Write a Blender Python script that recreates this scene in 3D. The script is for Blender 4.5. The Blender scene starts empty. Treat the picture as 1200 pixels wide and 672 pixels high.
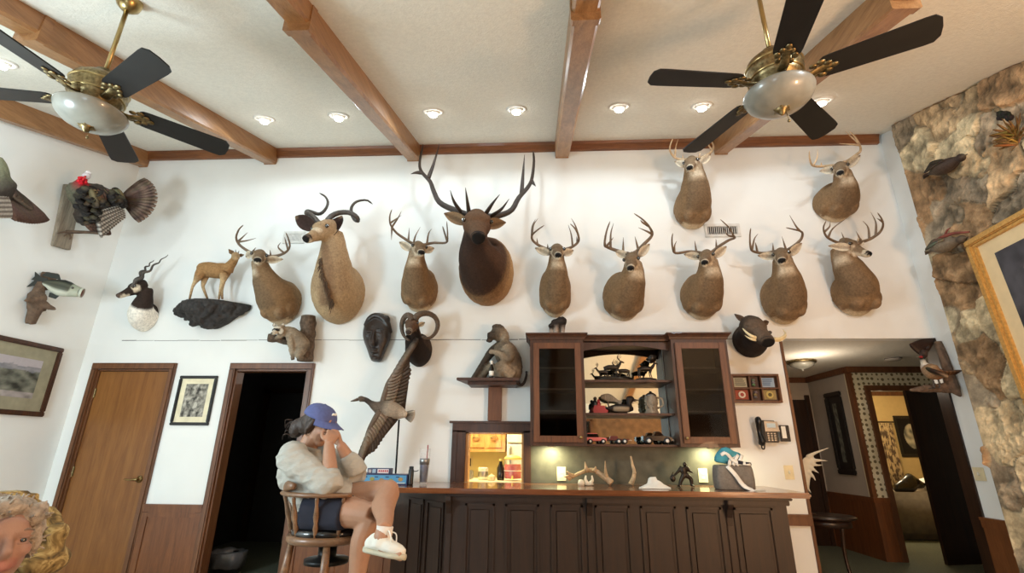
import bpy, bmesh, math, random
import numpy as np
from mathutils import Vector, Matrix, noise
from mathutils.kdtree import KDTree

random.seed(7)
SC = bpy.context.scene
COL = SC.collection
V = Vector
PI = math.pi

# ---------------------------------------------------------------- camera
CAM_H, DW = 1.24, 5.0                 # eye height, distance of the back wall
FPX = 568.8                           # focal length for a 1200 px wide frame
YAW, PITCH, ROLL = (math.radians(a) for a in (-3.146, 18.702, 0.549))
FW = V((math.sin(YAW)*math.cos(PITCH), math.cos(YAW)*math.cos(PITCH), math.sin(PITCH)))
_r = FW.cross(V((0, 0, 1))).normalized(); _u = _r.cross(FW)
RT = _r*math.cos(ROLL) + _u*math.sin(ROLL)
UP = -_r*math.sin(ROLL) + _u*math.cos(ROLL)
EYE = V((0, 0, CAM_H))
cd = bpy.data.cameras.new('camera'); cam = bpy.data.objects.new('camera', cd); COL.objects.link(cam)
cd.sensor_width = 36; cd.lens = FPX/1200*36; cd.clip_start = 0.05; cd.clip_end = 60
cam.matrix_world = Matrix(((RT.x, UP.x, -FW.x, 0), (RT.y, UP.y, -FW.y, 0), (RT.z, UP.z, -FW.z, CAM_H), (0, 0, 0, 1)))
SC.camera = cam

# ---------------------------------------------------------------- world, exposure, lights
SC.view_settings.view_transform = 'Standard'
SC.view_settings.look = 'None'
SC.view_settings.gamma = 1
SC.view_settings.use_curve_mapping = False
SC.view_settings.exposure = 0.0
wd = bpy.data.worlds.new('world'); SC.world = wd; wd.use_nodes = True
wd.node_tree.nodes['Background'].inputs[0].default_value = (1.0, 0.92, 0.82, 1)
wd.node_tree.nodes['Background'].inputs[1].default_value = 0.08

CAN_POWER = 14.0
CAN_COLOR = (0.80, 0.93, 1.0)

def lamp(kind, loc, power, color, size=0.1, target=None, spot=None, blend=0.5, name='lamp'):
    ld = bpy.data.lights.new(name, kind); ld.energy = power; ld.color = color
    if kind == 'AREA': ld.size = size
    else: ld.shadow_soft_size = size
    if spot: ld.spot_size = math.radians(spot); ld.spot_blend = blend
    o = bpy.data.objects.new(name, ld); COL.objects.link(o); o.location = loc
    if target is not None:
        o.rotation_euler = (V(target)-V(loc)).to_track_quat('-Z', 'Y').to_euler()
    return o

# added unseen fill lights behind and beside the viewer, plus a warm side lamp
NEUTRAL = (0.72, 0.90, 1.0)
lamp('POINT', (-3.6, 1.0, 1.7), 290, NEUTRAL, .40, name='fill_light')  # added fill for the ceiling and left wall
lamp('POINT', (-1.2, -1.6, 1.5), 72, NEUTRAL, .40, name='fill_light')  # added fill from behind the viewer
lamp('SPOT', (2.4, .9, 3.3), 115, NEUTRAL, .14, (2.0, 4.2, 1.6), 150, .5, 'rear_fill_spot')  # added fill aimed at the bar end, no fixture here
lamp('POINT', (2.95, .3, 1.2), 260, (1.0, 0.58, 0.30), 0.22, name='table_lamp_light')
# kitchen behind the pass-through, hall, bedroom, under-cabinet pucks
lamp('POINT', (-0.62, 5.75, 2.2), 80, (1.0, 0.86, 0.58), 0.15, name='kitchen_light')
lamp('POINT', (3.3, 6.0, 2.1), 11, (1.0, 0.84, 0.66), 0.12, name='hall_light')
lamp('POINT', (5.9, 8.9, 2.1), 70, (1.0, 0.82, 0.55), 0.15, name='bedroom_light')
lamp('POINT', (-2.2, 6.6, 2.2), 2.5, (1.0, 0.9, 0.8), 0.12, name='study_fill_light')  # faint added fill so the trim in the dark room shows

# ---------------------------------------------------------------- pixel -> place
def ray(px, py):
    return FW + RT*((px-600)/FPX) + UP*((336-py)/FPX)
def YY(px, py, y):
    d = ray(px, py); return EYE + d*(y/d.y)
def W(px, py, d=0.0):
    return YY(px, py, DW-d)
XL, XR = -4.93, 3.98
def XX(px, py, x):
    d = ray(px, py); return EYE + d*(x/d.x)
def ZZ(px, py, z):
    d = ray(px, py); return EYE + d*((z-CAM_H)/d.z)
CZ0, CS = 4.75, 0.3125                # ceiling: height at the back wall, slope
def ceil_z(y): return CZ0 - CS*(DW-y)
def CC(px, py):
    d = ray(px, py); t = (CZ0-CS*DW-CAM_H)/(d.z-CS*d.y); return EYE + d*t

# ---------------------------------------------------------------- materials
def lin(c):
    if isinstance(c, str): c = tuple(int(c[i:i+2], 16) for i in (0, 2, 4))
    return tuple(((x/255)/12.92 if x/255 <= .04045 else ((x/255+.055)/1.055)**2.4) for x in c)
MATS = {}
def new_mat(name):
    m = bpy.data.materials.new(name); m.use_nodes = True
    nt = m.node_tree; b = nt.nodes['Principled BSDF']
    MATS[name] = m
    return m, nt, b
def N(nt, t, **kw):
    n = nt.nodes.new(t)
    for k, v in kw.items():
        if k in ('inputs',):
            for kk, vv in v.items(): n.inputs[kk].default_value = vv
        else: setattr(n, k, v)
    return n
def coords(nt, scale=(1, 1, 1), rot=(0, 0, 0)):
    g = N(nt, 'ShaderNodeNewGeometry')
    mp = N(nt, 'ShaderNodeMapping'); mp.inputs['Scale'].default_value = scale; mp.inputs['Rotation'].default_value = rot
    nt.links.new(g.outputs['Position'], mp.inputs['Vector']); return mp.outputs[0]
def plain(name, c, rough=.6, metal=0., var=.12, scale=12., bump=0., bscale=60., spec=.5, stretch=(1, 1, 1), coat=0.):
    m, nt, b = new_mat(name); c = lin(c)
    co = coords(nt, stretch)
    nz = N(nt, 'ShaderNodeTexNoise', inputs={'Scale': scale, 'Detail': 5.0}); nt.links.new(co, nz.inputs['Vector'])
    cr = N(nt, 'ShaderNodeValToRGB')
    cr.color_ramp.elements[0].position = .3; cr.color_ramp.elements[1].position = .7
    cr.color_ramp.elements[0].color = (*[x*(1-var) for x in c], 1); cr.color_ramp.elements[1].color = (*[min(1, x*(1+var)) for x in c], 1)
    nt.links.new(nz.outputs[0], cr.inputs[0]); nt.links.new(cr.outputs[0], b.inputs['Base Color'])
    b.inputs['Roughness'].default_value = rough; b.inputs['Metallic'].default_value = metal
    b.inputs['Specular IOR Level'].default_value = spec; b.inputs['Coat Weight'].default_value = coat
    if bump:
        n2 = N(nt, 'ShaderNodeTexNoise', inputs={'Scale': bscale, 'Detail': 4.0}); nt.links.new(co, n2.inputs['Vector'])
        bp = N(nt, 'ShaderNodeBump', inputs={'Strength': bump, 'Distance': .01}); nt.links.new(n2.outputs[0], bp.inputs['Height'])
        nt.links.new(bp.outputs[0], b.inputs['Normal'])
    return m
def wood(name, c1, c2, axis='X', rough=.4, scale=9., coat=.15):
    m, nt, b = new_mat(name)
    st = {'X': (.6, 7, 7), 'Y': (7, .6, 7), 'Z': (7, 7, .6)}[axis]
    co = coords(nt, st)
    nz = N(nt, 'ShaderNodeTexNoise', inputs={'Scale': scale*.35, 'Detail': 8.0, 'Roughness': .65, 'Distortion': .6}); nt.links.new(co, nz.inputs['Vector'])
    nz2 = N(nt, 'ShaderNodeTexNoise', inputs={'Scale': scale*2.2, 'Detail': 3.0}); nt.links.new(co, nz2.inputs['Vector'])
    mx = N(nt, 'ShaderNodeMath', operation='MULTIPLY_ADD', inputs={1: .35, 2: -.17}); nt.links.new(nz2.outputs[0], mx.inputs[0])
    ad = N(nt, 'ShaderNodeMath', operation='ADD'); nt.links.new(nz.outputs[0], ad.inputs[0]); nt.links.new(mx.outputs[0], ad.inputs[1])
    cr = N(nt, 'ShaderNodeValToRGB'); cr.color_ramp.elements[0].position = .32; cr.color_ramp.elements[1].position = .68
    cr.color_ramp.elements[0].color = (*lin(c1), 1); cr.color_ramp.elements[1].color = (*lin(c2), 1)
    nt.links.new(ad.outputs[0], cr.inputs[0]); nt.links.new(cr.outputs[0], b.inputs['Base Color'])
    b.inputs['Roughness'].default_value = rough; b.inputs['Coat Weight'].default_value = coat
    bp = N(nt, 'ShaderNodeBump', inputs={'Strength': .12, 'Distance': .004}); nt.links.new(ad.outputs[0], bp.inputs['Height']); nt.links.new(bp.outputs[0], b.inputs['Normal'])
    return m
def vcol(name, rough=.85, var=.25, scale=45., bump=.35, bscale=160., spec=.25, metal=0.):
    """colours the mesh carries itself (fur markings, feathers, prints) broken up by noise"""
    m, nt, b = new_mat(name)
    at = N(nt, 'ShaderNodeAttribute', attribute_name='Col')
    co = coords(nt)
    nz = N(nt, 'ShaderNodeTexNoise', inputs={'Scale': scale, 'Detail': 6.0, 'Roughness': .7}); nt.links.new(co, nz.inputs['Vector'])
    mr = N(nt, 'ShaderNodeMapRange', inputs={'From Min': .3, 'From Max': .7, 'To Min': 1-var, 'To Max': 1+var}); nt.links.new(nz.outputs[0], mr.inputs[0])
    mx = N(nt, 'ShaderNodeVectorMath', operation='SCALE'); nt.links.new(at.outputs['Color'], mx.inputs[0]); nt.links.new(mr.outputs[0], mx.inputs['Scale'])
    nt.links.new(mx.outputs[0], b.inputs['Base Color'])
    b.inputs['Roughness'].default_value = rough; b.inputs['Specular IOR Level'].default_value = spec; b.inputs['Metallic'].default_value = metal
    if bump:
        n2 = N(nt, 'ShaderNodeTexNoise', inputs={'Scale': bscale, 'Detail': 4.0}); nt.links.new(co, n2.inputs['Vector'])
        bp = N(nt, 'ShaderNodeBump', inputs={'Strength': bump, 'Distance': .008}); nt.links.new(n2.outputs[0], bp.inputs['Height'])
        nt.links.new(bp.outputs[0], b.inputs['Normal'])
    return m
def glow(name, c, s):
    m, nt, b = new_mat(name)
    b.inputs['Base Color'].default_value = (*lin(c), 1)
    b.inputs['Emission Color'].default_value = (*lin(c), 1); b.inputs['Emission Strength'].default_value = s
    return m
def glass(name, c=(235, 240, 238), rough=.02, alpha=None):
    m, nt, b = new_mat(name)
    b.inputs['Base Color'].default_value = (*lin(c), 1); b.inputs['Roughness'].default_value = rough
    b.inputs['Transmission Weight'].default_value = 1.0; b.inputs['IOR'].default_value = 1.45
    return m

plain('wall_white', (232, 233, 230), .75, var=.025, scale=2.2, bump=.05, bscale=40)
plain('ceiling_plaster', (224, 220, 208), .85, var=.05, scale=30, bump=.35, bscale=70)
plain('carpet', (178, 170, 154), .95, var=.25, scale=60, bump=.5, bscale=200)
plain('crack', (70, 68, 64), .9)
wood('beam_wood', (126, 86, 50), (166, 122, 80), 'Y', .34)
wood('trim_wood', (92, 52, 26), (134, 82, 44), 'X', .38)
wood('door_wood', (114, 68, 28), (140, 92, 44), 'Z', .35, 5.)
wood('casing_wood', (84, 50, 28), (116, 74, 44), 'Z', .4)
wood('panel_wood', (92, 52, 26), (122, 74, 40), 'Z', .4)
wood('bar_wood', (30, 16, 7), (47, 26, 12), 'Z', .5, coat=.03)
wood('bartop_wood', (88, 50, 28), (134, 82, 48), 'X', .22, coat=.5)
wood('hutch_wood', (50, 27, 15), (78, 44, 24), 'Z', .5, coat=.03)
wood('hutch_wood_light', (80, 46, 25), (112, 68, 38), 'Z', .48, coat=.04)
wood('oak', (178, 124, 66), (210, 160, 98), 'Z', .45)
wood('dark_wood', (30, 18, 12), (52, 32, 20), 'Z', .3)
wood('stool_wood', (92, 64, 42), (136, 100, 70), 'X', .4)
wood('weathered_wood', (104, 92, 78), (160, 148, 130), 'Z', .85, coat=0)
plain('bark', (92, 76, 62), .9, var=.45, scale=35, bump=.9, bscale=50)
plain('driftwood', (98, 78, 62), .9, var=.4, scale=25, bump=.7, bscale=60)
plain('black_blade', (15, 13, 13), .42, var=.2, scale=20)
plain('brass', (168, 146, 100), .28, 1., var=.15)
plain('antique_brass', (128, 112, 80), .4, 1., var=.5, scale=60)
plain('steel', (150, 150, 150), .3, 1.)
plain('black_metal', (22, 22, 22), .4, .6)
plain('black_plastic', (20, 20, 22), .35)
plain('white_plastic', (225, 222, 210), .4)
plain('ivory_plastic', (222, 208, 170), .4)
plain('vent_white', (214, 212, 206), .5)
plain('vent_dark', (36, 36, 36), .8)
plain('bowl_glass', (132, 130, 120), .3, var=.16, scale=14, coat=.4)
plain('can_trim', (226, 222, 214), .4)
glow('can_bulb', (255, 250, 240), 22.)
plain('eye', (12, 8, 6), .06, spec=1.0, coat=1.)
plain('antler', (108, 88, 68), .5, var=.3, scale=30, bump=.3, bscale=90)
plain('antler_pale', (186, 158, 124), .5, var=.25, scale=30, bump=.3, bscale=90)
plain('antler_elk', (50, 37, 28), .5, var=.3, scale=18, bump=.3, bscale=90)
plain('antler_tip', (196, 172, 140), .45, var=.15)
plain('horn_dark', (64, 56, 50), .4, var=.35, scale=26, bump=.3)
plain('horn_ram', (86, 70, 56), .6, var=.3, scale=60, bump=.8, bscale=90)
plain('ivory', (226, 208, 164), .35, var=.1)
plain('bone_white', (228, 220, 200), .5, var=.1)
vcol('fur', var=.32); plain('fringe_hair', (92, 72, 54), .8, var=.3, scale=60); vcol('feather', .7, .3, 60., .3, 200.)
vcol('skin', .5, .06, 30., .12, 300., .4)
vcol('paint', .5, .05, 20., 0.)
vcol('stone', .85, .38, 14., .8, 45., .2)
plain('rock_black', (44, 40, 38), .75, var=.5, scale=30, bump=.9, bscale=40)
plain('mask_wood', (44, 34, 29), .38, var=.35, scale=26, bump=.4)
plain('bronze', (46, 38, 30), .35, .5, var=.4, scale=60)
plain('gilt', (196, 152, 84), .4, .35, var=.2, scale=50, bump=.3)
plain('linen_mat', (214, 192, 150), .8, var=.05)
plain('black_frame', (22, 20, 19), .4)
plain('cream', (226, 216, 184), .7)
plain('mat_olive', (150, 144, 120), .8)
plain('mirror', (215, 222, 215), .03, 1., var=0.)
plain('backsplash', (84, 82, 70), .6, var=.25, scale=10)
plain('glass_dark', (10, 10, 11), .08, var=.1, spec=.6)
m, nt, b = new_mat('clear_glass'); b.inputs['Base Color'].default_value = (.5, .5, .5, 1); b.inputs['Roughness'].default_value = .05; b.inputs['Metallic'].default_value = 1.
_tr = N(nt, 'ShaderNodeBsdfTransparent'); _tr.inputs[0].default_value = (.5, .5, .5, 1); _mx = N(nt, 'ShaderNodeMixShader', inputs={0: .035})
nt.links.new(_tr.outputs[0], _mx.inputs[1]); nt.links.new(b.outputs[0], _mx.inputs[2]); nt.links.new(_mx.outputs[0], nt.nodes['Material Output'].inputs['Surface'])
m, nt, b = new_mat('clear_plastic'); b.inputs['Base Color'].default_value = (.8, .82, .84, 1); b.inputs['Roughness'].default_value = .3; b.inputs['Alpha'].default_value = .12
plain('sweatshirt', (172, 169, 160), .95, var=.08, scale=20, bump=1.0, bscale=17, stretch=(1, 1, 1.6))
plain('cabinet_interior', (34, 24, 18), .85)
plain('navy_cloth', (26, 28, 42), .9, var=.2)
plain('cap_cloth', (84, 92, 138), .9, var=.12, scale=40, bump=.2)
plain('hair_dark', (52, 38, 30), .6, var=.4, scale=60, stretch=(1, 1, .2))
plain('hair_grey', (158, 146, 132), .7, var=.4, scale=60, bump=.6, bscale=110)
plain('sock', (214, 208, 200), .9)
plain('shoe_white', (222, 218, 206), .7, var=.06)
plain('shoe_sole', (188, 182, 160), .7, var=.06)
plain('black_leather', (16, 15, 15), .22, coat=.4)
plain('red_drink', (214, 40, 36), .25, var=.05)
plain('yellow_lid', (236, 214, 120), .5)
plain('white_cloth', (230, 228, 220), .9, bump=.2)
plain('grey_felt', (120, 114, 106), .95, var=.15, scale=50, bump=.4)
plain('teal_cloth', (70, 150, 168), .9, var=.15)
plain('blue_box', (70, 132, 176), .5, var=.2, scale=18)
plain('navy_plastic', (34, 40, 84), .4)
plain('red_plastic', (150, 40, 44), .4)
plain('hall_wall', (176, 166, 154), .8, var=.03)
plain('bedroom_wall', (206, 176, 116), .8, var=.04)
plain('bed_cover', (120, 108, 90), .9, var=.15)
plain('bag_plastic', (84, 86, 90), .35, var=.3, scale=14, bump=.5, bscale=18)
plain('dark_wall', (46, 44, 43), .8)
plain('kitchen_wall', (226, 212, 158), .8, var=.03)
plain('appliance_white', (222, 220, 214), .35)
plain('blue_shirt', (52, 76, 110), .9, var=.2)
plain('brick', (120, 92, 66), .9, var=.35, scale=8, bump=.6, bscale=30)

# ---------------------------------------------------------------- mesh helper
def c_(c): return lin(c)
class M:
    def __init__(s): s.v = []; s.f = []; s.c = []
    def add(s, vs, fs, col=(.5, .5, .5)):
        o = len(s.v); s.v += [V(p) for p in vs]
        s.c += ([col]*len(vs) if not isinstance(col, list) else col)
        s.f += [tuple(i+o for i in f) for f in fs]; return s
    def join(s, m): return s.add(m.v, m.f, list(m.c))
    def box(s, c, size, rot=None, col=(.5, .5, .5), taper=None):
        hx, hy, hz = (x/2 for x in size); c = V(c); tx, ty = taper or (1, 1)
        p = [V((x*hx*(tx if z > 0 else 1), y*hy*(ty if z > 0 else 1), z*hz)) for x in (-1, 1) for y in (-1, 1) for z in (-1, 1)]
        if rot: p = [rot @ q for q in p]
        return s.add([c+q for q in p], [(0, 1, 3, 2), (4, 6, 7, 5), (0, 4, 5, 1), (2, 3, 7, 6), (0, 2, 6, 4), (1, 5, 7, 3)], col)
    def bb(s, a, b, col=(.5, .5, .5)):
        a = V(a); b = V(b); return s.box((a+b)/2, [abs(x) for x in (b-a)], col=col)
    def loft(s, rings, cols=None, caps=True, col=(.5, .5, .5)):
        n = len(rings[0]); o = len(s.v)
        for i, r in enumerate(rings):
            for j, p in enumerate(r):
                s.v.append(V(p)); s.c.append(cols(i, j) if callable(cols) else (cols[i] if cols else col))
        for i in range(len(rings)-1):
            for j in range(n):
                k = (j+1) % n
                s.f.append((o+i*n+j, o+i*n+k, o+(i+1)*n+k, o+(i+1)*n+j))
        if caps:
            s.f.append(tuple(o+j for j in reversed(range(n)))); e = o+(len(rings)-1)*n; s.f.append(tuple(e+j for j in range(n)))
        return s
    def sweep(s, path, rad, up=(0, 0, 1), seg=12, col=(.5, .5, .5), cols=None, caps=True, power=1.):
        """rad[i] = r | (w,h) | (w,hu,hd); up = vector or list"""
        path = [V(p) for p in path]; n = len(path); rings = []; pu = None
        for i, p in enumerate(path):
            t = (path[min(i+1, n-1)]-path[max(i-1, 0)])
            t = t.normalized() if t.length > 1e-9 else V((0, 0, 1))
            u = V(up[i]) if isinstance(up, list) else V(up)
            u = u - t*u.dot(t)
            if u.length < .15 and pu is not None: u = pu - t*pu.dot(t)
            if u.length < 1e-4: u = t.orthogonal()
            u.normalize(); pu = u; sd = t.cross(u)
            r = rad[i]
            w, hu, hd = (r, r, r) if not isinstance(r, (tuple, list)) else ((r[0], r[1], r[1]) if len(r) == 2 else r)
            rg = []
            for j in range(seg):
                a = 2*PI*j/seg; ca, sa = math.cos(a), math.sin(a)
                if power != 1.:
                    ca = math.copysign(abs(ca)**power, ca); sa = math.copysign(abs(sa)**power, sa)
                rg.append(p + sd*(w*ca) + u*((hu if sa > 0 else hd)*sa))
            rings.append(rg)
        return s.loft(rings, cols, caps, col)
    def tube(s, pts, r0, r1=None, n=None, seg=8, col=(.5, .5, .5)):
        r1 = r0 if r1 is None else r1
        p = smooth(pts, n or max(2, (len(pts)-1)*5)) if len(pts) > 2 else [V(q) for q in pts]
        L = len(p)-1
        return s.sweep(p, [r0+(r1-r0)*i/L for i in range(L+1)], (.13, .21, .97), seg, col)
    def ell(s, c, r, axes=None, seg=14, rings=9, col=(.5, .5, .5), cols=None):
        c = V(c); r = (r, r, r) if not isinstance(r, (tuple, list)) else r
        ax = axes or (V((1, 0, 0)), V((0, 1, 0)), V((0, 0, 1)))
        rg = []
        for i in range(rings+1):
            th = PI*(i/rings); z = -math.cos(th); q = max(math.sin(th), .02)
            rg.append([c + ax[0]*(r[0]*q*math.cos(2*PI*j/seg)) + ax[1]*(r[1]*q*math.sin(2*PI*j/seg)) + ax[2]*(r[2]*z) for j in range(seg)])
        return s.loft(rg, cols, True, col)
    def lathe(s, c, prof, axis=(0, 0, 1), seg=24, col=(.5, .5, .5), cols=None):
        c = V(c); a = V(axis).normalized(); x = a.orthogonal().normalized(); y = a.cross(x)
        return s.loft([[c + a*z + (x*math.cos(2*PI*j/seg)+y*math.sin(2*PI*j/seg))*max(r, .0004) for j in range(seg)] for r, z in prof], cols, True, col)
    def prism(s, poly, off, col=(.5, .5, .5)):
        """polygon of 3-D points pushed along off"""
        n = len(poly); off = V(off); p = [V(q) for q in poly]
        return s.add(p+[q+off for q in p], [tuple(reversed(range(n))), tuple(range(n, 2*n))]+[(i, (i+1) % n, n+(i+1) % n, n+i) for i in range(n)], col)
def smooth(pts, n):
    pts = [V(p) for p in pts]
    if len(pts) == 2: return [pts[0].lerp(pts[1], i/n) for i in range(n+1)]
    q = [pts[0]*2-pts[1]]+pts+[pts[-1]*2-pts[-2]]; out = []
    m = len(pts)-1
    for i in range(n+1):
        t = i/n*m; k = min(int(t), m-1); t -= k
        a, b, c, d = q[k:k+4]
        out.append(.5*((2*b)+(c-a)*t+(2*a-5*b+4*c-d)*t*t+(3*b-a-3*c+d)*t**3))
    return out
def lerpl(vals, t):
    x = t*(len(vals)-1); k = min(int(x), len(vals)-2); x -= k
    a, b = vals[k], vals[k+1]
    return tuple(p+(q-p)*x for p, q in zip(a, b)) if isinstance(a, tuple) else a+(b-a)*x

def build(name, m, mat, parent=None, smooth_=False, bevel=0., kind=None, origin=None):
    """link m as ONE mesh object; its vertices are world coordinates"""
    me = bpy.data.meshes.new(name)
    o0 = V((0, 0, 0))
    if parent is not None: o0 = world_origin(parent)
    elif origin is not None: o0 = V(origin)
    elif m.v:
        xs = [p.x for p in m.v]; ys = [p.y for p in m.v]; zs = [p.z for p in m.v]
        o0 = V(((min(xs)+max(xs))/2, (min(ys)+max(ys))/2, min(zs)))
    me.from_pydata([p-o0 for p in m.v], [], m.f)
    at = me.color_attributes.new('Col', 'FLOAT_COLOR', 'POINT')
    at.data.foreach_set('color', [x for c in m.c for x in (*c[:3], 1.)])
    bm = bmesh.new(); bm.from_mesh(me)
    bmesh.ops.recalc_face_normals(bm, faces=bm.faces)
    if bevel:
        bmesh.ops.bevel(bm, geom=[e for e in bm.edges if e.calc_face_angle(0) > .5], offset=bevel, segments=2, affect='EDGES', clamp_overlap=True)
    bm.to_mesh(me); bm.free()
    if smooth_: me.polygons.foreach_set('use_smooth', [True]*len(me.polygons))
    me.materials.append(MATS[mat] if isinstance(mat, str) else mat)
    o = bpy.data.objects.new(name, me); COL.objects.link(o)
    if parent is not None: o.parent = parent
    else: o.location = o0
    if kind: o['kind'] = kind
    return o
def world_origin(o):
    p = V(o.location)
    while o.parent: o = o.parent; p += V(o.location)
    return p
def remesh(m, voxel, it=4):
    """one continuous skin around the shapes of m, keeping their colours"""
    me = bpy.data.meshes.new('tmp'); me.from_pydata(m.v, [], m.f)
    bm = bmesh.new(); bm.from_mesh(me); bmesh.ops.recalc_face_normals(bm, faces=bm.faces); bm.to_mesh(me); bm.free()
    o = bpy.data.objects.new('tmp', me); COL.objects.link(o)
    md = o.modifiers.new('r', 'REMESH'); md.mode = 'VOXEL'; md.voxel_size = voxel
    if it:
        sm = o.modifiers.new('s', 'SMOOTH'); sm.iterations = it; sm.factor = .5
    dg = bpy.context.evaluated_depsgraph_get(); e = o.evaluated_get(dg).to_mesh()
    vs = [V(p.co) for p in e.vertices]; fs = [tuple(p.vertices) for p in e.polygons]
    kd = KDTree(len(m.v))
    for i, p in enumerate(m.v): kd.insert(p, i)
    kd.balance()
    cs = []
    for p in vs:
        near = kd.find_n(p, 3); w = [1/(x[2]+1e-4) for x in near]; s = sum(w)
        cs.append(tuple(sum(m.c[x[1]][k]*ww for x, ww in zip(near, w))/s for k in range(3)))
    o.evaluated_get(dg).to_mesh_clear(); bpy.data.objects.remove(o); bpy.data.meshes.remove(me)
    r = M(); r.add(vs, fs, cs); return r
def wobble(m, amp, scale):
    for i, p in enumerate(m.v):
        q = p*scale; m.v[i] = p + V((noise.noise(q), noise.noise(q+V((9, 3, 1))), noise.noise(q+V((4, 7, 5)))))*amp
    return m
def thing(name, label, cat, loc, group=None):
    o = bpy.data.objects.new(name, None); COL.objects.link(o); o.location = V(loc); o.empty_display_size = .05
    return tag(o, label, cat, group)
def tag(o, label, cat, group=None):
    o['label'] = label; o['category'] = cat
    if group: o['group'] = group
    return o
def copy_tree(o, parent=None):
    c = o.copy(); COL.objects.link(c)
    if parent is not None: c.parent = parent
    for ch in [x for x in COL.objects if x.parent == o]: copy_tree(ch, c)
    return c
def struct(name, m, mat, bevel=0., smooth_=False):
    return build(name, m, mat, None, smooth_, bevel, 'structure')
def lerp(a, b, t): return a+(b-a)*t
def mixc(a, b, t): return tuple(x+(y-x)*t for x, y in zip(a, b))
# ================================================================ THE SETTING
Y0 = -2.6
struct('floor', M().bb((-5.2, Y0-.2, -.1), (8.2, 5.12, 0)), 'carpet')
plain('hall_carpet', (88, 92, 74), .95, var=.25, scale=60, bump=.5, bscale=200)
struct('floor_hall', M().bb((-5.2, 5.12, -.1), (8.2, 11.2, 0)), 'hall_carpet')
# back wall, in pieces round its openings
D1 = (-4.72, -3.915); D2 = (-3.19, -2.41); PT = (-.715, -.145); HO = (2.46, 3.98)
m = M(); y0, y1, TOP = DW, DW+.12, 4.95
for x0, x1, z0, z1 in ((-5.05, D1[0], 0, TOP), (*D1, 2.03, TOP), (D1[1], D2[0], 0, TOP), (*D2, 2.03, TOP), (D2[1], PT[0], 0, TOP),
                       (*PT, 0, .9), (*PT, 1.41, TOP), (PT[1], HO[0], 0, TOP), (*HO, 2.35, TOP), (HO[1], 4.1, 2.35, TOP)):
    m.bb((x0, y0, z0), (x1, y1, z1))
struct('wall_back', m, 'wall_white')
m = M(); m.prism([(XL-.12, Y0, 0), (XL-.12, 5.12, 0), (XL-.12, 5.12, ceil_z(5.12)+.1), (XL-.12, Y0, ceil_z(Y0)+.1)], (.12, 0, 0))
struct('wall_left', m, 'wall_white')
m = M(); m.prism([(XR, Y0, 0), (XR, 5.0, 0), (XR, 5.0, ceil_z(5.0)+.1), (XR, Y0, ceil_z(Y0)+.1)], (.12, 0, 0))
struct('wall_right', m, 'wall_white')
struct('wall_front', M().bb((-5.05, Y0-.12, 0), (4.1, Y0, 2.08)), 'brick')
struct('wall_front_upper', M().bb((-5.05, Y0-.12, 2.08), (4.1, Y0, 2.5)), 'wall_white')
m = M(); m.prism([(-5.05, Y0-.2, ceil_z(Y0-.2)), (-5.05, 5.12, ceil_z(5.12)), (-5.05, 5.12, ceil_z(5.12)+.12), (-5.05, Y0-.2, ceil_z(Y0-.2)+.12)], (9.15, 0, 0))
struct('ceiling', m, 'ceiling_plaster')
# window of the wall behind the viewer, seen in the mirror of the shelves
m = M()
for x in (-1.3, -.43, .44): m.bb((x, Y0, .9), (x+.83, Y0+.03, 1.95))
struct('window_1', m, 'glass_dark')
m = M()
for x in (-1.36, -.46, .41, 1.28): m.bb((x, Y0, .84), (x+.05, Y0+.06, 2.0))
m.bb((-1.36, Y0, .84), (1.33, Y0+.06, .9)); m.bb((-1.36, Y0, 1.95), (1.33, Y0+.06, 2.0))
struct('trim_1', m, 'casing_wood')

# crown strip along the back wall, seam between wall boards
m = M()
m.sweep([(XL, 4.985, 4.69), (3.94, 4.985, 4.69)], [(.03, .062)]*2, seg=8)
struct('trim_2', M().prism([(XL, 5, 4.63), (XL, 4.962, 4.63), (XL, 4.955, 4.66), (XL, 4.945, 4.70), (XL, 4.925, 4.735), (XL, 5, 4.758)], (3.94-XL, 0, 0)), 'trim_wood')
m = M(); x = -4.55; random.seed(3)
while x < 2.44:
    x2 = min(2.44, x+random.uniform(.12, .3)); zz = 2.343+random.uniform(-.004, .004)
    m.bb((x, 4.998, zz), (x2-random.choice((0, 0, .01)), 5.001, zz+random.uniform(.003, .007))); x = x2
struct('trim_3', m, 'crack')

# ceiling beams: deep stretch at the wall, a collar, a shallower stretch towards the viewer
def beam(xc, w, x_lo=None):
    a, b = (xc-w/2, xc+w/2)
    m = M()
    def seg(ya, yb, dep, e=0., ch=.018):
        a2, b2 = a-e, b+e
        prof = [(a2, .02), (a2, -dep+ch), (a2+ch, -dep), (b2-ch, -dep), (b2, -dep+ch), (b2, .02)]
        m.loft([[(x, yb, ceil_z(yb)+z) for x, z in prof], [(x, ya, ceil_z(ya)+z) for x, z in prof]])
    seg(2.32, 4.97, .205); seg(2.26, 2.32, .205, .008, .01); seg(Y0, 2.26, .145)
    # rounded foot on the wall
    prof = [(4.97, .02), (4.97, -.205), (4.985, -.208), (4.996, -.19), (5.0, -.15), (5.0, .02)]
    m.loft([[(x, y, ceil_z(4.97)+z) for y, z in prof] for x in (a+.006, b-.006)])
    return m
for i, (xc, w) in enumerate(((-3.255, .155), (-1.48, .155), (.305, .165), (2.155, .155))):
    struct('trim_%d' % (4+i), beam(xc, w), 'beam_wood')
struct('trim_8', beam(XL+.055, .11), 'beam_wood')

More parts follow.
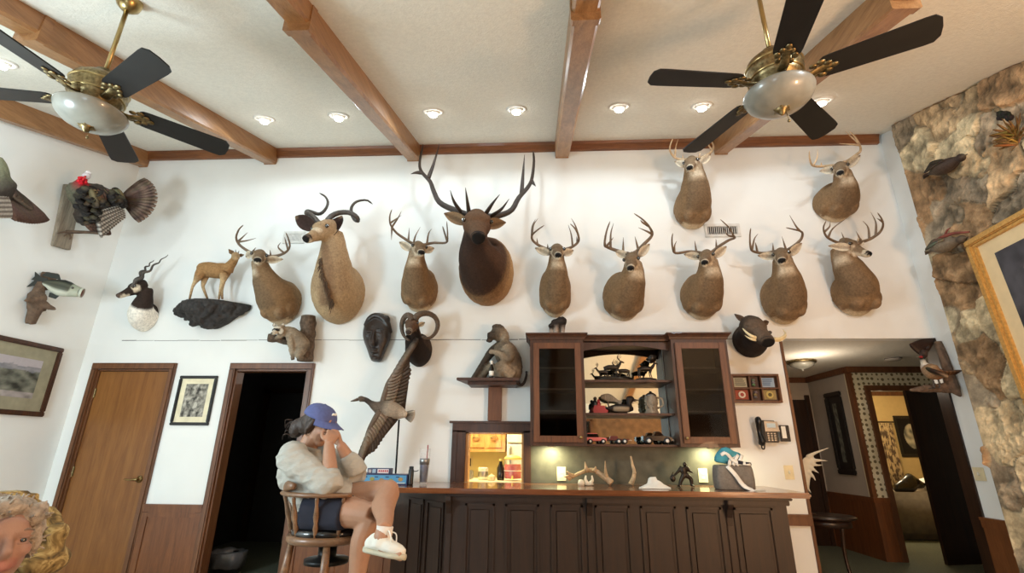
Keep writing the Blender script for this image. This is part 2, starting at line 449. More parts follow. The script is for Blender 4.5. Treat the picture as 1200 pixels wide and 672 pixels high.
# ---------------------------------------------------------------- doors and casings of the back wall
def casing(name, x0, x1, top, mat='casing_wood', w=.065, dep=.03, z0=0.):
    m = M()
    for a, b, c, d in ((x0-w, x0, z0, top), (x1, x1+w, z0, top), (x0-w, x1+w, top+.0004, top+w)):
        m.bb((a, DW-dep, c), (b, DW+.0, d))
        m.bb((a+.012, DW-dep-.006, c), (b-.012, DW-dep, d-.006))
    for a, b, c, d in ((x0-.001, x0+.018, z0, top), (x1-.018, x1+.001, z0, top), (x0, x1, top-.018, top)): m.bb((a, DW-.005, c), (b, DW+.12, d))
    return struct(name, m, mat, .003)
casing('trim_9', *D1, 2.03); casing('trim_10', *D2, 2.03)
d1 = struct('door_1', M().bb((D1[0]+.02, 5.012, .01), (D1[1]-.02, 5.05, 2.008)), 'door_wood')
kx, kz = -3.985, .935
h = M(); h.lathe((kx, 5.012, kz), [(.0, -.002), (.034, 0), (.032, .008), (.016, .014), (.012, .045), (.014, .05), (0, .052)], (0, -1, 0))
h.tube([(kx, 4.965, kz), (kx-.02, 4.962, kz+.002), (kx-.06, 4.962, kz-.004), (kx-.115, 4.964, kz+.004)], .011, .007, 10)
o = build('door_handle', h, 'brass', d1, True)
for z in (1.78, 1.0):
    build('hinge', M().bb((D1[0]+.012, 5.006, z-.045), (D1[0]+.03, 5.012, z+.045)).tube([(D1[0]+.018, 5.004, z-.05), (D1[0]+.018, 5.004, z+.05)], .006), 'antique_brass', d1)
# dark room behind the second doorway
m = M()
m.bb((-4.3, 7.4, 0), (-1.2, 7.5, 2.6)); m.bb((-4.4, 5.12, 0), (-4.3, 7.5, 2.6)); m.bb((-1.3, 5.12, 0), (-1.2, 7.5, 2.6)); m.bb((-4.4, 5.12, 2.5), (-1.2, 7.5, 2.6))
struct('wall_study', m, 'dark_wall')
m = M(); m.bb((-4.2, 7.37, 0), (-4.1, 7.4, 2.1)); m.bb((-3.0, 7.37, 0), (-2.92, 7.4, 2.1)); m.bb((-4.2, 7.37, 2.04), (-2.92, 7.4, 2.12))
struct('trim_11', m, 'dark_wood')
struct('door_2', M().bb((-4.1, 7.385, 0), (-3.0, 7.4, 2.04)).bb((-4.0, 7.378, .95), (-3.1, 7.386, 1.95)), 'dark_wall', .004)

# wainscot between the two doors, rail and panel; rail right of the bar; skirting
m = M(); xa, xb = D1[1]+.065, D2[0]-.065
m.bb((xa, 4.985, .0), (xb, 4.999, .645)); m.bb((xa+.0005, 4.972, .645), (xb-.0005, 5, .69)); m.bb((xa, 4.965, .69), (xb, 5, .715))
m.bb((xa, 4.975, .1), (xa+.06, 4.986, .64)); m.bb((xb-.06, 4.975, .1), (xb, 4.986, .64)); m.bb((xa+.06, 4.976, .6), (xb-.06, 4.986, .645)); m.bb((xa, 4.972, 0), (xb, 4.986, .1))
struct('trim_12', m, 'panel_wood')
m = M(); m.bb((1.95, 4.962, .79), (2.46, 5, .875)); m.bb((1.95, 4.95, .86), (2.46, 5, .875))
m = M(); xa, xb = D2[1]+.066, -1.0
m.bb((xa, 4.985, .0), (xb, 4.999, .645)); m.bb((xa+.0005, 4.972, .645), (xb-.0005, 5, .69)); m.bb((xa, 4.965, .69), (xb, 5, .715))
for x in (xa, -1.95, -1.5): m.bb((x, 4.975, .1), (x+.06, 4.986, .64))
m.bb((xa, 4.972, 0), (xb, 4.986, .1))
struct('trim_24', m, 'panel_wood')
struct('trim_13', M().bb((1.95, 4.962, .62), (2.46, 5, .70)).bb((1.95, 4.95, .695), (2.46, 5, .715)), 'casing_wood', .003)
m = M(); m.bb((3.955, 4.60, 0), (3.98, 5.0, .64)); m.bb((3.945, 4.60, .63), (3.98, 5.0, .70)); m.bb((3.935, 4.60, .69), (3.98, 5.0, .715))
struct('trim_14', m, 'panel_wood')
m = M(); m.bb((HO[0]-.004, 4.985, 0), (HO[0]+.022, 5.13, 2.35)); struct('trim_15', m, 'casing_wood', .003)
m = M(); m.bb((3.962, 4.985, 0), (3.985, 5.13, 2.35)); struct('trim_16', m, 'dark_wood', .003)

# pass-through frame above the bar top
m = M(); fx0, fx1, ft = -.85, -.075, 1.515
m.bb((fx0, 4.962, .951), (PT[0], 5, ft-.09)); m.bb((PT[1], 4.962, .951), (fx1, 5, ft-.09)); m.bb((fx0, 4.962, 1.41), (fx1, 5, ft))
m.bb((fx0-.03, 4.945, ft-.02), (fx1+.02, 5, ft)); m.bb((fx0+.02, 4.955, .951), (fx0+.05, 4.97, ft-.1))
struct('trim_17', m, 'hutch_wood')
m = M(); m.bb((PT[0], 4.99, .951), (PT[0]+.03, 5.12, 1.41)); m.bb((PT[1]-.02, 4.99, .951), (PT[1], 5.12, 1.41)); m.bb((PT[0], 4.99, 1.395), (PT[1], 5.12, 1.41))
struct('trim_18', m, 'oak', .002)
struct('trim_19', M().bb((fx1-.002, 4.985, .951), (1.83, 5.0, 1.29)), 'backsplash')

# kitchen beyond the pass-through
m = M(); m.bb((-2.2, 7.0, 0), (1.4, 7.1, 2.6)); m.bb((-1.2, 5.12, 0), (-1.15, 7.0, 2.6)); m.bb((1.3, 5.12, 0), (1.4, 7.0, 2.6)); m.bb((-2.2, 5.12, 2.5), (1.4, 7.1, 2.6))
struct('wall_kitchen', m, 'kitchen_wall')

# ---------------------------------------------------------------- stone wall on the right
def stone_wall():
    ys = np.linspace(4.67, .6, 330); zs = np.linspace(0, 4.72, 330)
    Yg, Zg = np.meshgrid(ys, zs, indexing='ij')
    rng = np.random.default_rng(11); seeds = []
    for gy in np.arange(-.6, 5.2, .36):
        for gz in np.arange(-.2, 5.1, .30):
            seeds.append((gy+rng.uniform(-.19, .19), gz+rng.uniform(-.16, .16)))
    S = np.array(seeds); S = S[rng.random(len(S)) > .22]
    wy = Yg + .055*np.sin(9*Zg+3*np.sin(5*Yg)) + .03*np.sin(23*Yg+11*Zg)
    wz = Zg + .05*np.sin(8*Yg+2*np.sin(6*Zg)) + .03*np.sin(21*Zg-13*Yg)
    P = np.stack([wy.ravel(), wz.ravel()], 1)
    d1 = np.full(len(P), 9.); d2 = np.full(len(P), 9.); ix = np.zeros(len(P), int)
    asp = rng.uniform(.75, 1.3, len(S))
    for k, (sy, sz) in enumerate(S):
        d = np.hypot((P[:, 0]-sy)*asp[k], (P[:, 1]-sz)/asp[k])
        c = d < d1; d2 = np.where(c, d1, np.minimum(d2, d)); ix = np.where(c, k, ix); d1 = np.where(c, d, d1)
    e = np.clip((d2-d1)/.055, 0, 1); prof = np.sqrt(1-(1-e)**2)
    hgt = rng.uniform(.02, .065, len(S))[ix]
    tn = rng.uniform(-.32, .32, (len(S), 2))[ix]
    tilt = (P[:, 0]-S[ix, 0])*tn[:, 0] + (P[:, 1]-S[ix, 1])*tn[:, 1]
    pal = np.array([lin(c) for c in ((200, 180, 144), (214, 194, 156), (184, 162, 130), (182, 154, 118), (160, 142, 118), (206, 186, 150), (158, 126, 92), (218, 200, 164), (146, 130, 108))])
    base = pal[rng.integers(0, len(pal), len(S))][ix]
    mort = np.array(lin((150, 136, 112)))
    vs, cs = [], []
    f = Yg.ravel(); g = Zg.ravel()
    for i in range(len(P)):
        q = V((f[i]*3, g[i]*3, 1.7)); n = noise.fractal(q*2.2, .7, 2.1, 6)
        rg = noise.fractal(V((f[i], g[i], 5.))*9, .9, 2.0, 4)
        x = 3.93 - prof[i]*(hgt[i]+tilt[i]*.4+.024*n) - .014*abs(rg)
        zc = min(g[i], ceil_z(f[i])-.004)
        ed = max(0., min(1., (f[i]-4.25)/.4)); vs.append(V((max(min(x, 3.955-.075*ed), 3.955-.20+.06*ed), f[i], zc)))
        t = .25+.75*float(e[i] > .18)
        st = max(0., min(1., noise.fractal(q*.9+V((3, 3, 3)), .9, 2., 4)*1.1))
        c = mort*(1-t) + base[i]*t
        c = c*(1-.55*st) + np.array(lin((100, 84, 64)))*.55*st
        c = c*(.95+.65*max(-.9, min(.9, n)))
        cs.append(tuple(max(.01, x) for x in c))
    nz = len(zs); fs = [(i*nz+j, (i+1)*nz+j, (i+1)*nz+j+1, i*nz+j+1) for i in range(len(ys)-1) for j in range(nz-1)]
    m = M(); m.add(vs, fs, cs)
    # returned edge towards the white wall
    o = len(m.v); edge = [vs[j] for j in range(nz)]
    m.add(edge+[V((3.981, p.y+.012, p.z)) for p in edge], [(j, j+1, nz+j+1, nz+j) for j in range(nz-1)], [cs[j] for j in range(nz)]*2)
    return m
struct('wall_stone', stone_wall(), 'stone')

# ---------------------------------------------------------------- hall and bedroom beyond the wide opening
HX, HY, HB = 4.235, 6.9, 7.95
struct('ceiling_hall', M().bb((2.3, 5.12, 2.37), (HX+1.9, HB+.1, 2.45)), 'ceiling_plaster')
m = M(); m.bb((HX, HY+.1, 0), (HX+.1, HB, 2.4)); m.bb((2.3, HB, 0), (HX+.1, HB+.1, 2.4)); m.bb((2.3, 5.12, 0), (2.4, HB, 2.4)); m.bb((6.1, 5.12, 0), (6.2, HY, 2.4)); m.bb((4.1, 5.0, 0), (6.2, 5.12, 2.4))
struct('wall_hall', m, 'hall_wall')
# wallpapered wall with the bedroom door in it: small leaf sprigs on cream
BD = (4.47, 5.42)
def wallpaper():
    m_, nt, b = new_mat('wallpaper')
    co = coords(nt, (1, 0, 1)); vo = N(nt, 'ShaderNodeTexVoronoi', inputs={'Scale': 15.0, 'Randomness': .25}); nt.links.new(co, vo.inputs['Vector'])
    cr = N(nt, 'ShaderNodeValToRGB'); cr.color_ramp.interpolation = 'CONSTANT'
    cr.color_ramp.elements[0].color = (*lin((120, 108, 78)), 1); cr.color_ramp.elements[1].position = .30; cr.color_ramp.elements[1].color = (*lin((222, 212, 180)), 1)
    nt.links.new(vo.outputs['Distance'], cr.inputs[0]); nt.links.new(cr.outputs[0], b.inputs['Base Color']); b.inputs['Roughness'].default_value = .8
wallpaper()
m = M(); m.bb((HX, HY, 0), (BD[0], HY+.1, 2.4)); m.bb((BD[1], HY, 0), (6.2, HY+.1, 2.4)); m.bb((BD[0], HY, 2.05), (BD[1], HY+.1, 2.4))
struct('wall_papered', m, 'wallpaper')
m = M(); m.bb((HX-.05, HY-.06, 2.29), (6.1, HY, 2.37)); m.bb((HX-.06, HY, 2.29), (HX, HB, 2.37)); m.bb((2.4, HB-.06, 2.29), (HX, HB, 2.37))
struct('trim_20', m, 'casing_wood', .01)
m = M(); m.bb((HX-.02, HY-.022, 0), (HX+.03, HY+.05, 2.29)); m.bb((BD[0]-.07, HY-.03, 0), (BD[0], HY+.1, 2.05)); m.bb((BD[1], HY-.03, 0), (BD[1]+.07, HY+.1, 2.05)); m.bb((BD[0]-.07, HY-.03, 2.05), (BD[1]+.07, HY+.1, 2.12))
struct('trim_21', m, 'casing_wood', .004)
m = M(); m.bb((HX, HY-.018, 0), (BD[0]-.07, HY, .68)); m.bb((HX, HY-.03, .66), (BD[0]-.07, HY, .72)); m.bb((HX-.018, HY-.02, 0), (HX, HB, .68)); m.bb((HX-.03, HY-.03, .66), (HX, HB, .72)); m.bb((2.4, HB-.02, 0), (HX, HB, .7))
struct('trim_22', m, 'panel_wood')
a = XX(920, 455, 1); p0 = YY(921, 460, HB); p1 = YY(941, 460, HB)
struct('door_3', M().bb((p0.x-.3, HB-.03, 0), (p1.x, HB, 2.03)).bb((p1.x, HB-.045, 0), (p1.x+.06, HB, 2.1)), 'dark_wood', .004)
ds = struct('door_4', M().prism([(4.79, 6.70, .01), (5.47, 6.86, .01), (5.47, 6.86, 2.03), (4.79, 6.70, 2.03)], (-.008, .04, 0)), 'dark_wood')
# bedroom
m = M(); m.bb((4.3, 10.4, 0), (8.1, 10.5, 2.6)); m.bb((4.2, HB+.1, 0), (4.3, 10.4, 2.6)); m.bb((8.0, 7.0, 0), (8.1, 10.4, 2.6)); m.bb((6.1, 6.9, 0), (8.1, 7.0, 2.6))
struct('wall_bedroom', m, 'bedroom_wall')
struct('ceiling_bedroom', M().bb((4.3, 7.0, 2.45), (8.1, 10.5, 2.55)), 'ceiling_plaster')
struct('trim_23', M().bb((4.3, 10.34, 2.36), (8.0, 10.4, 2.45)), 'casing_wood', .01)
# ================================================================ RECESSED LIGHTS
CN = V((0, -CS, -1)).normalized()          # downward ceiling normal... ceiling rises towards the wall
CN = V((0, CS, -1)).normalized()
def recessed_light(x, y, label, aim):
    z = ceil_z(y); p = V((x, y, z))
    t = thing('recessed_light', label, 'ceiling light', p, 'recessed lights in the ceiling')
    ring = M(); ring.lathe(p, [(.068, .0), (.072, .009), (.094, .011), (.103, .004), (.103, -.004), (.068, -.004)], CN, 28)
    build('trim_ring', ring, 'can_trim', t, True)
    a = V(aim).normalized()
    eb = M(); eb.ell(p+CN*.0, (.066, .066, .03), (V((1, 0, 0)), CN.cross(V((1, 0, 0))), CN), 20, 8)
    build('eyeball', eb, 'can_trim', t, True)
    b = M(); b.ell(p+CN*.026+a*.012, (.042, .042, .012), (a.orthogonal().normalized(), a.cross(a.orthogonal().normalized()), a), 18, 6)
    build('bulb', b, 'can_bulb', t, True)
    l = lamp('SPOT', p+CN*.06+a*.02, CAN_POWER, CAN_COLOR, .035, p+a, 176, .25, 'can_light')
    return t
for x, y, lab, aim in (
        (-2.78, 4.02, 'lit recessed ceiling light above the small antelope, left of the second beam', (0, 0.1225, -1)),
        (-1.995, 4.0, 'recessed swivel light above the big spiral-horned antelope head', (0.075, 0.175, -1)),
        (-1.02, 3.965, "lit recessed ceiling light over the elk's left antler tips", (0, 0.1225, -1)),
        (-.19, 3.955, "recessed swivel light just right of the elk's right antler, left of the third beam", (-0.1, 0.175, -1)),
        (.81, 3.96, 'recessed light just right of the third beam', (-0.075, 0.175, -1)),
        (1.61, 3.99, "recessed light beside the right ceiling fan's left blade", (0, 0.1225, -1)),
        (2.71, 3.95, 'rightmost recessed light, partly behind the right ceiling fan', (0.1, 0.1575, -1)),
        (-4.15, 2.80, 'recessed light glowing at the left edge behind the left fan blade', (-.2, .3, -1))):
    recessed_light(x, y, lab, aim)

# ================================================================ CEILING FANS
def ceiling_fan(x, y, a0, label):
    zc = ceil_z(y); zb = 3.09
    t = thing('ceiling_fan', label, 'ceiling fan', (x, y, zb))
    c = V((x, y, 0))
    rod = M(); rod.tube([(x, y, zb+.22), (x, y, zc)], .0125, seg=12); rod.lathe((x, y, zc), [(.066, .05), (.07, 0), (.06, -.04), (.03, -.07), (.014, -.075)], seg=24)
    build('downrod', rod, 'brass', t, True)
    mo = M(); mo.lathe((x, y, zb), [(.02, .235), (.045, .23), (.05, .20), (.09, .185), (.128, .15), (.14, .12), (.14, .075), (.128, .06), (.132, .045), (.118, .02), (.09, .0), (.085, -.02), (.09, -.035)], seg=36)
    build('motor_housing', mo, 'antique_brass', t, True)
    bd = M(); bd.lathe((x, y, zb), [(.141, .118), (.146, .112), (.141, .104)], seg=36); bd.lathe((x, y, zb), [(.133, .05), (.138, .044), (.13, .038)], seg=36)
    build('motor_band', bd, 'brass', t, True)
    bowl = M(); R = .172
    bowl.lathe((x, y, zb), [(.095, -.035), (R-.01, -.045), (R, -.052), (R-.002, -.062), (.158, -.088), (.128, -.118), (.088, -.14), (.045, -.152), (0, -.155)], seg=40)
    build('glass_bowl', bowl, 'bowl_glass', t, True)
    fi = M(); fi.lathe((x, y, zb), [(.034, -.148), (.036, -.156), (.022, -.164), (.014, -.178), (.006, -.186), (0, -.188)], seg=20)
    for k in range(6):
        a = k*PI/3; fi.ell((x+.03*math.cos(a), y+.03*math.sin(a), zb-.152), (.014, .008, .006), (V((math.cos(a), math.sin(a), 0)), V((-math.sin(a), math.cos(a), 0)), V((0, 0, 1))), 8, 5)
    build('finial', fi, 'antique_brass', t, True)
    pc = M(); pc.tube([(x+.02, y, zb-.16), (x+.025, y, zb-.215)], .0018, seg=6); pc.ell((x+.025, y, zb-.222), .008, seg=8, rings=6)
    build('pull_chain', pc, 'antique_brass', t, True)
    for k in range(5):
        a = math.radians(a0+72*k); e = V((math.cos(a), math.sin(a), 0)); s = V((-e.y, e.x, 0)); u = V((0, 0, 1))
        tilt = math.radians(12); s2 = s*math.cos(tilt)-u*math.sin(tilt); n2 = e.cross(s2)
        o = c+V((0, 0, zb+.02))
        bl = M()
        prof = [(.20, .05), (.215, .062), (.24, .066), (.62, .078), (.655, .076), (.68, .05), (.685, .0)]
        out = [o+e*r+s2*w for r, w in prof]+[o+e*r-s2*w for r, w in reversed(prof[:-1])]
        bl.prism([p-n2*.004 for p in out], n2*.008)
        build('blade', bl, 'black_blade', t, bevel=.0015)
        ir = M(); ir.sweep(smooth([o+e*.10-u*.01, o+e*.15-u*.022, o+e*.20-n2*.006, o+e*.25-n2*.007], 8), [(.022, .006)]*9, n2, 8)
        for r, w, q in ((.17, .03, .02), (.205, .04, .022), (.205, -.04, .022), (.235, .022, .02), (.235, -.022, .02), (.26, 0, .022), (.17, -.03, .02)):
            ir.ell(o+e*r+s2*w-n2*.008, (q, q*.75, .006), (e, s2, n2), 9, 5)
        build('blade_iron', ir, 'antique_brass', t, True)
    return t
ceiling_fan(-2.515, 2.162, 334, 'brass ceiling fan with five dark blades and frosted bowl, at left above the turkey')
ceiling_fan(1.28, 2.17, 330, 'brass ceiling fan with five dark blades and frosted bowl, at right near the stone wall')

# ================================================================ SHOULDER MOUNTS
BROWN = c_((124, 98, 70)); TAN = c_((148, 118, 84)); GREY = c_((122, 106, 88)); WHITE = c_((216, 202, 178)); DARK = c_((58, 44, 34)); BLK = c_((18, 15, 14))
HEADP = [(-.14, .14, .15, .15), (0., .20, .20, .25), (.14, .245, .21, .29), (.30, .25, .185, .275), (.42, .215, .155, .25), (.56, .155, .13, .21), (.70, .125, .105, .175), (.83, .125, .095, .155), (.93, .12, .085, .135), (1.0, .075, .05, .08)]
def head_frame(P, Nn, roll=0.):
    a = (Nn-P).normalized(); u = V((0, 0, 1)); u = (u-a*u.dot(a)).normalized(); s = a.cross(u)
    r = math.radians(roll); return a, u*math.cos(r)+s*math.sin(r), s*math.cos(r)-u*math.sin(r)
LASTB = [None]
def surf(px, py, lift=.0):
    d = ray(px, py).normalized(); best = None
    for p in LASTB[0].v:
        r = p-EYE; k = r.dot(d); off = (r-d*k).length
        if off < .03:
            sc_ = k+off*1.5
            if best is None or sc_ < best[0]: best = (sc_, p)
    return (best[1] if best else W(px, py, .4)) - d*lift
def mount(name, label, C, hw, hh, P, Nn, nr, ears, antlers, pal, L=None, headp=HEADP, headcol=None, neckcol=None, voxel=.0095, roll=0., earw=.042,
          neck_out=.26, neck_up=.22, earpale=None, mane=0., horn_mat='antler', cat='deer mount', lean=(0, 0, 1), group=None, sag=.0, extra=None, eyer=.019, eyef=.34):
    """shoulder mount: C body centre on the wall, P back of the skull, Nn nose; ears [(base,tip)], antlers [(beam, tines)]"""
    C = V(C); P = V(P); Nn = V(Nn); L = L or (Nn-P).length
    P = Nn-(Nn-P).normalized()*L
    a, u, s = head_frame(P, Nn, roll)
    t = thing(name, label, cat, C, group)
    m = M()
    # neck and shoulders
    nd = V(lean).normalized(); k = 22
    Q = P - u*(.24*L) - a*(.02*L)
    b0, b1, b2, b3 = C, C+V((0, -neck_out, .02)), Q-nd*neck_up, Q
    path = []
    for i in range(k+1):
        q = i/k; path.append(b0*(1-q)**3+b1*3*q*(1-q)**2+b2*3*q*q*(1-q)+b3*q**3)
    fw = [1., 1.03, 1.0, .90, .70, .46, .27, .14, .05, .0, .0]; fh = [1., 1.02, .98, .86, .66, .42, .24, .12, .04, 0, 0]
    rad, cols = [], []
    for i in range(k+1):
        q = i/k; w = nr+(hw-nr)*lerpl(fw, q); h = nr*1.12+(hh-nr*1.12)*lerpl(fh, q)
        tp = 1-.30*max(0., (q-.66)/.34); w *= tp; h *= tp
        rad.append((w, h*.96, h*(1+mane*math.sin(PI*min(1, q*1.1))) + sag*math.sin(PI*q)))
    nseg = 28
    def ncol(i, j):
        ang = 2*PI*j/nseg; q = i/k; dn = -math.sin(ang)
        return neckcol(q, dn, math.cos(ang)) if neckcol else pal[0]
    m.sweep(path, rad, (0, .2, 1), nseg, cols=ncol)
    # brisket fold and shoulder masses
    if extra: extra(m, C, hw, hh)
    # head
    hp, hr = [], []
    for f, w, hu, hd in headp: hp.append(P+a*(f*L)-u*(.02*L)); hr.append((w*L, hu*L, hd*L))
    n2 = 24
    def hcol(i, j):
        ang = 2*PI*j/n2; return headcol(headp[i][0], math.sin(ang), abs(math.cos(ang)))
    m.sweep(hp, hr, u, n2, cols=hcol)
    m.ell(P+a*(.30*L)+u*(.10*L), (.18*L, .235*L, .10*L), (a, s, u), col=headcol(.3, .8, .2))       # brow
    m.ell(P+a*(.16*L)-u*(.16*L), (.20*L, .205*L, .15*L), (a, s, u), col=headcol(.2, -.4, .6))       # jaw
    m.ell(P+a*(.93*L)+u*(.0*L), (.075*L, .125*L, .075*L), (a, s, u), col=headcol(.99, .3, .2))     # nose pad
    body = remesh(m, voxel)
    for p_ in body.v:
        n_ = noise.noise(p_*14); p_ += V((n_, 0, n_))*.004
        if p_.y > DW-.002: p_.y = DW-.002
    # ears: cupped leaves rooted in the skull, part of the same skin
    for base, tip in ears:
        base = V(base); tip = V(tip); d = tip-base; Ln = d.length; d.normalize()
        face = V((0, -1, -.25)); face = (face-d*face.dot(d)).normalized(); sd = d.cross(face)
        rings = []; wf = [.5, .85, 1., .98, .82, .5, .08]; q0 = base-d*.02
        for i, w in enumerate(wf):
            f = i/6; c0 = q0+d*(Ln+.02)*f+face*(-.012*math.sin(PI*f))
            rg = []
            for j in range(14):
                an = 2*PI*j/14; x = math.cos(an); y = math.sin(an)
                th = (.010 if y < 0 else .006)
                rg.append(c0+sd*(x*earw*w)+face*(abs(x)**1.6*earw*.75*w + y*th*(1-.5*f)-.01))
            rings.append(rg)
        pe = earpale or (WHITE, pal[1])
        body.loft(rings, lambda i, j: (mixc(pe[0], pe[1], .8 if i in (0,) else (.55 if abs(math.cos(2*PI*j/14)) < .45 else .1)) if math.sin(2*PI*j/14) > -.05 and i < 6 else pal[2]))
    LASTB[0] = body
    build('body', body, 'fur', t, True)
    for sg in (-1, 1):
        e = M(); e.ell(P+a*(eyef*L)+s*(sg*.232*L)+u*(.06*L)-V((0, .004, 0)), eyer, seg=12, rings=8); build('eye', e, 'eye', t, True)
    for beam, tines, r0 in antlers:
        an = M(); bp = smooth([V(q) for q in beam], 26); nb = len(bp)-1
        bp[0] = P + (bp[0]-P)*.75
        rr = [r0*(1.25 if i < 2 else 1.)*(1-.72*(i/nb)**1.3) for i in range(nb+1)]
        if nb: rr[-1] = r0*.10
        an.sweep(bp, rr, (.3, -1, .2), 10)
        for tn in tines:
            tn = [V(q) for q in tn]; n0 = min(bp, key=lambda q: (q-tn[0]).length); tn[0] = n0
            tp = smooth(tn, 10); L2 = len(tp)-1
            an.sweep(tp, [r0*.68*(1-.9*(i/L2)**1.2) for i in range(L2+1)], (.3, -1, .2), 8)
        build('antler', an, horn_mat, t, True)
    return t

def deer_head(f, up, sd):
    if f > .95: return BLK if up > -.45 else WHITE
    if f > .86: return c_((70, 58, 50)) if up > .2 else WHITE
    if f > .78: return mixc(WHITE, GREY, .35)
    if up < -.55: return WHITE if f > .4 else mixc(WHITE, BROWN, .55)
    if .24 < f < .45 and sd > .80: return mixc(WHITE, BROWN, .5)
    return mixc(c_((112, 90, 66)), GREY, .25) if up > .3 else mixc(BROWN, GREY, .5)
def deer_neck(q, dn, sd):
    if dn > .86 and .76 < q < .86: return mixc(WHITE, BROWN, .4)
    if dn > .66 and q > .72: return mixc(WHITE, BROWN, .8)
    if dn > .78 and q > .3: return c_((112, 91, 68))
    if q < .10 and dn > .6: return c_((196, 176, 146))
    return mixc(BROWN, TAN, max(0., min(1., (.5-q)*1.6)))
def brisket(m, C, hw, hh):
    for sg in (-1, 1):
        m.ell(C+V((sg*hw*.40, -.195, -hh*.58)), (hw*.31, .085, hh*.27), col=c_((132, 106, 78)))
        m.ell(C+V((sg*hw*.72, -.10, -hh*.25)), (hw*.30, .12, hh*.45), col=BROWN)
def brisket_old(m, C, hw, hh):
    for sg in (-1, 1):
        m.ell(C+V((sg*hw*.5, -.10, -hh*.55)), (hw*.36, .12, hh*.30), col=BROWN)
    m.ell(C+V((0, -.12, -hh*.70)), (hw*.34, .08, hh*.26), col=c_((110, 86, 62)))
def whitetail(label, c, hw, hh, p, n, throat, ears, antl, dp=.36, dn=.60, roll=0., pale=False, r0=.0175, dl=(.10, .14), lean=(0, 0, 1)):
    """everything in photo pixels plus distance from the wall"""
    def beam3(pts, base, fwd):
        k = len(pts)-1; out = []
        for i, (x, y) in enumerate(pts):
            q = i/k; out.append(W(x, y, base+.02-.07*math.sin(PI*min(1, q*1.3))+fwd*q*q))
        return out
    an = []
    for pts, tines in antl:
        b3 = beam3(pts, dp+.03, .20); tl = []
        for tn in tines:
            q0 = V(W(*tn[0], dp)); nb = min(smooth(b3, 30), key=lambda q: (q-EYE).normalized().cross((q0-EYE).normalized()).length)
            db = DW-nb.y
            tl.append([W(x, y, db+(.0 if i == 0 else .035*i)) for i, (x, y) in enumerate(tn)])
        an.append((b3, tl, r0))
    er = [(W(*b, dp+.05), W(*t_, dp+.02)) for b, t_ in ears]
    pal = (BROWN, c_((92, 72, 56)), c_((118, 94, 70)))
    return mount('deer_mount', label, W(*c), hw, hh, W(*p, dp), W(*n, dn), throat, er, an, pal, L=.295, headcol=deer_head, neckcol=deer_neck, roll=roll,
                 extra=brisket, horn_mat='antler_pale' if pale else 'antler', group='whitetail deer heads on the back wall', lean=lean)

whitetail('whitetail deer mount with neck stretched left, above the raccoon and right of the small antelope',
    (334, 357), .19, .25, (305, 297), (301.5, 305.5), .098, [((294, 298), (287, 301)), ((314.5, 305), (331.5, 304))], [
    ([(299, 297), (293.2, 295.8), (281.6, 288), (276.8, 279.3), (279.7, 269.7), (285, 263.9)], [[(278.7, 283), (289.3, 282.2), (300, 279.3)], [(285.5, 281.8), (290.3, 272.6)], [(295, 295), (300, 290)]]),
    ([(311, 299), (316, 300.6), (326, 299.6), (334.8, 295.8), (339.6, 289), (337.7, 279.3), (334.8, 272.6)], [[(332.9, 297), (326, 290), (329, 284.2)], [(337, 292), (334.8, 283.2), (333.5, 278)], [(317.4, 300), (316.4, 292.9)]])],
    lean=(-.35, -.1, 1))
whitetail('whitetail deer mount with a downward drop tine, between the spiral-horned antelope and the elk',
    (494, 342), .185, .25, (489.5, 287), (494.3, 296.8), .112, [((480.5, 292), (467.4, 283.5)), ((499, 294), (509, 290.7))], [
    ([(487, 287), (483, 285.5), (475.2, 280.6), (464.5, 272.9), (457.7, 263.2), (456.8, 253.5), (459.3, 245.4)], [[(460.6, 266), (466.5, 255.5), (470.3, 247.7)], [(464, 260.4), (470.3, 252.6)], [(459.3, 267), (458.7, 281.6)], [(479, 283), (479.6, 267.1)], [(484.8, 285.5), (486.8, 276.8), (492.6, 266.1)]]),
    ([(492, 287.5), (497, 287), (508, 284.9), (522.6, 284.5), (524.5, 276.8), (523.5, 259.4)], [[(522.6, 282), (519.7, 269), (518.7, 265.2)], [(499.4, 286.5), (502.3, 273.9), (506.1, 268.1)]])])
whitetail('whitetail deer mount facing straight out, first right of the elk, above the cabinet-top bird',
    (650, 344), .165, .285, (652.3, 291), (654.4, 300), .105, [((642, 297), (626.7, 290.6)), ((662, 297.5), (672.5, 293.3))], [
    ([(649, 292), (643.5, 292.7), (632.9, 288.5), (624.6, 282.3), (623.5, 276), (629.8, 269.8), (637.7, 264.2)], [[(623.5, 277), (625.2, 264), (630.4, 256.3)], [(624.2, 280), (623.6, 266), (627.5, 257)], [(630, 287), (629.2, 279.2)], [(641.3, 291.6), (641.7, 286)]]),
    ([(656, 292), (660.5, 292.7), (670.4, 289.6), (677.7, 283.3), (677.7, 276), (673.5, 267.7), (668.3, 262.5)], [[(676.8, 278), (674.2, 264.6), (669.4, 255.8)], [(671, 288), (669.4, 275), (665.8, 263.5)], [(676, 284), (675.8, 277)], [(657, 291.6), (656.8, 287)]])])
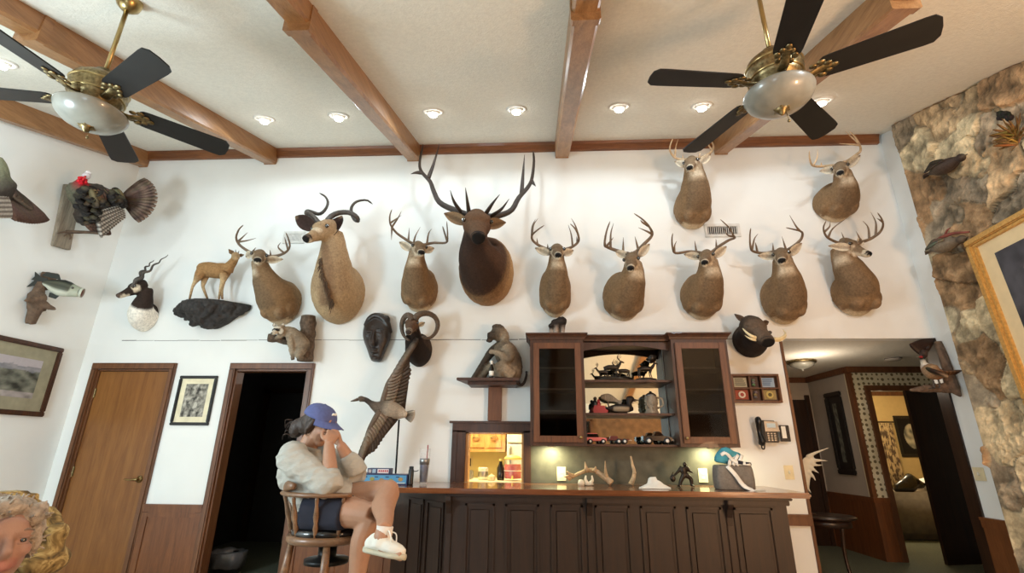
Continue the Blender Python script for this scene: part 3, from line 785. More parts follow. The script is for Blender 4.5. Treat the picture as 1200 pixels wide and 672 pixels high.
whitetail('dark-antlered whitetail deer mount, second to the right of the elk',
    (728.5, 350), .205, .26, (741, 297), (738.8, 315.6), .125, [((732.5, 300), (721, 294.5)), ((750, 299), (761.7, 285.6))], [
    ([(736, 298), (731.5, 296.7), (721, 293.3), (711.7, 289.8), (708.5, 286.7), (710.6, 272), (714.8, 259.6)], [[(709.6, 287.7), (708.5, 276.3)], [(711.6, 288.5), (719, 278.3)], [(714.8, 289.7), (715.8, 274.2), (719, 261.7)], [(729.4, 295), (730.4, 278.3)]]),
    ([(744, 297), (747, 294), (755.4, 285.6), (763.8, 276.3), (762.7, 269), (754.4, 258.5), (742.9, 250.2)], [[(763.8, 274.2), (757.5, 271), (748, 266.9)], [(759.6, 265), (753, 261), (750.5, 258)], [(747, 293), (744, 277.3)]])], dn=.62, r0=.021)
whitetail('whitetail deer mount set high beside the fan blade, above the right air vent',
    (808.5, 249), .185, .23, (811, 186), (808, 197.5), .128, [((803, 194.5), (790.5, 188.8)), ((822, 191), (833.5, 180))], [
    ([(806, 187), (803, 187), (793.4, 186), (786.6, 180), (785, 172.4), (788.5, 161.8)], [[(791, 185), (792.0, 172.4), (795.3, 161.8)], [(800, 187), (800, 181)]]),
    ([(815, 186), (821, 185), (831, 180), (836, 173), (834, 166), (828, 158)], [[(834, 176), (829, 168), (822, 164)], [(820, 186), (820, 179)]])], pale=True, dp=.36, dn=.58)
whitetail('whitetail deer mount whose right antler overlaps the right air vent',
    (818.5, 350), .195, .245, (828.5, 296.5), (825.3, 308.8), .123, [((818.5, 301.5), (801.4, 298.1)), ((838.5, 300), (852, 288.5))], [
    ([(824, 297), (820, 296.3), (807.9, 295), (792, 296.8), (788.4, 291.3), (787.4, 281), (788.4, 273.6)], [[(791, 295), (790.6, 288), (793, 282.5)], [(815.3, 296), (814, 282)]]),
    ([(831, 297), (834.9, 295), (843.2, 288.5), (854.4, 281.5), (860.9, 279.2), (859, 275.5), (854.4, 267), (844.1, 257.2)], [[(859.5, 278), (852.5, 275.5), (847.9, 267)], [(839.5, 292), (839, 280)]])])
whitetail('whitetail deer mount directly above the warthog head, with curved antlers',
    (913, 353), .195, .265, (915, 294.5), (916.3, 306.3), .125, [((906, 301), (888, 299.6)), ((926, 298), (940.3, 284.6))], [
    ([(911, 295), (907.5, 295), (895, 297), (882.5, 294.6), (879.4, 288.8), (878.8, 276), (879.8, 267.5)], [[(882, 293.4), (884, 280.4), (888.3, 274.2)], [(888, 296), (886, 288), (885, 284)], [(905, 296), (905.8, 284.6)]]),
    ([(918.5, 294.5), (924, 292.5), (932.5, 286.7), (938.8, 280.4), (940.4, 274), (937.7, 271), (930, 269), (921, 266.9)], [[(936.6, 272), (932.5, 264.8), (925.2, 252.3)], [(921, 293), (916.3, 277.3)]])])
whitetail('whitetail deer mount set highest at the right, pale antlers crossing the crown strip',
    (973.5, 242), .20, .21, (984.5, 192.5), (984.6, 203.5), .112, [((977, 199.5), (960.5, 200.5)), ((993.5, 195), (1009, 181.5))], [
    ([(981, 193), (977, 194), (961.8, 195.2), (952, 193.8), (949, 186.6), (948.3, 176.8)], [[(952.9, 194), (957.3, 185.7), (958.2, 175)], [(963, 195.5), (962, 190)]]),
    ([(988, 191), (993, 188.8), (1002.9, 182), (1008.2, 176.8), (1007.3, 169.6), (1002, 160.7), (995.7, 154)], [[(1005.8, 167.8), (998, 160.7), (990.4, 154)], [(1006.8, 170.5), (995.7, 169.3), (983.6, 168.2)]])], pale=True, dn=.58)
whitetail('whitetail deer mount with head turned right in profile, last at right above the hallway opening',
    (996.5, 347), .20, .235, (1000, 289), (1021, 298.3), .125, [((994, 290.5), (971, 288.2)), ((1007, 285.5), (1010, 279.5))], [
    ([(1000, 287.5), (995, 286.2), (984, 285.2), (972, 280), (967, 275), (965, 267), (968, 259)], [[(970.5, 279), (976, 268), (992, 256)], [(968, 272), (972, 266), (973, 260)], [(990, 285.5), (986, 272)]]),
    ([(1005, 286), (1010, 283.8), (1020.3, 280), (1030.3, 273), (1034.7, 265), (1033.3, 257), (1028.3, 249.4)], [[(1025.3, 276.5), (1026.3, 261), (1020.3, 248.6)], [(1018.3, 280), (1017.3, 267), (1011.2, 259)], [(1009, 284), (1003.2, 271)], [(1034, 260), (1027.5, 256)]])], dp=.34, dn=.46)

# ---------------------------------------------------------------- elk
ELK = c_((84, 58, 40)); ELKD = c_((50, 34, 25)); ELKT = c_((178, 142, 98))
def elk_head(f, up, sd):
    if f > .94: return BLK
    if up < -.5: return ELKD
    return mixc(ELK, c_((106, 80, 58)), .6 if up > .3 else .1)
def elk_neck(q, dn, sd):
    if q < .34: return mixc(ELKT, c_((150, 112, 74)), max(0, dn)) if q < .27 else mixc(ELKT, ELK, .6)
    if dn > .45: return ELKD
    return mixc(ELK, ELKD, .35+.3*max(0, dn))
def elk_extra(m, C, hw, hh):
    m.ell(C+V((-.02, -.28, -hh*.62)), (hw*.62, .14, hh*.34), col=c_((96, 66, 44)))
e1 = [(554, 255), (547, 251.8), (533.5, 246.8), (515.7, 237.9), (508.3, 224.5), (503.8, 212.6), (493.4, 200.7), (492, 188.8), (495.8, 169.5)]
e2 = [(563, 256), (567.7, 254.2), (582.6, 253.3), (599, 246.8), (607.9, 232), (618.3, 220), (623.2, 210), (625.7, 190), (624.8, 177)]
def sweep_back(pts, d0, d1): return [W(x, y, lerp(d0, d1, i/(len(pts)-1))) for i, (x, y) in enumerate(pts)]
EB, ET = .60, .34
mount('elk_mount', 'large elk mount with wide dark antlers and dark mane, highest head at centre', W(572, 322), .285, .37, W(558.5, 256, .56), W(561, 279, .96), .165,
    [(W(545, 261, .62), W(520, 249.8, .6)), (W(571, 264, .62), W(593, 260.8, .6))],
    [(sweep_back(e1, EB, ET), [[W(503.8, 209.6, .44), W(508.3, 191.8, .44), W(515, 168.6, .46)], [W(494, 202, .40), W(487.5, 202.5, .44), W(481.5, 204, .5)], [W(538, 248.3, .6), W(532, 236.4, .72), W(527.6, 223, .80)], [W(546, 251, .62), W(547.5, 234.9, .74), W(545.4, 220, .82)]], .036),
     (sweep_back(e2, EB, ET), [[W(610, 229.5, .46), W(613, 203.7, .44), W(614.7, 181.4, .46)], [W(622.8, 213, .40), W(627.8, 218.5, .44)], [W(570.7, 253.7, .62), W(576.7, 239.3, .74), W(585.6, 228, .80)], [W(578, 253.3, .60), W(587.5, 245.3, .70), W(596.6, 233.4, .76)]], .036)],
    (ELK, c_((60, 42, 30)), c_((92, 68, 48))), headcol=elk_head, neckcol=elk_neck, voxel=.014, earw=.06, neck_out=.42, neck_up=.34, mane=.20, horn_mat='antler_elk', cat='elk mount', lean=(0, .05, 1), extra=elk_extra, eyer=.022,
    earpale=(c_((150, 122, 92)), c_((60, 44, 34))))

# ---------------------------------------------------------------- kudu
KU = c_((172, 146, 112)); KUD = c_((116, 88, 66))
def kudu_head(f, up, sd):
    if f > .95: return BLK
    if f > .85: return c_((120, 98, 82)) if up > -.2 else WHITE
    if .48 < f < .58 and up > .1: return mixc(WHITE, KU, .4)
    return mixc(KU, c_((150, 120, 92)), .5 if up > 0 else 0)
def kudu_neck(q, dn, sd):
    if dn > .95 and q > .3: return mixc(KUD, KU, .2)
    if dn > .6 and q > .38: return mixc(KUD, KU, .65)
    return KU if q < .45 else mixc(KU, c_((158, 128, 94)), .5)
KB = .62
kp = [(373.5, 264), (370.5, 258), (364, 252), (359.5, 250.5), (360.5, 247.8), (367, 249.3), (374.5, 251), (381, 246), (384.3, 237.5), (381, 230.5), (374.2, 226.4)]
kd = [.60, .57, .52, .50, .44, .40, .40, .42, .40, .36, .34]
kq = [(381.5, 266), (385.5, 256), (395.6, 250), (408.3, 249.2), (417.5, 254), (419.5, 258.8), (415, 257), (411.5, 248), (413, 241), (419, 236), (429.8, 234.8), (436.6, 239.5)]
ke = [.60, .56, .52, .50, .48, .42, .37, .35, .36, .36, .34, .30]
kudu = mount('kudu_mount', 'large tan antelope mount with spiral horns, big round ears and dark throat fringe', W(402, 347), .25, .335, W(380, 267, .58), W(356.5, 280, .80), .142, L=.40, ears=
    [(W(369, 268, .58), W(345.5, 253.5, .52)), (W(389, 275, .54), W(400.5, 252.5, .42))],
    antlers=[([W(x, y, d) for (x, y), d in zip(kp, kd)], [], .030), ([W(x, y, d) for (x, y), d in zip(kq, ke)], [], .030)],
    pal=(KU, c_((70, 48, 40)), c_((128, 104, 80))), headcol=kudu_head, neckcol=kudu_neck, voxel=.013, earw=.075, neck_out=.40, neck_up=.36, horn_mat='horn_dark', cat='antelope mount', lean=(-.25, -.05, 1), eyer=.021,
    earpale=(c_((62, 44, 38)), c_((48, 34, 30))), mane=.12)
fr = M(); random.seed(5)
fpts = [surf(x, y, .008) for x, y in ((373, 301), (376, 316), (381, 332), (386.5, 346), (391, 358))]
fcur = smooth(fpts, 90)
for k in range(91):
    q = k/90; b = fcur[k]+V((random.uniform(-.014, .014), 0, 0)); ln = .035+.05*q
    e = b+V((random.uniform(-.012, .012), -.025, -ln-.03*random.random()))
    fr.tube([b, b.lerp(e, .5)+V((0, -.008, 0)), e], .006, .001, 4, 5)
build('throat_fringe', fr, 'fringe_hair', kudu, True)

# ---------------------------------------------------------------- blackbuck
BB = c_((48, 36, 30))
def bb_head(f, up, sd):
    if f > .93: return c_((90, 74, 66))
    if f > .80 and up < -.1: return WHITE
    if .20 < f < .48 and sd > .62 and -.6 < up < .75: return WHITE
    if up < -.6: return WHITE if f > .6 else BB
    return BB
def bb_neck(q, dn, sd):
    if q > .52: return BB
    if dn < -.25: return BB
    return c_((236, 230, 218))
def spiral(pts, turns, amp, n=60):
    p = smooth(pts, n); out = []
    for i, q in enumerate(p):
        d = (p[min(i+1, n)]-p[max(i-1, 0)]).normalized(); x = d.orthogonal().normalized(); y = d.cross(x); f = i/n
        a = turns*2*PI*f; out.append(q+(x*math.cos(a)+y*math.sin(a))*amp*(1-.75*f)*min(1, f*6))
    return out
bbm = mount('blackbuck_mount', 'small black and white antelope mount in profile with long corkscrew horns', W(173, 373), .125, .165, W(158, 337, .30), W(136.5, 347, .42), .078, L=.27, ears=
    [(W(161.5, 337, .28), W(169, 329, .20))], antlers=[], pal=(BB, c_((30, 24, 22)), BB), headcol=bb_head, neckcol=bb_neck, voxel=.0085, earw=.028, neck_out=.2, neck_up=.16, cat='antelope mount', lean=(-.25, -.05, 1), eyer=.013, eyef=.36,
    earpale=(WHITE, c_((60, 48, 42))))
for pts, d in (([(154, 337), (162, 328.5), (168.7, 321.8), (176, 315.8), (183.6, 309), (189.5, 304.7), (196.7, 298.7)], .36), ([(156, 336), (163.5, 323.5), (169.4, 315.8), (174.6, 310.6), (180, 305)], .24)):
    h = M(); p = spiral([W(x, y, d-.012*i) for i, (x, y) in enumerate(pts)], 4.2, .017); k = len(p)-1
    h.sweep(p, [.019*(1-.85*i/k)*(1+.10*(i % 2)) for i in range(k+1)], (.3, -1, .2), 10); build('horn', h, 'horn_dark', bbm, True)

# ---------------------------------------------------------------- mouflon ram
RM = c_((62, 46, 36)); RMD = c_((34, 26, 22))
def ram_head(f, up, sd):
    if f > .97: return c_((60, 48, 42))
    if f > .84: return c_((196, 180, 156))
    if f > .7: return mixc(WHITE, RM, .6)
    if up < -.5: return c_((120, 100, 82))
    return c_((92, 70, 54))
def ram_neck(q, dn, sd): return RMD if dn > .15 else (RM if q < .6 else c_((76, 56, 44)))
ram = mount('ram_mount', 'dark brown wild sheep ram mount with two thick curled horns, above the flying goose', W(493, 412), .125, .17, W(484.5, 375, .30), W(478.2, 389.8, .52), .082, L=.27, ears=
    [(W(492.5, 381, .33), W(498.2, 377.6, .30))], antlers=[], pal=(RM, c_((40, 30, 26)), RM), headcol=ram_head, neckcol=ram_neck, voxel=.0095, earw=.025, neck_out=.22, neck_up=.18, cat='sheep mount', eyer=.012, mane=.1, lean=(-.05, 0, 1))
for pts, ds in (([(486, 374.5), (489, 370.5), (494, 368), (502, 367.8), (509.5, 371.8), (513, 380), (511, 389), (505.5, 395.3), (499, 396.8), (495, 394.5)], [.40, .40, .38, .33, .28, .25, .26, .31, .36, .41]),
                ([(483.5, 374.5), (480.5, 370.8), (476.5, 370), (472.7, 374.3), (470.8, 382), (471.8, 390), (475, 396), (479, 399)], [.40, .41, .40, .37, .34, .35, .39, .46])):
    h = M(); p = smooth([W(x, y, d) for (x, y), d in zip(pts, ds)], 40); k = len(p)-1
    h.sweep(p, [(.036*(1-.72*(i/k)**1.1)*(1+.05*(i % 2)), .030*(1-.72*(i/k)**1.1)*(1+.05*(i % 2))) for i in range(k+1)], (.3, -1, .2), 10); build('horn', h, 'horn_ram', ram, True)

# ---------------------------------------------------------------- warthog
WH = c_((64, 52, 43)); WHD = c_((40, 31, 27))
WHP = [(-.16, .20, .20, .20), (0., .30, .25, .34), (.14, .31, .25, .36), (.30, .28, .20, .34), (.45, .23, .16, .28), (.60, .20, .14, .22), (.75, .22, .13, .19), (.88, .185, .125, .16), (.97, .165, .13, .145), (1.0, .14, .11, .12)]
def wh_head(f, up, sd):
    if f > .985: return BLK
    return mixc(WH, c_((104, 86, 70)), .7) if up > .25 and f > .15 else (WHD if up < -.4 else WH)
wh = mount('warthog_mount', 'dark warthog head mount with curved ivory tusks, left of the hallway opening', W(877, 401), .165, .175, W(880, 380, .26), W(901, 401, .56), .145,
    [(W(873, 377, .30), W(860.5, 367.8, .26)), (W(894, 380, .28), W(902, 377, .22))], [], (WHD, c_((30, 24, 22)), WHD), headcol=wh_head, neckcol=lambda q, dn, sd: WHD if dn > -.3 else WH, headp=WHP, voxel=.0095, earw=.03,
    neck_out=.14, neck_up=.05, cat='warthog mount', eyer=.010, eyef=.30, lean=(0, -.6, .8), earpale=(c_((96, 78, 64)), WHD))
for pts, d, r in (([(889, 397), (882, 394.8), (875.5, 390.5), (870.3, 385.2)], (.46, .50, .48, .42), .018), ([(890, 399.5), (882, 398.2), (876.5, 395.8), (873, 393.2)], (.46, .49, .48, .44), .012),
                  ([(907, 397.5), (913, 397.5), (918.5, 394.5), (920.3, 390.5), (917.7, 386.6)], (.46, .46, .42, .36, .31), .018), ([(907, 399.2), (914, 399.4), (919.5, 396.6), (921.8, 393)], (.46, .45, .42, .38), .012)):
    h = M(); k = 18; p = smooth([W(x, y, dd) for (x, y), dd in zip(pts, d)], k); h.sweep(p, [r*(1-.75*(i/k)**1.4) for i in range(k+1)], (.3, -1, .2), 10); build('tusk', h, 'ivory', wh, True)
for dx, dz in ((-.085, -.02), (.085, -.02)):
    w_ = M(); w_.ell(W(888 if dx < 0 else 902, 390, .40 if dx < 0 else .42), (.02, .02, .018)); build('wart', w_, 'horn_dark', wh, True)
# ================================================================ FULL MOUNTS AND OTHER THINGS ON THE WALLS
def blend(c, a=.12): return tuple(min(1, x*(1+random.uniform(-a, a))) for x in c)
def limb(m, pts, rad, col, seg=10, n=None):
    n = n or (len(pts)-1)*4
    p = smooth(pts, n); rr = [lerpl(rad, i/n) for i in range(n+1)]
    return m.sweep(p, rr, (.21, -.9, .3), seg, col) if not isinstance(col, list) else m.sweep(p, rr, (.21, -.9, .3), seg, cols=[mixc(*[lerpl(col, i/n)]*2, 0) for i in range(n+1)])
def feather(m, base, d, nrm, L, w, col, tipc=None, n=6, bars=None, thick=.002):
    d = V(d).normalized(); nrm = V(nrm); nrm = (nrm-d*nrm.dot(d)).normalized(); s = d.cross(nrm); base = V(base)
    pr = [.45, .8, .97, 1., 1., .9, .45]
    rings, cs = [], []
    for i in range(n+1):
        f = i/n; ww = w*lerpl(pr, f); c0 = base+d*(L*f); rings.append([c0+s*ww, c0+nrm*thick, c0-s*ww, c0-nrm*thick*.4])
        c = mixc(col, tipc, max(0, f*1.6-.6)) if tipc else col
        if bars and i % 2: c = bars
        cs.append(c)
    return m.loft(rings, cs)

# ---- small antelope standing on a rock ledge
t = thing('small_antelope', 'small fawn-coloured antelope with two tiny straight horns standing on a dark rock ledge', 'antelope', W(245, 351, .2))
FA = c_((150, 114, 74)); FAL = c_((186, 160, 122)); FAD = c_((108, 80, 52)); D0 = .20
m = M()
limb(m, [W(235.5, 320, D0), W(238, 316.5, D0), W(246, 316.5, D0), W(254, 317.5, D0), W(262, 317.5, D0), W(267, 318, D0+.01)], [(.03, .05), (.075, .085), (.085, .095), (.085, .09), (.085, .09), (.04, .055)], FA, 14)
limb(m, [W(266, 316, D0+.01), W(270, 311, D0+.03), W(274, 306, D0+.05), W(276, 301.5, D0+.07)], [.072, .05, .042, .036], FA)
limb(m, [W(276, 299.5, D0+.06), W(276.6, 301.5, D0+.12), W(277, 304, D0+.19)], [.042, .038, .017], mixc(FA, FAL, .5))
limb(m, [W(237, 318, D0+.03), W(233.5, 323, D0+.05), W(228.5, 331, D0+.03), W(225.5, 337, D0+.03), W(222, 351.8, D0+.03)], [.06, .05, .022, .015, .012], [FA, FA, FAL, FAL, FAD])
limb(m, [W(240, 320, D0-.05), W(239, 330, D0-.05), W(238, 337, D0-.05), W(243.5, 351.2, D0-.05)], [.06, .03, .017, .012], [FA, FAL, FAL, FAD])
limb(m, [W(262.5, 321, D0+.05), W(261, 330, D0+.05), W(258.5, 338, D0+.05), W(256.5, 351.4, D0+.05)], [.05, .026, .016, .012], [FA, FAL, FAL, FAD])
limb(m, [W(264, 321, D0-.05), W(261.5, 330, D0-.05), W(260, 340, D0-.05), W(260.5, 351, D0-.05)], [.05, .026, .016, .012], [FA, FA, FAL, FAD])
limb(m, [W(234.5, 317, D0), W(232.5, 321, D0), W(233, 325, D0)], [.012, .016, .005], FAD)
b = remesh(m, .008, 3)
for base, tip in (((274.3, 299, ), (268, 292.3)), ((279, 300), (286, 298.8))):
    limb(b, [W(*base, D0+.06), W((base[0]+tip[0])/2, (base[1]+tip[1])/2, D0+.05), W(*tip, D0+.04)], [(.012, .008), (.027, .009), (.004, .003)], FAD, 10)
build('body', b, 'fur', t, True)
for x, y, x2, y2 in ((276, 298.5, 276.2, 292.6), (278.5, 298.8, 280.2, 294)):
    build('horn', M().tube([W(x, y, D0+.06), W((x+x2)/2, (y+y2)/2, D0+.06), W(x2, y2, D0+.07)], .008, .002), 'horn_dark', t, True)
for x in (274.6, 278.6): build('eye', M().ell(W(x, 301, D0+.105), .009, seg=8, rings=6), 'eye', t, True)
# ledge
zt = W(245, 352.4, D0).z; xa, xb = W(201, 352, .1).x, W(291, 352, .1).x
m = M(); rings = []
prof = [(0., .03, .035), (.08, .09, .07), (.2, .22, .14), (.35, .28, .20), (.5, .30, .235), (.65, .29, .23), (.8, .24, .18), (.93, .14, .09), (1., .03, .045)]
for f, dep, drop in [(i/40, *[lerpl([p[k] for p in prof], i/40) for k in (1, 2)]) for i in range(41)]:
    x = lerp(xa, xb, f); rg = []
    for yy, zz in ((0, 0), (.25, .0), (.6, .0), (.9, -.0), (1., -.03), (.97, -.25), (.85, -.55), (.6, -.85), (.3, -1.), (0, -1.)):
        rg.append(V((x, DW-.004-dep*yy, zt+zz*drop*1.15)))
    rings.append(rg)
m.loft(rings); random.seed(8)
for k in range(70):
    f = random.uniform(.06, .94); dep = lerpl([p[1] for p in prof], f); drop = lerpl([p[2] for p in prof], f); q = random.uniform(.15, .95)
    r = random.uniform(.022, .05)
    m.ell((lerp(xa, xb, f), DW-dep*lerp(1., .35, q**2), zt-.03-drop*q*1.05), (r*1.3, r, r), seg=8, rings=6)
m = remesh(m, .012, 1)
for p in m.v:
    n = noise.fractal(p*16, .9, 2, 4); p += V((n, n, 0 if p.z > zt-.012 else n))*.012
    p.y = min(p.y, DW-.002); p.z = min(p.z, zt)
o = build('rock_ledge', m, 'rock_black', None, True); tag(o, 'rough black rock ledge on the wall carrying the small antelope', 'ledge')

# ---- raccoon and log over the dark doorway
lg = thing('log_mount', 'upright bark log with a side branch, mounted above the dark doorway behind the raccoon', 'log', W(357, 422, .1))
m = M(); p0, p1 = W(357, 423.5, .10), W(361.3, 371, .12)
m.sweep(smooth([p0, p0.lerp(p1, .5)+V((.01, 0, 0)), p1], 14), [.075+.006*math.sin(i*1.7) for i in range(15)], (0, -1, 0), 20)
for i, p in enumerate(m.v): n = noise.noise(V((p.x*30, p.y*30, p.z*5))); m.v[i] = p+V((n, n, 0))*.008
build('trunk', m, 'bark', lg, True)
build('cut_end', M().lathe(p1+V((0, 0, .0)), [(.074, -.004), (.07, .004), (0, .005)], p1-p0), 'weathered_wood', lg, True)
m = M(); m.sweep(smooth([W(352, 402.5, .10), W(336, 400, .20), W(325, 397.3, .25), W(314, 396, .30)], 12), [.04]*6+[.038, .038, .04, .044, .042, .042, .04], (0, 0, 1), 14); wobble(m, .008, 22)
build('branch', m, 'bark', lg, True)
t = thing('raccoon', 'stuffed raccoon with black mask clinging to the log above the dark doorway', 'raccoon', W(350, 421, .2))
RG = c_((142, 126, 106)); RGD = c_((70, 58, 48)); RW = c_((200, 190, 172)); D0 = .24
m = M()
limb(m, [W(333, 388, D0+.06), W(341, 390.5, D0+.03), W(348, 397, D0), W(353, 405, D0-.03), W(356, 413, D0-.05)], [.05, .062, .078, .088, .06], [RG, RG, mixc(RG, RGD, .4), RG, RGD], 14)
m.ell(W(327.5, 386.5, D0+.10), (.062, .055, .05), col=RG)
limb(m, [W(326, 387.5, D0+.13), W(321.5, 389.5, D0+.18), W(318.6, 390.8, D0+.21)], [.036, .024, .012], RW)
for x, y in ((321.5, 380.8), (331.8, 380.8)): m.ell(W(x, y, D0+.09), (.02, .012, .022), col=RGD); m.ell(W(x, y-.5, D0+.10), (.012, .008, .014), col=RW)
m.ell(W(323.6, 386.6, D0+.145), (.036, .022, .013), col=BLK)
m.ell(W(324.5, 384.3, D0+.145), (.034, .02, .008), col=RW)
limb(m, [W(340, 394, D0+.06), W(341, 402, D0+.07), W(342, 412, D0+.05), W(343.5, 422, D0+.03)], [.042, .034, .026, .018], [RG, RG, mixc(RG, RW, .3), RGD])
limb(m, [W(333, 391, D0+.08), W(327, 395, D0+.09), W(322, 397.5, D0+.08)], [.032, .024, .016], [RG, RG, RGD])
limb(m, [W(354, 411, D0-.01), W(350, 417, D0+.05), W(356, 422.3, D0)], [.05, .035, .02], [RG, RG, RGD])
b = remesh(m, .0085, 2)
for p in b.v: n = noise.noise(p*40); p += V((n, n, n))*.004
b.ell(W(323.2, 387.2, D0+.172), (.040, .016, .015), col=BLK); b.ell(W(324.8, 384.2, D0+.158), (.040, .014, .010), col=RW); b.ell(W(329.5, 388.6, D0+.14), (.026, .02, .03), col=RW); b.ell(W(320.3, 391.4, D0+.20), (.02, .014, .010), col=RW)
for k in range(5): b.ell(W(326.5+.8*k, 383.2+.4*k, D0+.14-.01*k), (.01, .01, .012), col=RG)
build('body', b, 'fur', t, True)
build('nose', M().ell(W(318, 390.9, D0+.225), .008, seg=8, rings=6), 'eye', t, True)
for x in (322.6, 326.2): build('eye', M().ell(W(x, 386.8, D0+.192), .006, seg=8, rings=6), 'eye', t, True)

# ---- carved mask
t = thing('carved_mask', 'dark carved wooden face mask with closed eyes hanging left of the ram', 'mask', W(442, 395, .02))
ol = [(440, 367.3), (446, 367.6), (453, 370.6), (457.5, 379), (458.2, 387), (457.8, 395), (455.2, 403), (451, 413), (446.5, 423), (441, 424), (435, 422), (430.5, 410), (426.5, 399), (425.4, 391), (427, 382), (431, 374), (435, 369.5)]
cx, cy = 442, 396; m = M(); rings = []
for q, d in ((1., .004), (1.02, .035), (.95, .075), (.80, .105), (.58, .125), (.3, .135), (.05, .138)):
    rings.append([W(cx+(x-cx)*q, cy+(y-cy)*q, d) for x, y in smooth([V((x, y, 0)) for x, y in ol+[ol[0]]], 48)[:-1] for x, y in [(x, y)]] if False else [W(cx+(p.x-cx)*q, cy+(p.y-cy)*q, d) for p in smooth([V((x, y, 0)) for x, y in ol+[ol[0]]], 48)[:-1]])
m.loft(rings)
def me_(x, y, d, rx, ry, rz): m.ell(W(x, y, d), (rx*.0088, rz, ry*.0088), seg=12, rings=8)
limb(m, [W(438.5, 388, .13), W(437, 395, .155), W(436.3, 402, .18), W(437.5, 405.5, .15)], [.018, .022, .034, .02], (.5,)*3)
for x, y in ((431.5, 388.5), (445, 387)): me_(x, y, .125, 5.5, 1.4, .02); me_(x, y+4.3, .122, 4.5, 2.3, .022); me_(x, y+7, .118, 5, .8, .02)
me_(437.5, 409.6, .13, 5.6, 1.2, .02); me_(437.5, 413, .125, 5, 1.5, .022); me_(439, 420, .10, 5, 2.5, .03)
limb(m, [W(428, 382, .05), W(433, 374, .09), W(440, 370, .10), W(448, 373, .10), W(454, 381, .085), W(457, 391, .05)], [.022, .03, .03, .034, .036, .03], (.5,)*3)
m.ell(W(452, 376, .08), (.05, .04, .06))
m = remesh(m, .006, 1)
for p in m.v: p.y = min(p.y, DW-.003)
build('mask_face', m, 'mask_wood', t, True)

# ---- baboon on its bracket shelf with a bottle
zs = 1.905; sx0, sx1 = -.785, -.18
t = thing('bracket_shelf', 'small dark wooden bracket shelf on a post under the baboon', 'shelf', (-.42, 4.9, zs-.03))
build('shelf_board', M().prism([(sx0+.06, 5, zs-.028), (sx0, 4.68, zs-.028), (sx1, 4.68, zs-.028), (sx1, 5, zs-.028)], (0, 0, .028)), 'hutch_wood', t, bevel=.004)
build('shelf_apron', M().bb((sx0+.10, 4.76, zs-.06), (sx1-.03, 5, zs-.028)), 'hutch_wood', t, bevel=.003)
build('support_post', M().bb((-.50, 4.93, 1.517), (-.365, 4.999, zs-.06)), 'hutch_wood_light', t, bevel=.004)
t = thing('baboon', 'stuffed brown baboon sitting sideways on the bracket shelf left of the cabinet', 'baboon', (-.3, 4.85, zs))
BA = c_((104, 90, 74)); BAD = c_((66, 56, 47)); BAL = c_((142, 126, 106)); D0 = .17
m = M()
limb(m, [W(595, 444, D0), W(597.5, 436, D0), W(597, 424, D0), W(592, 412, D0), W(587, 402, D0)], [.10, .125, .125, .115, .075], [BA, BA, BAD, BA, BA], 16)
m.ell(W(584.5, 391, D0), (.085, .07, .085), col=BA); m.ell(W(583, 383.5, D0), (.062, .05, .03), col=BAD); m.ell(W(591, 396, D0), (.05, .06, .085), col=BAL)
limb(m, [W(581, 391.5, D0+.02), W(575.5, 393.5, D0+.03), W(571.2, 394, D0+.03)], [.055, .042, .032], [BAD, BAD, BLK])
m.ell(W(573.5, 399.5, D0+.02), (.034, .03, .02), col=BAD)
limb(m, [W(588, 405, D0-.07), W(577, 412, D0-.07), W(568, 424, D0-.05), W(560, 436, D0-.02), W(552, 447, D0)], [.06, .048, .036, .03, .022], BAD)
limb(m, [W(592, 407, D0+.10), W(598, 416, D0+.13), W(594, 421.5, D0+.15), W(584, 414.5, D0+.15), W(574, 412, D0+.12)], [.055, .048, .036, .03, .022], [BAL, BA, BA, BAL, BAL])
limb(m, [W(599, 441, D0+.08), W(590, 432, D0+.13), W(585, 429, D0+.14), W(586, 438, D0+.14), W(588, 446.5, D0+.14), W(580, 447.3, D0+.15)], [.07, .062, .05, .036, .028, .018], [BAL, BAL, BA, BA, BAD, BAD])
limb(m, [W(590, 441, D0-.05), W(574, 431, D0-.06), W(566, 441, D0-.03), W(561, 446.8, D0), W(555, 447.6, D0+.01)], [.07, .05, .034, .026, .016], [BA, BAL, BA, BAD, BAD])
b = remesh(m, .0095, 2)
for p in b.v:
    n = noise.noise(p*35); p += V((n, n, n))*.005
    p.z = max(p.z, zs+.002); p.y = min(p.y, 4.995)
build('body', b, 'fur', t, True)
build('eye', M().ell(W(577.5, 389, D0+.075), .007, seg=8, rings=6), 'eye', t, True)
build('tail', M().tube([W(602, 446, D0-.01), W(609.5, 451.5, D0-.01), W(614, 449, D0-.02), W(616.8, 441, D0-.03), W(617, 435.5, D0-.04)], .018, .011), 'hair_dark', t, True)
t = thing('bottle', "small dark bottle with white cap and label at the baboon's feet", 'bottle', W(575.7, 446.6, .29))
q = V((W(575.7, 446.6, .29).x, 4.71, zs)); m = M(); m.lathe(q, [(.0, 0), (.022, .0), (.023, .01), (.023, .09), (.012, .12), (.010, .14), (0, .14)]); build('bottle_body', m, 'glass_dark', t, True)
build('cap', M().lathe(q, [(.012, .13), (.0125, .165), (0, .166)]), 'white_cloth', t, True); build('paper_label', M().lathe(q, [(.0235, .02), (.0235, .065)]), 'white_cloth', t, True)

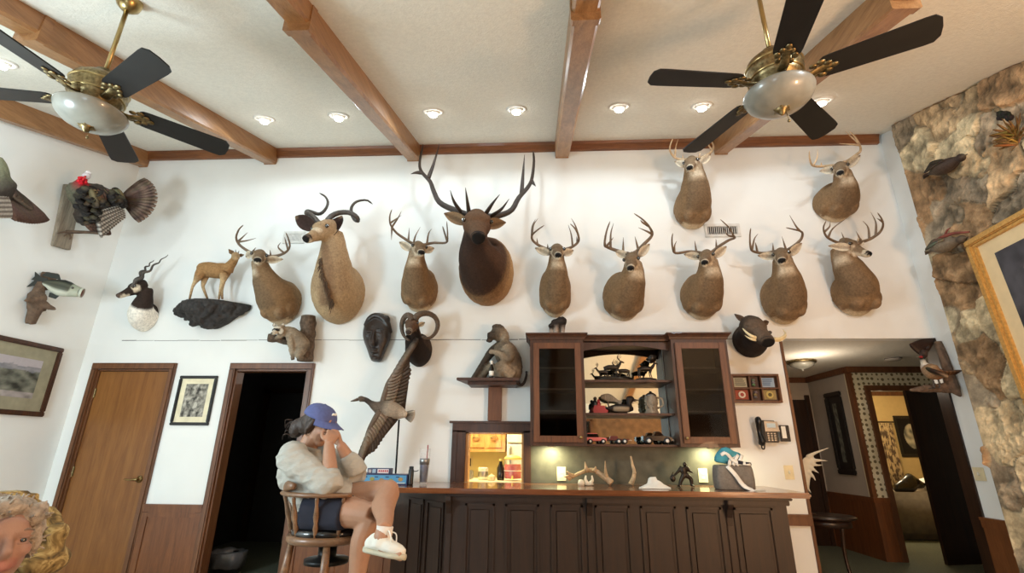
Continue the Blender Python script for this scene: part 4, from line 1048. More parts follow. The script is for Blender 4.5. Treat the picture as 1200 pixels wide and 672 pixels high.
# ---- flying goose on a rod over the bar
t = thing('flying_goose', 'stuffed goose in flight, wings spread, on a metal rod above the bar', 'goose', W(468, 562, .36))
GB = c_((98, 84, 72)); GD = c_((58, 48, 42)); GL = c_((150, 134, 116)); D0 = .36
m = M()
limb(m, [W(422, 468.2, D0+.06), W(428, 468.6, D0+.05), W(434, 472.5, D0+.04), W(440, 476.5, D0+.03), W(448, 479, D0), W(458, 481, D0), W(468, 484, D0), W(477, 487, D0)], [.026, .023, .026, .046, .085, .09, .066, .022], [mixc(GD, GB, .5), GD, GD, GB, GB, GL, GL, c_((196, 184, 166))], 14)
m.ell(W(423, 467.6, D0+.06), (.032, .028, .027), col=GB)
b = remesh(m, .008, 3); build('body', b, 'feather', t, True)
build('bill', M().sweep([W(419.5, 468.3, D0+.065), W(415, 469.7, D0+.075), W(411, 470.6, D0+.08)], [(.017, .016), (.014, .010), (.006, .004)], (0, 0, 1), 10), 'horn_ram', t, True)
def goose_wing(root0, root1, wrist, tip, trail, n, d0, d1, name, rnd):
    random.seed(rnd); w = M()
    A, B, Cw, T = (W(*root0, d0), W(*root1, d0-.03), W(*wrist, (d0+d1)/2), W(*tip, d1))
    w.sweep(smooth([A, A.lerp(Cw, .5)+V((0, -.015, 0)), Cw, Cw.lerp(T, .5), T], 14), [(.03-.0018*i, .024-.0014*i) for i in range(15)], (0, -1, 0), 8, GB)
    ol = [A, A.lerp(Cw, .5), Cw, Cw.lerp(T, .5), T, T.lerp(W(*trail, (d0+d1)/2), .5), W(*trail, (d0+d1)/2), W(*trail, (d0+d1)/2).lerp(B, .5), B]
    w.prism([p+V((0, .012, 0)) for p in ol], V((0, .012, 0)), GD)
    for row in range(2):
        for i in range(n):
            f = i/(n-1); lead = (A.lerp(Cw, f*2) if f < .5 else Cw.lerp(T, f*2-1)); tr = lerpl([tuple(B), tuple(W(*trail, (d0+d1)/2)), tuple(T)], f); tr = V(tr)
            L = (tr-lead); 
            if f > .5: L = L*(1-(f-.5)*.9) + (T-Cw).normalized()*.22*(f-.5)
            c = mixc(GB, GD, .25+.6*f*(1-row)) if row == 0 else mixc(GL, GB, f)
            dd = L*.75+(T-A)*(.10+.30*f); feather(w, lead+V((0, -.006-.010*row, 0)), dd, V((0, -1, .1)), min(dd.length, L.length*1.15)*(1. if row == 0 else .55)+.02, .034, blend(c, .05), blend(mixc(c, GD, .4), .05), thick=.0008)
    return build(name, w, 'feather', t, True)
goose_wing((448, 474), (474, 480), (455.5, 447), (480.5, 412), (478, 450), 17, .38, .36, 'wing', 3)
goose_wing((445, 482), (466, 492), (431, 507), (421.5, 543), (447, 515), 17, .42, .48, 'wing', 4)
w = M(); random.seed(2)
for i in range(9): a = lerp(-.5, .5, i/8); feather(w, W(473, 485.5, D0), V((.9, -.05, -.28+a)), V((0, -1, .2)), .11, .017, blend(GB), c_((190, 176, 158)))
build('tail_fan', w, 'feather', t, True)
zr = .951; pr = W(467, 500, D0)
m = M(); m.tube([V((pr.x+.01, pr.y, zr)), V((pr.x, pr.y, pr.z+.06))], .0085); m.lathe((pr.x+.01, pr.y, zr), [(0, 0), (.05, 0), (.05, .01), (.012, .014), (0, .015)]); build('stand_rod', m, 'black_metal', t, True)

# ---- turkeys on the left wall
def barred(f): return c_((190, 182, 170)) if int(f*9) % 2 else c_((72, 62, 56))
t = thing('turkey_mount', 'wild turkey mount with red head and fanned tail on a weathered plank', 'turkey', XX(75, 290, XL+.1))
TK = c_((60, 52, 46)); TG = c_((92, 90, 74)); E0 = .34
m = M()
limb(m, [XX(84, 222, XL+.24), XX(92, 226, XL+.30), XX(104, 232, XL+.36), XX(118, 236, XL+.42), XX(131, 236, XL+.48), XX(143, 232, XL+.52)], [(.06, .09), (.12, .13), (.165, .17), (.165, .18), (.13, .14), (.05, .05)], [TG, TG, TK, TK, TK, TK], 18)
m.ell(XX(104, 252, XL+.38), (.13, .10, .12), col=TK)
limb(m, [XX(90, 220, XL+.34), XX(95, 214, XL+.40), XX(99, 209, XL+.42)], [.06, .045, .034], [TG, c_((150, 36, 40)), c_((196, 30, 44))])
b = remesh(m, .011, 2)
for p in b.v:
    n = noise.noise(p*26); p += V((n, n, n))*.008
m = M(); m.ell(XX(101, 206.5, XL+.43), (.038, .034, .036), col=c_((206, 196, 198))); m.ell(XX(103.5, 203, XL+.43), (.026, .026, .024), col=c_((226, 220, 220)))
random.seed(4)
for k in range(9): m.ell(XX(96+random.uniform(-5, 5), 212+random.uniform(-4, 3), XL+.45), .017, col=blend(c_((206, 28, 46))), seg=8, rings=6)
limb(m, [XX(100, 207, XL+.47), XX(97, 210.5, XL+.49)], [.011, .004], c_((206, 60, 60)))
build('head', m, 'paint', t, True)
w = M(); random.seed(6); c0 = XX(143, 231, XL+.50)
for i in range(15):
    a = lerp(-1.0, 1.0, i/14); d = V((.62*math.cos(a)+.0, .25, .10)) + V((0, -.08, 1))*math.sin(a)*.72
    feather(w, c0, d, V((.3, -.9, .15)), .30+.02*math.cos(a), .036, blend(c_((104, 86, 74))), c_((138, 116, 100)), bars=blend(c_((84, 68, 58))))
build('tail_fan', w, 'feather', t, True)
w = M()
for i in range(12):
    f = i/11; a0 = XX(lerp(112, 142, f), lerp(248, 240, f), XL+lerp(.52, .60, f)); a1 = XX(lerp(119, 146, f), lerp(279, 258, f), XL+lerp(.48, .54, f))
    feather(w, a0, a1-a0, V((.3, -.9, .1)), (a1-a0).length*lerp(1., .9, f), .022, c_((206, 200, 190)), c_((206, 200, 190)), n=12, bars=c_((74, 66, 60)))
for i in range(9):
    f = i/8; a0 = XX(lerp(100, 124, f), lerp(262, 264, f), XL+.46); a1 = XX(lerp(116, 130, f), 278, XL+.42)
    feather(w, a0, a1-a0, V((.3, -.9, .1)), .13, .02, blend(c_((120, 98, 84))), c_((84, 64, 54)), bars=blend(c_((86, 66, 56))))
for i in range(10):
    f = i/9; a0 = XX(lerp(106, 138, f), lerp(222, 222, f), XL+.52); a1 = XX(lerp(115, 145, f), lerp(244, 238, f), XL+.56)
    feather(w, a0, a1-a0, V((.3, -.9, .1)), (a1-a0).length, .032, blend(c_((126, 104, 82)), .3), c_((60, 50, 44)))
build('wing', w, 'feather', t, True); w = M(); random.seed(33); LASTB[0] = b
for k in range(110):
    px, py = random.uniform(84, 144), random.uniform(213, 264)
    if px > 112 and py > 238: continue
    if ((px-113)/32)**2+((py-238)/24)**2 > 1: continue
    q = surf(px, py, .004)
    c = random.choice(((54, 48, 44), (66, 60, 50), (88, 82, 64), (46, 42, 42), (100, 82, 62))); feather(w, q, V((.62, -.05, -.5)), V((.45, -.85, .25)), .10, .034, c_(c), c_((38, 34, 31)), thick=.001)
b.join(w); build('body', b, 'feather', t, True)
w = M(); q0, q1 = XX(77.5, 272, XL+.06), XX(128, 275, XL+.42); w.tube([q0, q0.lerp(q1, .5)+V((0, 0, .01)), q1], .02, .012); build('leg', w, 'driftwood', t, True)
w = M()
for k in range(3): w.tube([q0+V((.02, 0, 0)), q0+V((.01, 0, 0))+V((.0, (k-1)*.05, -.03)), q0+V((-.01, (k-1)*.07, -.05))], .009, .005)
build('foot', w, 'driftwood', t, True)
pk = M(); a0, a1 = XX(83, 219.5, XL), XX(68.5, 291, XL)
dv = (a1-a0).normalized(); sd = V((0, dv.z, -dv.y)); wd_ = .09
pk.prism([a0-sd*wd_, a0+sd*wd_, a1+sd*wd_, a1-sd*wd_], (.05, 0, 0)); wobble(pk, .01, 9)
o = build('plank', pk, 'weathered_wood', None, False, .006); tag(o, 'weathered grey plank on the left wall behind the turkey', 'plank')
t = thing('turkey_wing_mount', 'second turkey mount cut by the left edge, brown wing sweeping down', 'turkey', XX(5, 225, XL+.3))
m = M(); limb(m, [XX(-22, 205, XL+.30), XX(-12, 212, XL+.32), XX(-4, 222, XL+.33), XX(4, 236, XL+.33)], [.05, .12, .14, .07], [TG, TG, TK, TK], 16); limb(m, [XX(-5, 210, XL+.33), XX(-1, 196, XL+.34), XX(-3, 184, XL+.34)], [.10, .06, .03], c_((112, 112, 88)))
b = remesh(m, .012, 2); build('body', b, 'feather', t, True)
w = M(); random.seed(9)
for i in range(14):
    f = i/13; a0 = XX(lerp(8, 4, f), lerp(217, 236, f), XL+.38); a1 = XX(lerp(57, 20, f**1.2), lerp(259, 259, f)+3*math.sin(PI*f), XL+lerp(.44, .40, f))
    feather(w, a0, a1-a0, V((.5, -.8, .1)), (a1-a0).length, .03, blend(c_((116, 98, 86))), c_((92, 66, 54)))
for i in range(8):
    f = i/7; a0 = XX(lerp(7, 22, f), lerp(214, 228, f), XL+.41); a1 = XX(lerp(18, 38, f), lerp(232, 246, f), XL+.43)
    feather(w, a0, a1-a0, V((.5, -.8, .1)), (a1-a0).length, .03, blend(c_((70, 62, 54)), .3), c_((100, 84, 70)))
build('wing', w, 'feather', t, True)
w = M()
for i in range(7):
    a0 = XX(lerp(-6, 8, i/6), 230, XL+.42); a1 = XX(lerp(-6, 12, i/6), 256, XL+.42); feather(w, a0, a1-a0, V((.5, -.8, .1)), (a1-a0).length, .022, c_((206, 200, 190)), None, n=10, bars=c_((110, 100, 92)))
build('barred_wing', w, 'feather', t, True)

# ---- fish on driftwood, left wall
t = thing('driftwood_mount', 'grey driftwood with forked roots on the left wall under the fish', 'driftwood', XX(42, 375, XL+.05))
m = M()
m.loft([[XX(50, 318, XL+e), XX(68.5, 321, XL+e), XX(65.5, 324.5, XL+e), XX(64, 333, XL+e), XX(57, 340, XL+e), XX(43, 342, XL+e)] for e in (.02, .07)])
limb(m, [XX(48, 330, XL+.07), XX(43, 347, XL+.07), XX(42, 358, XL+.08), XX(39, 370, XL+.07), XX(35.5, 380, XL+.06)], [.03, .055, .07, .05, .035], (.5,)*3)
limb(m, [XX(44, 350, XL+.08), XX(36, 352, XL+.10), XX(27.5, 352.8, XL+.12)], [.09, .04, .006], (.5,)*3)
limb(m, [XX(45, 357, XL+.09), XX(54, 358.5, XL+.14), XX(65.5, 363.3, XL+.2)], [.06, .034, .01], (.5,)*3)
limb(m, [XX(50, 361, XL+.10), XX(53, 363, XL+.12), XX(55.5, 368, XL+.13)], [.02, .012, .004], (.5,)*3)
m = remesh(m, .011, 2)
for p in m.v:
    n = noise.fractal(V((p.x*20, p.y*20, p.z*6)), .9, 2, 3); p += V((n, n, n))*.008; p.x = max(p.x, XL+.003)
build('wood', m, 'driftwood', t, True)
t = thing('bass_mount', 'largemouth bass mount with open mouth pointing right on driftwood', 'fish', XX(75, 345, XL+.2))
FG = c_((84, 86, 72)); FD = c_((44, 46, 42)); FWH = c_((190, 192, 176))
def fcol(i, j):
    a = math.sin(2*PI*j/18)
    if i > 13: return mixc(c_((150, 156, 136)), FWH, .5 if a < 0 else .1)
    return FD if a > .35 else (mixc(FD, FG, .3) if abs(a) < .2 else (FG if a > -.4 else FWH))
k = 18; sp = smooth([XX(51, 331, XL+.10), XX(58, 333, XL+.15), XX(67, 336, XL+.20), XX(76, 338.5, XL+.25), XX(85, 341, XL+.30), XX(93.5, 343, XL+.35)], k)
m = M(); m.sweep(sp, [lerpl([(.012, .025), (.024, .04), (.04, .07), (.055, .085), (.055, .08), (.045, .062), (.036, .05)], i/k) for i in range(k+1)], (0, .1, 1), 18, cols=fcol, caps=True)
build('body', m, 'paint', t, True)
m = M(); e = sp[-1]; ax = (sp[-1]-sp[-3]).normalized(); u = (V((0, 0, 1))-ax*ax.z).normalized()
m.lathe(e-ax*.005, [(.038, -.002), (.045, .012), (.05, .03), (.043, .03), (.036, .01), (.0, -.004)], ax, 18, cols=[FD, FWH, FWH, c_((150, 140, 130)), c_((110, 60, 54)), c_((70, 40, 36))])
build('mouth', m, 'paint', t, True)
m = M()
for p, l, d in ((sp[7]+u*.07, .16, -1), (sp[10]-u*.07, .09, 1), (sp[3], .15, -1)):
    m.prism([p, p-ax*l*.2+u*.05*(-d), p-ax*l*.8+u*.045*(-d), p-ax*l*.9], V((.004, .004, 0)), FD)
tl = sp[0]; m.prism([tl+ax*.03, tl-ax*.10+u*.08, tl-ax*.07, tl-ax*.10-u*.08], V((.005, .004, 0)), FD)
build('fins', m, 'paint', t)
build('eye', M().ell(sp[15]+u*.02+V((.02, -.045, 0)), .012, seg=8, rings=6), 'eye', t, True)

# ---- pheasant on driftwood, right wall
t = thing('driftwood_mount', 'long grey driftwood slab on the right wall behind the pheasant', 'driftwood', XX(1118, 462, XR-.05))
m = M(); limb(m, [XX(1099, 401, XR-.03), XX(1105, 416, XR-.04), XX(1112, 437, XR-.05), XX(1118, 455, XR-.06), XX(1126, 465, XR-.04)], [(.04, .028), (.045, .03), (.05, .035), (.06, .04), (.015, .012)], (.5,)*3, 12)
limb(m, [XX(1113, 455, XR-.06), XX(1100, 455, XR-.16), XX(1083, 456, XR-.30), XX(1066, 457.6, XR-.42)], [.05, .045, .034, .012], (.5,)*3)
limb(m, [XX(1114, 452, XR-.06), XX(1109, 444, XR-.12), XX(1107, 440, XR-.16)], [.045, .03, .01], (.5,)*3)
m = remesh(m, .009, 1)
for p in m.v: n = noise.fractal(V((p.x*25, p.y*25, p.z*8)), .9, 2, 3); p += V((n, n, n))*.007; p.x = min(p.x, XR-.003)
build('wood', m, 'driftwood', t, True)
t = thing('pheasant_mount', 'ring-necked pheasant standing on driftwood beside the hallway opening', 'pheasant', XX(1093, 455, XR-.25))
PH = c_((120, 84, 56)); PHD = c_((62, 46, 36)); PHL = c_((150, 122, 92))
xs = XR-.26; m = M()
limb(m, [XX(1081, 421, xs-.02), XX(1082.5, 426, xs-.02), XX(1086, 431, xs), XX(1093, 436, xs), XX(1101, 438, xs+.03), XX(1108, 437, xs+.07)], [.022, .024, .055, .075, .058, .02], [c_((30, 44, 40)), c_((214, 206, 192)), PH, PHL, PH, PHD], 14, 24)
m.ell(XX(1079.8, 418.6, xs-.03), (.028, .026, .024), col=c_((26, 34, 34)))
limb(m, [XX(1077.5, 418.5, xs-.05), XX(1074.8, 418.8, xs-.07)], [.010, .003], c_((120, 110, 90)))
m.ell(XX(1079, 418.8, xs-.052), (.012, .010, .010), col=c_((140, 36, 34)))
b = remesh(m, .007, 2); build('body', b, 'feather', t, True)
w = M(); random.seed(12)
for i in range(7):
    a0 = XX(1105, 436+.5*i, xs+.04); a1 = XX(1127.5-1.2*i, 434.5+.7*i, xs+.20); feather(w, a0, a1-a0, V((-.4, -.8, .5)), (a1-a0).length, .013, blend(PH), PHD, n=10, bars=PHD)
build('tail', w, 'feather', t, True)
w = M()
for i in range(10):
    f = i/9; a0 = XX(lerp(1085, 1096, f), lerp(431, 435, f), xs-.07); a1 = XX(lerp(1097, 1107, f), lerp(438, 440, f), xs-.03); feather(w, a0, a1-a0, V((-.5, -.8, .1)), .10, .02, blend(PHD, .3), PHL)
build('wing', w, 'feather', t, True)
for x, e_ in ((1091.5, 0), (1098, .02)):
    zf = XX(1093, 455.5, xs).z; q = XX(x, 443, xs+e_); f_ = V((q.x, q.y, zf))
    w = M(); w.tube([q+V((0, 0, .02)), q.lerp(f_, .5)+V((.01, 0, 0)), f_], .009, .006)
    for kx in (-.03, 0, .03): w.tube([f_, f_+V((-.03, kx, -.002))], .005, .003)
    build('leg', w, 'horn_dark', t, True)
# dark fan of a hanging bird above the pheasant
t = thing('hanging_bird_mount', 'dark brown bird mount with spread fan, just above the pheasant at the opening corner', 'bird', XX(1090, 403, XR-.05))
w = M(); random.seed(14); A = XX(1082, 417, XR-.22)
for i in range(13):
    f = i/12; B = XX(lerp(1066.5, 1093, f), lerp(403, 397, f)-2*math.sin(PI*f), lerp(XR-.34, XR-.04, f)); feather(w, A, B-A, V((-.5, -.85, -.1)), (B-A).length, .024, blend(c_((74, 54, 44))), c_((52, 38, 32)))
build('tail_fan', w, 'feather', t, True)
m = M(); limb(m, [XX(1083.5, 411, XR-.22), XX(1082, 416, XR-.24), XX(1080.5, 421, XR-.25)], [.028, .036, .02], c_((58, 44, 38))); m.tube([XX(1086, 409, XR-.2), XX(1092, 402, XR-.002)], .012, .012, col=c_((58, 44, 38)))
build('body', remesh(m, .007, 1), 'feather', t, True)

# ---- birds on the stone wall
def flat_bird(name, label, cat, tail, mid, head, r, cols, xo, wing):
    t = thing(name, label, cat, XX(*mid, xo))
    A, B, Cc = XX(*tail, xo+.05), XX(*mid, xo), XX(*head, xo)
    m = M(); k = 14; p = smooth([A, A.lerp(B, .5), B, B.lerp(Cc, .6), Cc], k)
    m.sweep(p, [(r*lerpl([.15, .5, .95, 1., .8, .5, .35], i/k), r*.9*lerpl([.1, .5, .95, 1., .8, .5, .4], i/k)) for i in range(k+1)], (0, 0, 1), 14, cols=[lerpl(cols, i/k) for i in range(k+1)])
    m.ell(Cc, (r*.5,)*3, col=cols[-1]); ax = (Cc-B).normalized(); limb(m, [Cc+ax*r*.3, Cc+ax*r*1.], [r*.22, r*.05], c_((90, 76, 60)))
    build('body', remesh(m, .008, 2), 'feather', t, True)
    w = M(); random.seed(len(label))
    for i in range(9):
        f = i/8; a0 = B.lerp(Cc, .45-.5*f)+V((-r*.95, 0, r*.35)); d = (A-B)+V((0, 0, r*(.6-1.0*f))); feather(w, a0, d, V((-1, -.3, .2)), d.length*.75, r*.28, blend(wing, .3), mixc(wing, (0, 0, 0), .4))
    build('wing', w, 'feather', t, True)
    w = M()
    for i in range(6): d = (A-B).normalized()+V((0, 0, .25*(i/5-.5))); feather(w, A.lerp(B, .15), d, V((-1, -.3, .2)), r*1.7, r*.2, blend(wing, .3))
    build('tail', w, 'feather', t, True)
flat_bird('dark_bird_mount', 'dark brown bird mounted high on the stone wall, tail pointing down left', 'bird', (1088, 204.5), (1108, 195), (1126, 185), .075, [c_((60, 48, 38)), c_((72, 58, 46)), c_((64, 50, 42)), c_((54, 42, 36))], XR-.22, c_((58, 46, 38)))
flat_bird('grey_bird_mount', "grey brown bird mount on the stone wall beside the gilt frame's corner", 'bird', (1090, 294), (1108, 287), (1127, 280.5), .075, [c_((92, 82, 68)), c_((124, 112, 94)), c_((116, 104, 88)), c_((84, 72, 60))], XR-.22, c_((112, 98, 80)))
m = M(); limb(m, [XX(1091, 286, XR-.20), XX(1103, 279, XR-.24), XX(1116, 274, XR-.22), XX(1136, 272, XR-.20)], [.012, .018, .014, .008], (.5,)*3); limb(m, [XX(1107, 277, XR-.22), XX(1110, 270, XR-.23), XX(1114, 267, XR-.22)], [.010, .008, .004], (.5,)*3)
o = build('red_branch', m, 'red_plastic', None, True); MATS['red_branch'] = plain('red_branch', (122, 62, 50), .7, var=.3); o.data.materials[0] = MATS['red_branch']; tag(o, 'reddish twig lying over the grey brown bird on the stone wall', 'twig')
t = thing('dried_plant', 'clump of dried dark and straw-coloured foliage high on the stone wall', 'dried plant', XX(1186, 160, XR-.2))
w = M(); w2 = M(); random.seed(21)
for k in range(46):
    q = XX(1176+random.uniform(-6, 9), 136+random.uniform(-4, 4), XR-.27); w.ell(q, random.uniform(.008, .02), seg=7, rings=5, col=blend(c_((34, 30, 24)), .4))
for k in range(60):
    q = XX(1190+random.uniform(-3, 4), 160+random.uniform(-8, 10), XR-.26); d = V((random.uniform(-.6, -.1), random.uniform(-.8, .8), random.uniform(-.3, 1))); feather(w2, q, d, V((-1, .2, .1)), random.uniform(.08, .17), .010, blend(c_((158, 118, 58)), .35), c_((110, 76, 40)))
build('seed_heads', w, 'feather', t, True); build('leaves', w2, 'feather', t, True)
w = M(); w.tube([XX(1192, 165, XR-.20), XX(1188, 150, XR-.24), XX(1178, 138, XR-.27)], .008, .004); build('stem', w, 'driftwood', t, True)

# ================================================================ PICTURES, PLATES, VENTS
def picture(name, label, cat, origin, ex, ey, nrm, w, h, fw, fd, fmat, mat_w, mat_m, art, group=None, inner=None):
    """ex, ey unit axes in the picture plane, origin its lower left corner, nrm towards the room"""
    o, ex, ey, nrm = V(origin), V(ex).normalized(), V(ey).normalized(), V(nrm).normalized()
    t = thing(name, label, cat, o+ex*w/2, group)
    def R(m, x0, y0, x1, y1, d0, d1, col=(.5,)*3):
        p = [o+ex*x+ey*y+nrm*d0 for x, y in ((x0, y0), (x1, y0), (x1, y1), (x0, y1))]; return m.prism(p, nrm*(d1-d0), col)
    f = M()
    R(f, 0, 0, w, fw, 0, fd); R(f, 0, h-fw, w, h, 0, fd); R(f, 0, fw, fw, h-fw, 0, fd); R(f, w-fw, fw, w, h-fw, 0, fd)
    build('frame', f, fmat, t, bevel=fw*.18)
    if inner:
        g = M(); a = fw*.95; b = a+inner[0]
        R(g, a, a, w-a, b, 0, fd*.7); R(g, a, h-b, w-a, h-a, 0, fd*.7); R(g, a, b, b, h-b, 0, fd*.7); R(g, w-b, b, w-a, h-b, 0, fd*.7)
        build('inner_frame', g, inner[1], t, bevel=inner[0]*.15)
    build('mat_board', R(M(), fw*.8, fw*.8, w-fw*.8, h-fw*.8, 0, fd*.35), mat_m, t)
    x0, y0, x1, y1 = mat_w, mat_w, w-mat_w, h-mat_w
    nx, ny = 60, 44; a = M(); vs, cs = [], []
    for j in range(ny+1):
        for i in range(nx+1):
            vs.append(o+ex*lerp(x0, x1, i/nx)+ey*lerp(y0, y1, j/ny)+nrm*(fd*.35+.0015)); cs.append(art(i/nx, j/ny))
    a.add(vs, [(j*(nx+1)+i, j*(nx+1)+i+1, (j+1)*(nx+1)+i+1, (j+1)*(nx+1)+i) for j in range(ny) for i in range(nx)], cs)
    build('print', a, 'paint', t)
    return t
def art_marsh(u, v):
    n = noise.fractal(V((u*7, v*5, 2)), .9, 2.1, 5)
    if v > .80+.05*n: return c_((176, 168, 172))
    if v > .68+.05*n: return mixc(c_((110, 112, 118)), c_((150, 146, 150)), max(0, min(1, .5+n)))
    g = max(0, min(1, .45+.55*n+.12*math.sin(u*31+v*24))); return mixc(c_((46, 48, 42)), c_((140, 140, 126)), g) if v > .14 or u < .4 else mixc(c_((120, 116, 112)), c_((180, 170, 168)), g)
q0, q1 = XX(48.7, 488.7, XL), XX(74, 409, XL)
picture('landscape_picture', 'framed marsh landscape picture in dark frame on the left wall', 'picture', (XL, 3.62, 1.515), (0, 1, 0), (0, 0, 1), (1, 0, 0), 1.11, .686, .045, .035, 'hutch_wood', .16, 'mat_olive', art_marsh)
def art_owl(u, v):
    n = noise.fractal(V((u*6, v*8, 9)), .8, 2.2, 5); g = max(0, min(1, .42+.6*n))
    d = math.hypot((u-.55)*1.0, (v-.35)*1.2)
    if d < .12: g = max(g, .9)
    if abs(u-.5-.3*(v-.5)) < .05: g *= .5
    return mixc(c_((50, 48, 44)), c_((198, 192, 178)), g)
picture('etching_picture', 'small black-framed grey print between the wooden door and dark doorway', 'picture', (-3.782, DW, 1.456), (1, 0, 0), (0, 0, 1), (0, -1, 0), .411, .505, .03, .025, 'black_frame', .085, 'cream', art_owl)
# gilt framed painting on the stone wall, hung a little askew
def art_portrait(u, v):
    n = noise.fractal(V((u*5, v*6, 4)), .9, 2.1, 4); c = mixc(c_((50, 50, 56)), c_((78, 78, 84)), max(0, min(1, .5+n)))
    d = math.hypot((u-.42)*1.0, (v-.74)*1.25)
    if d < .13: return mixc(c_((150, 120, 100)), c_((110, 86, 70)), max(0, min(1, .5+n)))
    if .17 < d < .185 and u < .5: return c_((180, 168, 140))
    if abs(u-.42) < .13+.35*max(0, .66-v) and v < .64: return mixc(c_((104, 100, 108)), c_((66, 66, 76)), max(0, min(1, .5+1.2*n)))
    return c
tx = math.radians(3.4); ex = V((0, -math.cos(tx), math.sin(tx))); ey = V((0, math.sin(tx)*.9, math.cos(tx)))
tl = V((3.80, 4.125, 3.012)); hh_ = 1.42
picture('gilt_painting', 'large painting of a dark-robed figure in a gilt frame on the stone wall', 'painting', tl-ey*hh_, ex, ey, (-1, 0, 0), 1.15, hh_, .055, .06, 'gilt', .20, 'linen_mat', art_portrait, inner=(.03, 'gilt'))
def vent(label, px0, py0, px1, py1):
    a, b = W(px0, py1), W(px1, py0); t = thing('air_vent', label, 'vent', (a+b)/2, 'white air vents')
    x0, x1, z0, z1 = a.x, b.x, a.z, b.z; f = M(); e = .032
    for p, q in (((x0, z0), (x1, z0+e)), ((x0, z1-e), (x1, z1)), ((x0, z0+e), (x0+e, z1-e)), ((x1-e, z0+e), (x1, z1-e))): f.bb((p[0], DW-.014, p[1]), (q[0], DW, q[1]))
    build('frame', f, 'vent_white', t, bevel=.003)
    build('backing', M().bb((x0+e, DW-.003, z0+e), (x1-e, DW-.0005, z1-e)), 'vent_dark', t)
    s = M(); n = 15
    for i in range(n): x = lerp(x0+e, x1-e, (i+.5)/n); s.box((x, DW-.009, (z0+z1)/2), (.009, .002, z1-z0-2*e), Matrix.Rotation(.5, 3, 'Z'))
    build('louvres', s, 'vent_white', t)
vent('white air vent left of the spiral-horned antelope head', 331, 271.5, 358.5, 286)
vent('white air vent below the high deer mount, behind antler tips', 826.5, 262.5, 866, 278.5)
def plate(name, label, c, nrm, ex, w, h, kind='switch', group=None):
    c, nrm, ex = V(c), V(nrm), V(ex); ez = V((0, 0, 1)); t = thing(name, label, kind, c, group)
    p = [c+ex*(sx*w/2)+ez*(sz*h/2) for sx, sz in ((-1, -1), (1, -1), (1, 1), (-1, 1))]
    build('cover', M().prism(p, nrm*.006), 'ivory_plastic', t, bevel=.002)
    m = M()
    if kind == 'switch': m.prism([c+ex*sx*.006+ez*sz*.013+nrm*.006 for sx, sz in ((-1, -1), (1, -1), (1, 1), (-1, 1))], nrm*.012+ez*.004)
    else:
        for dz in (-.02, .02): m.prism([c+ex*sx*.016+ez*(dz+sz*.013)+nrm*.005 for sx, sz in ((-1, -1), (1, -1), (1, 1), (-1, 1))], nrm*.003)
    build('toggle' if kind == 'switch' else 'sockets', m, 'white_plastic' if kind == 'switch' else 'cream', t)
    return t
plate('light_switch', 'ivory light switch plate between the bar end and hallway opening', W(924.5, 554), (0, -1, 0), (1, 0, 0), .085, .125)
plate('light_switch', 'double switch plate on the white strip beside the stone wall', XX(1148, 556, XR), (-1, 0, 0), (0, -1, 0), .12, .115)
plate('wall_outlet', 'pale outlet plate on the backsplash left of the shed antlers', (W(658, 556).x, 4.985, 1.035), (0, -1, 0), (1, 0, 0), .085, .125, 'outlet')
plate('wall_outlet', 'pale outlet plate on the backsplash behind the bronze figurine', (W(823, 556).x, 4.985, 1.035), (0, -1, 0), (1, 0, 0), .085, .125, 'outlet')
plate('wall_outlet', 'low white outlet on the wall right of the bar', W(926, 659), (0, -1, 0), (1, 0, 0), .075, .115, 'outlet')

# ---- display box of medals
a, b = W(858, 474), W(909, 439.5); x0, x1, z0, z1 = a.x, b.x, a.z+.01, b.z
t = thing('display_box', 'shallow wooden display box with six compartments of badges, above the telephone', 'display box', ((x0+x1)/2, DW, z0))
m = M(); e = .02; dp = .06
for p, q in (((x0, z0), (x1, z0+e)), ((x0, z1-e), (x1, z1)), ((x0, z0+e), (x0+e, z1-e)), ((x1-e, z0+e), (x1, z1-e))): m.bb((p[0], DW-dp, p[1]), (q[0], DW-.0, q[1]))
w3 = (x1-x0-2*e); xs_ = [x0+e+w3*f for f in (0, .37, .63, 1.)]; zm = (z0+z1)/2
for x in xs_[1:3]: m.bb((x-.006, DW-dp+.004, z0+e), (x+.006, DW, z1-e))
m.bb((x0+e, DW-dp+.004, zm-.006), (x1-e, DW, zm+.006))
build('case', m, 'hutch_wood_light', t, bevel=.003)
build('backing', M().bb((x0+e, DW-.012, z0+e), (x1-e, DW-.002, z1-e)), 'hutch_wood', t)
random.seed(31)
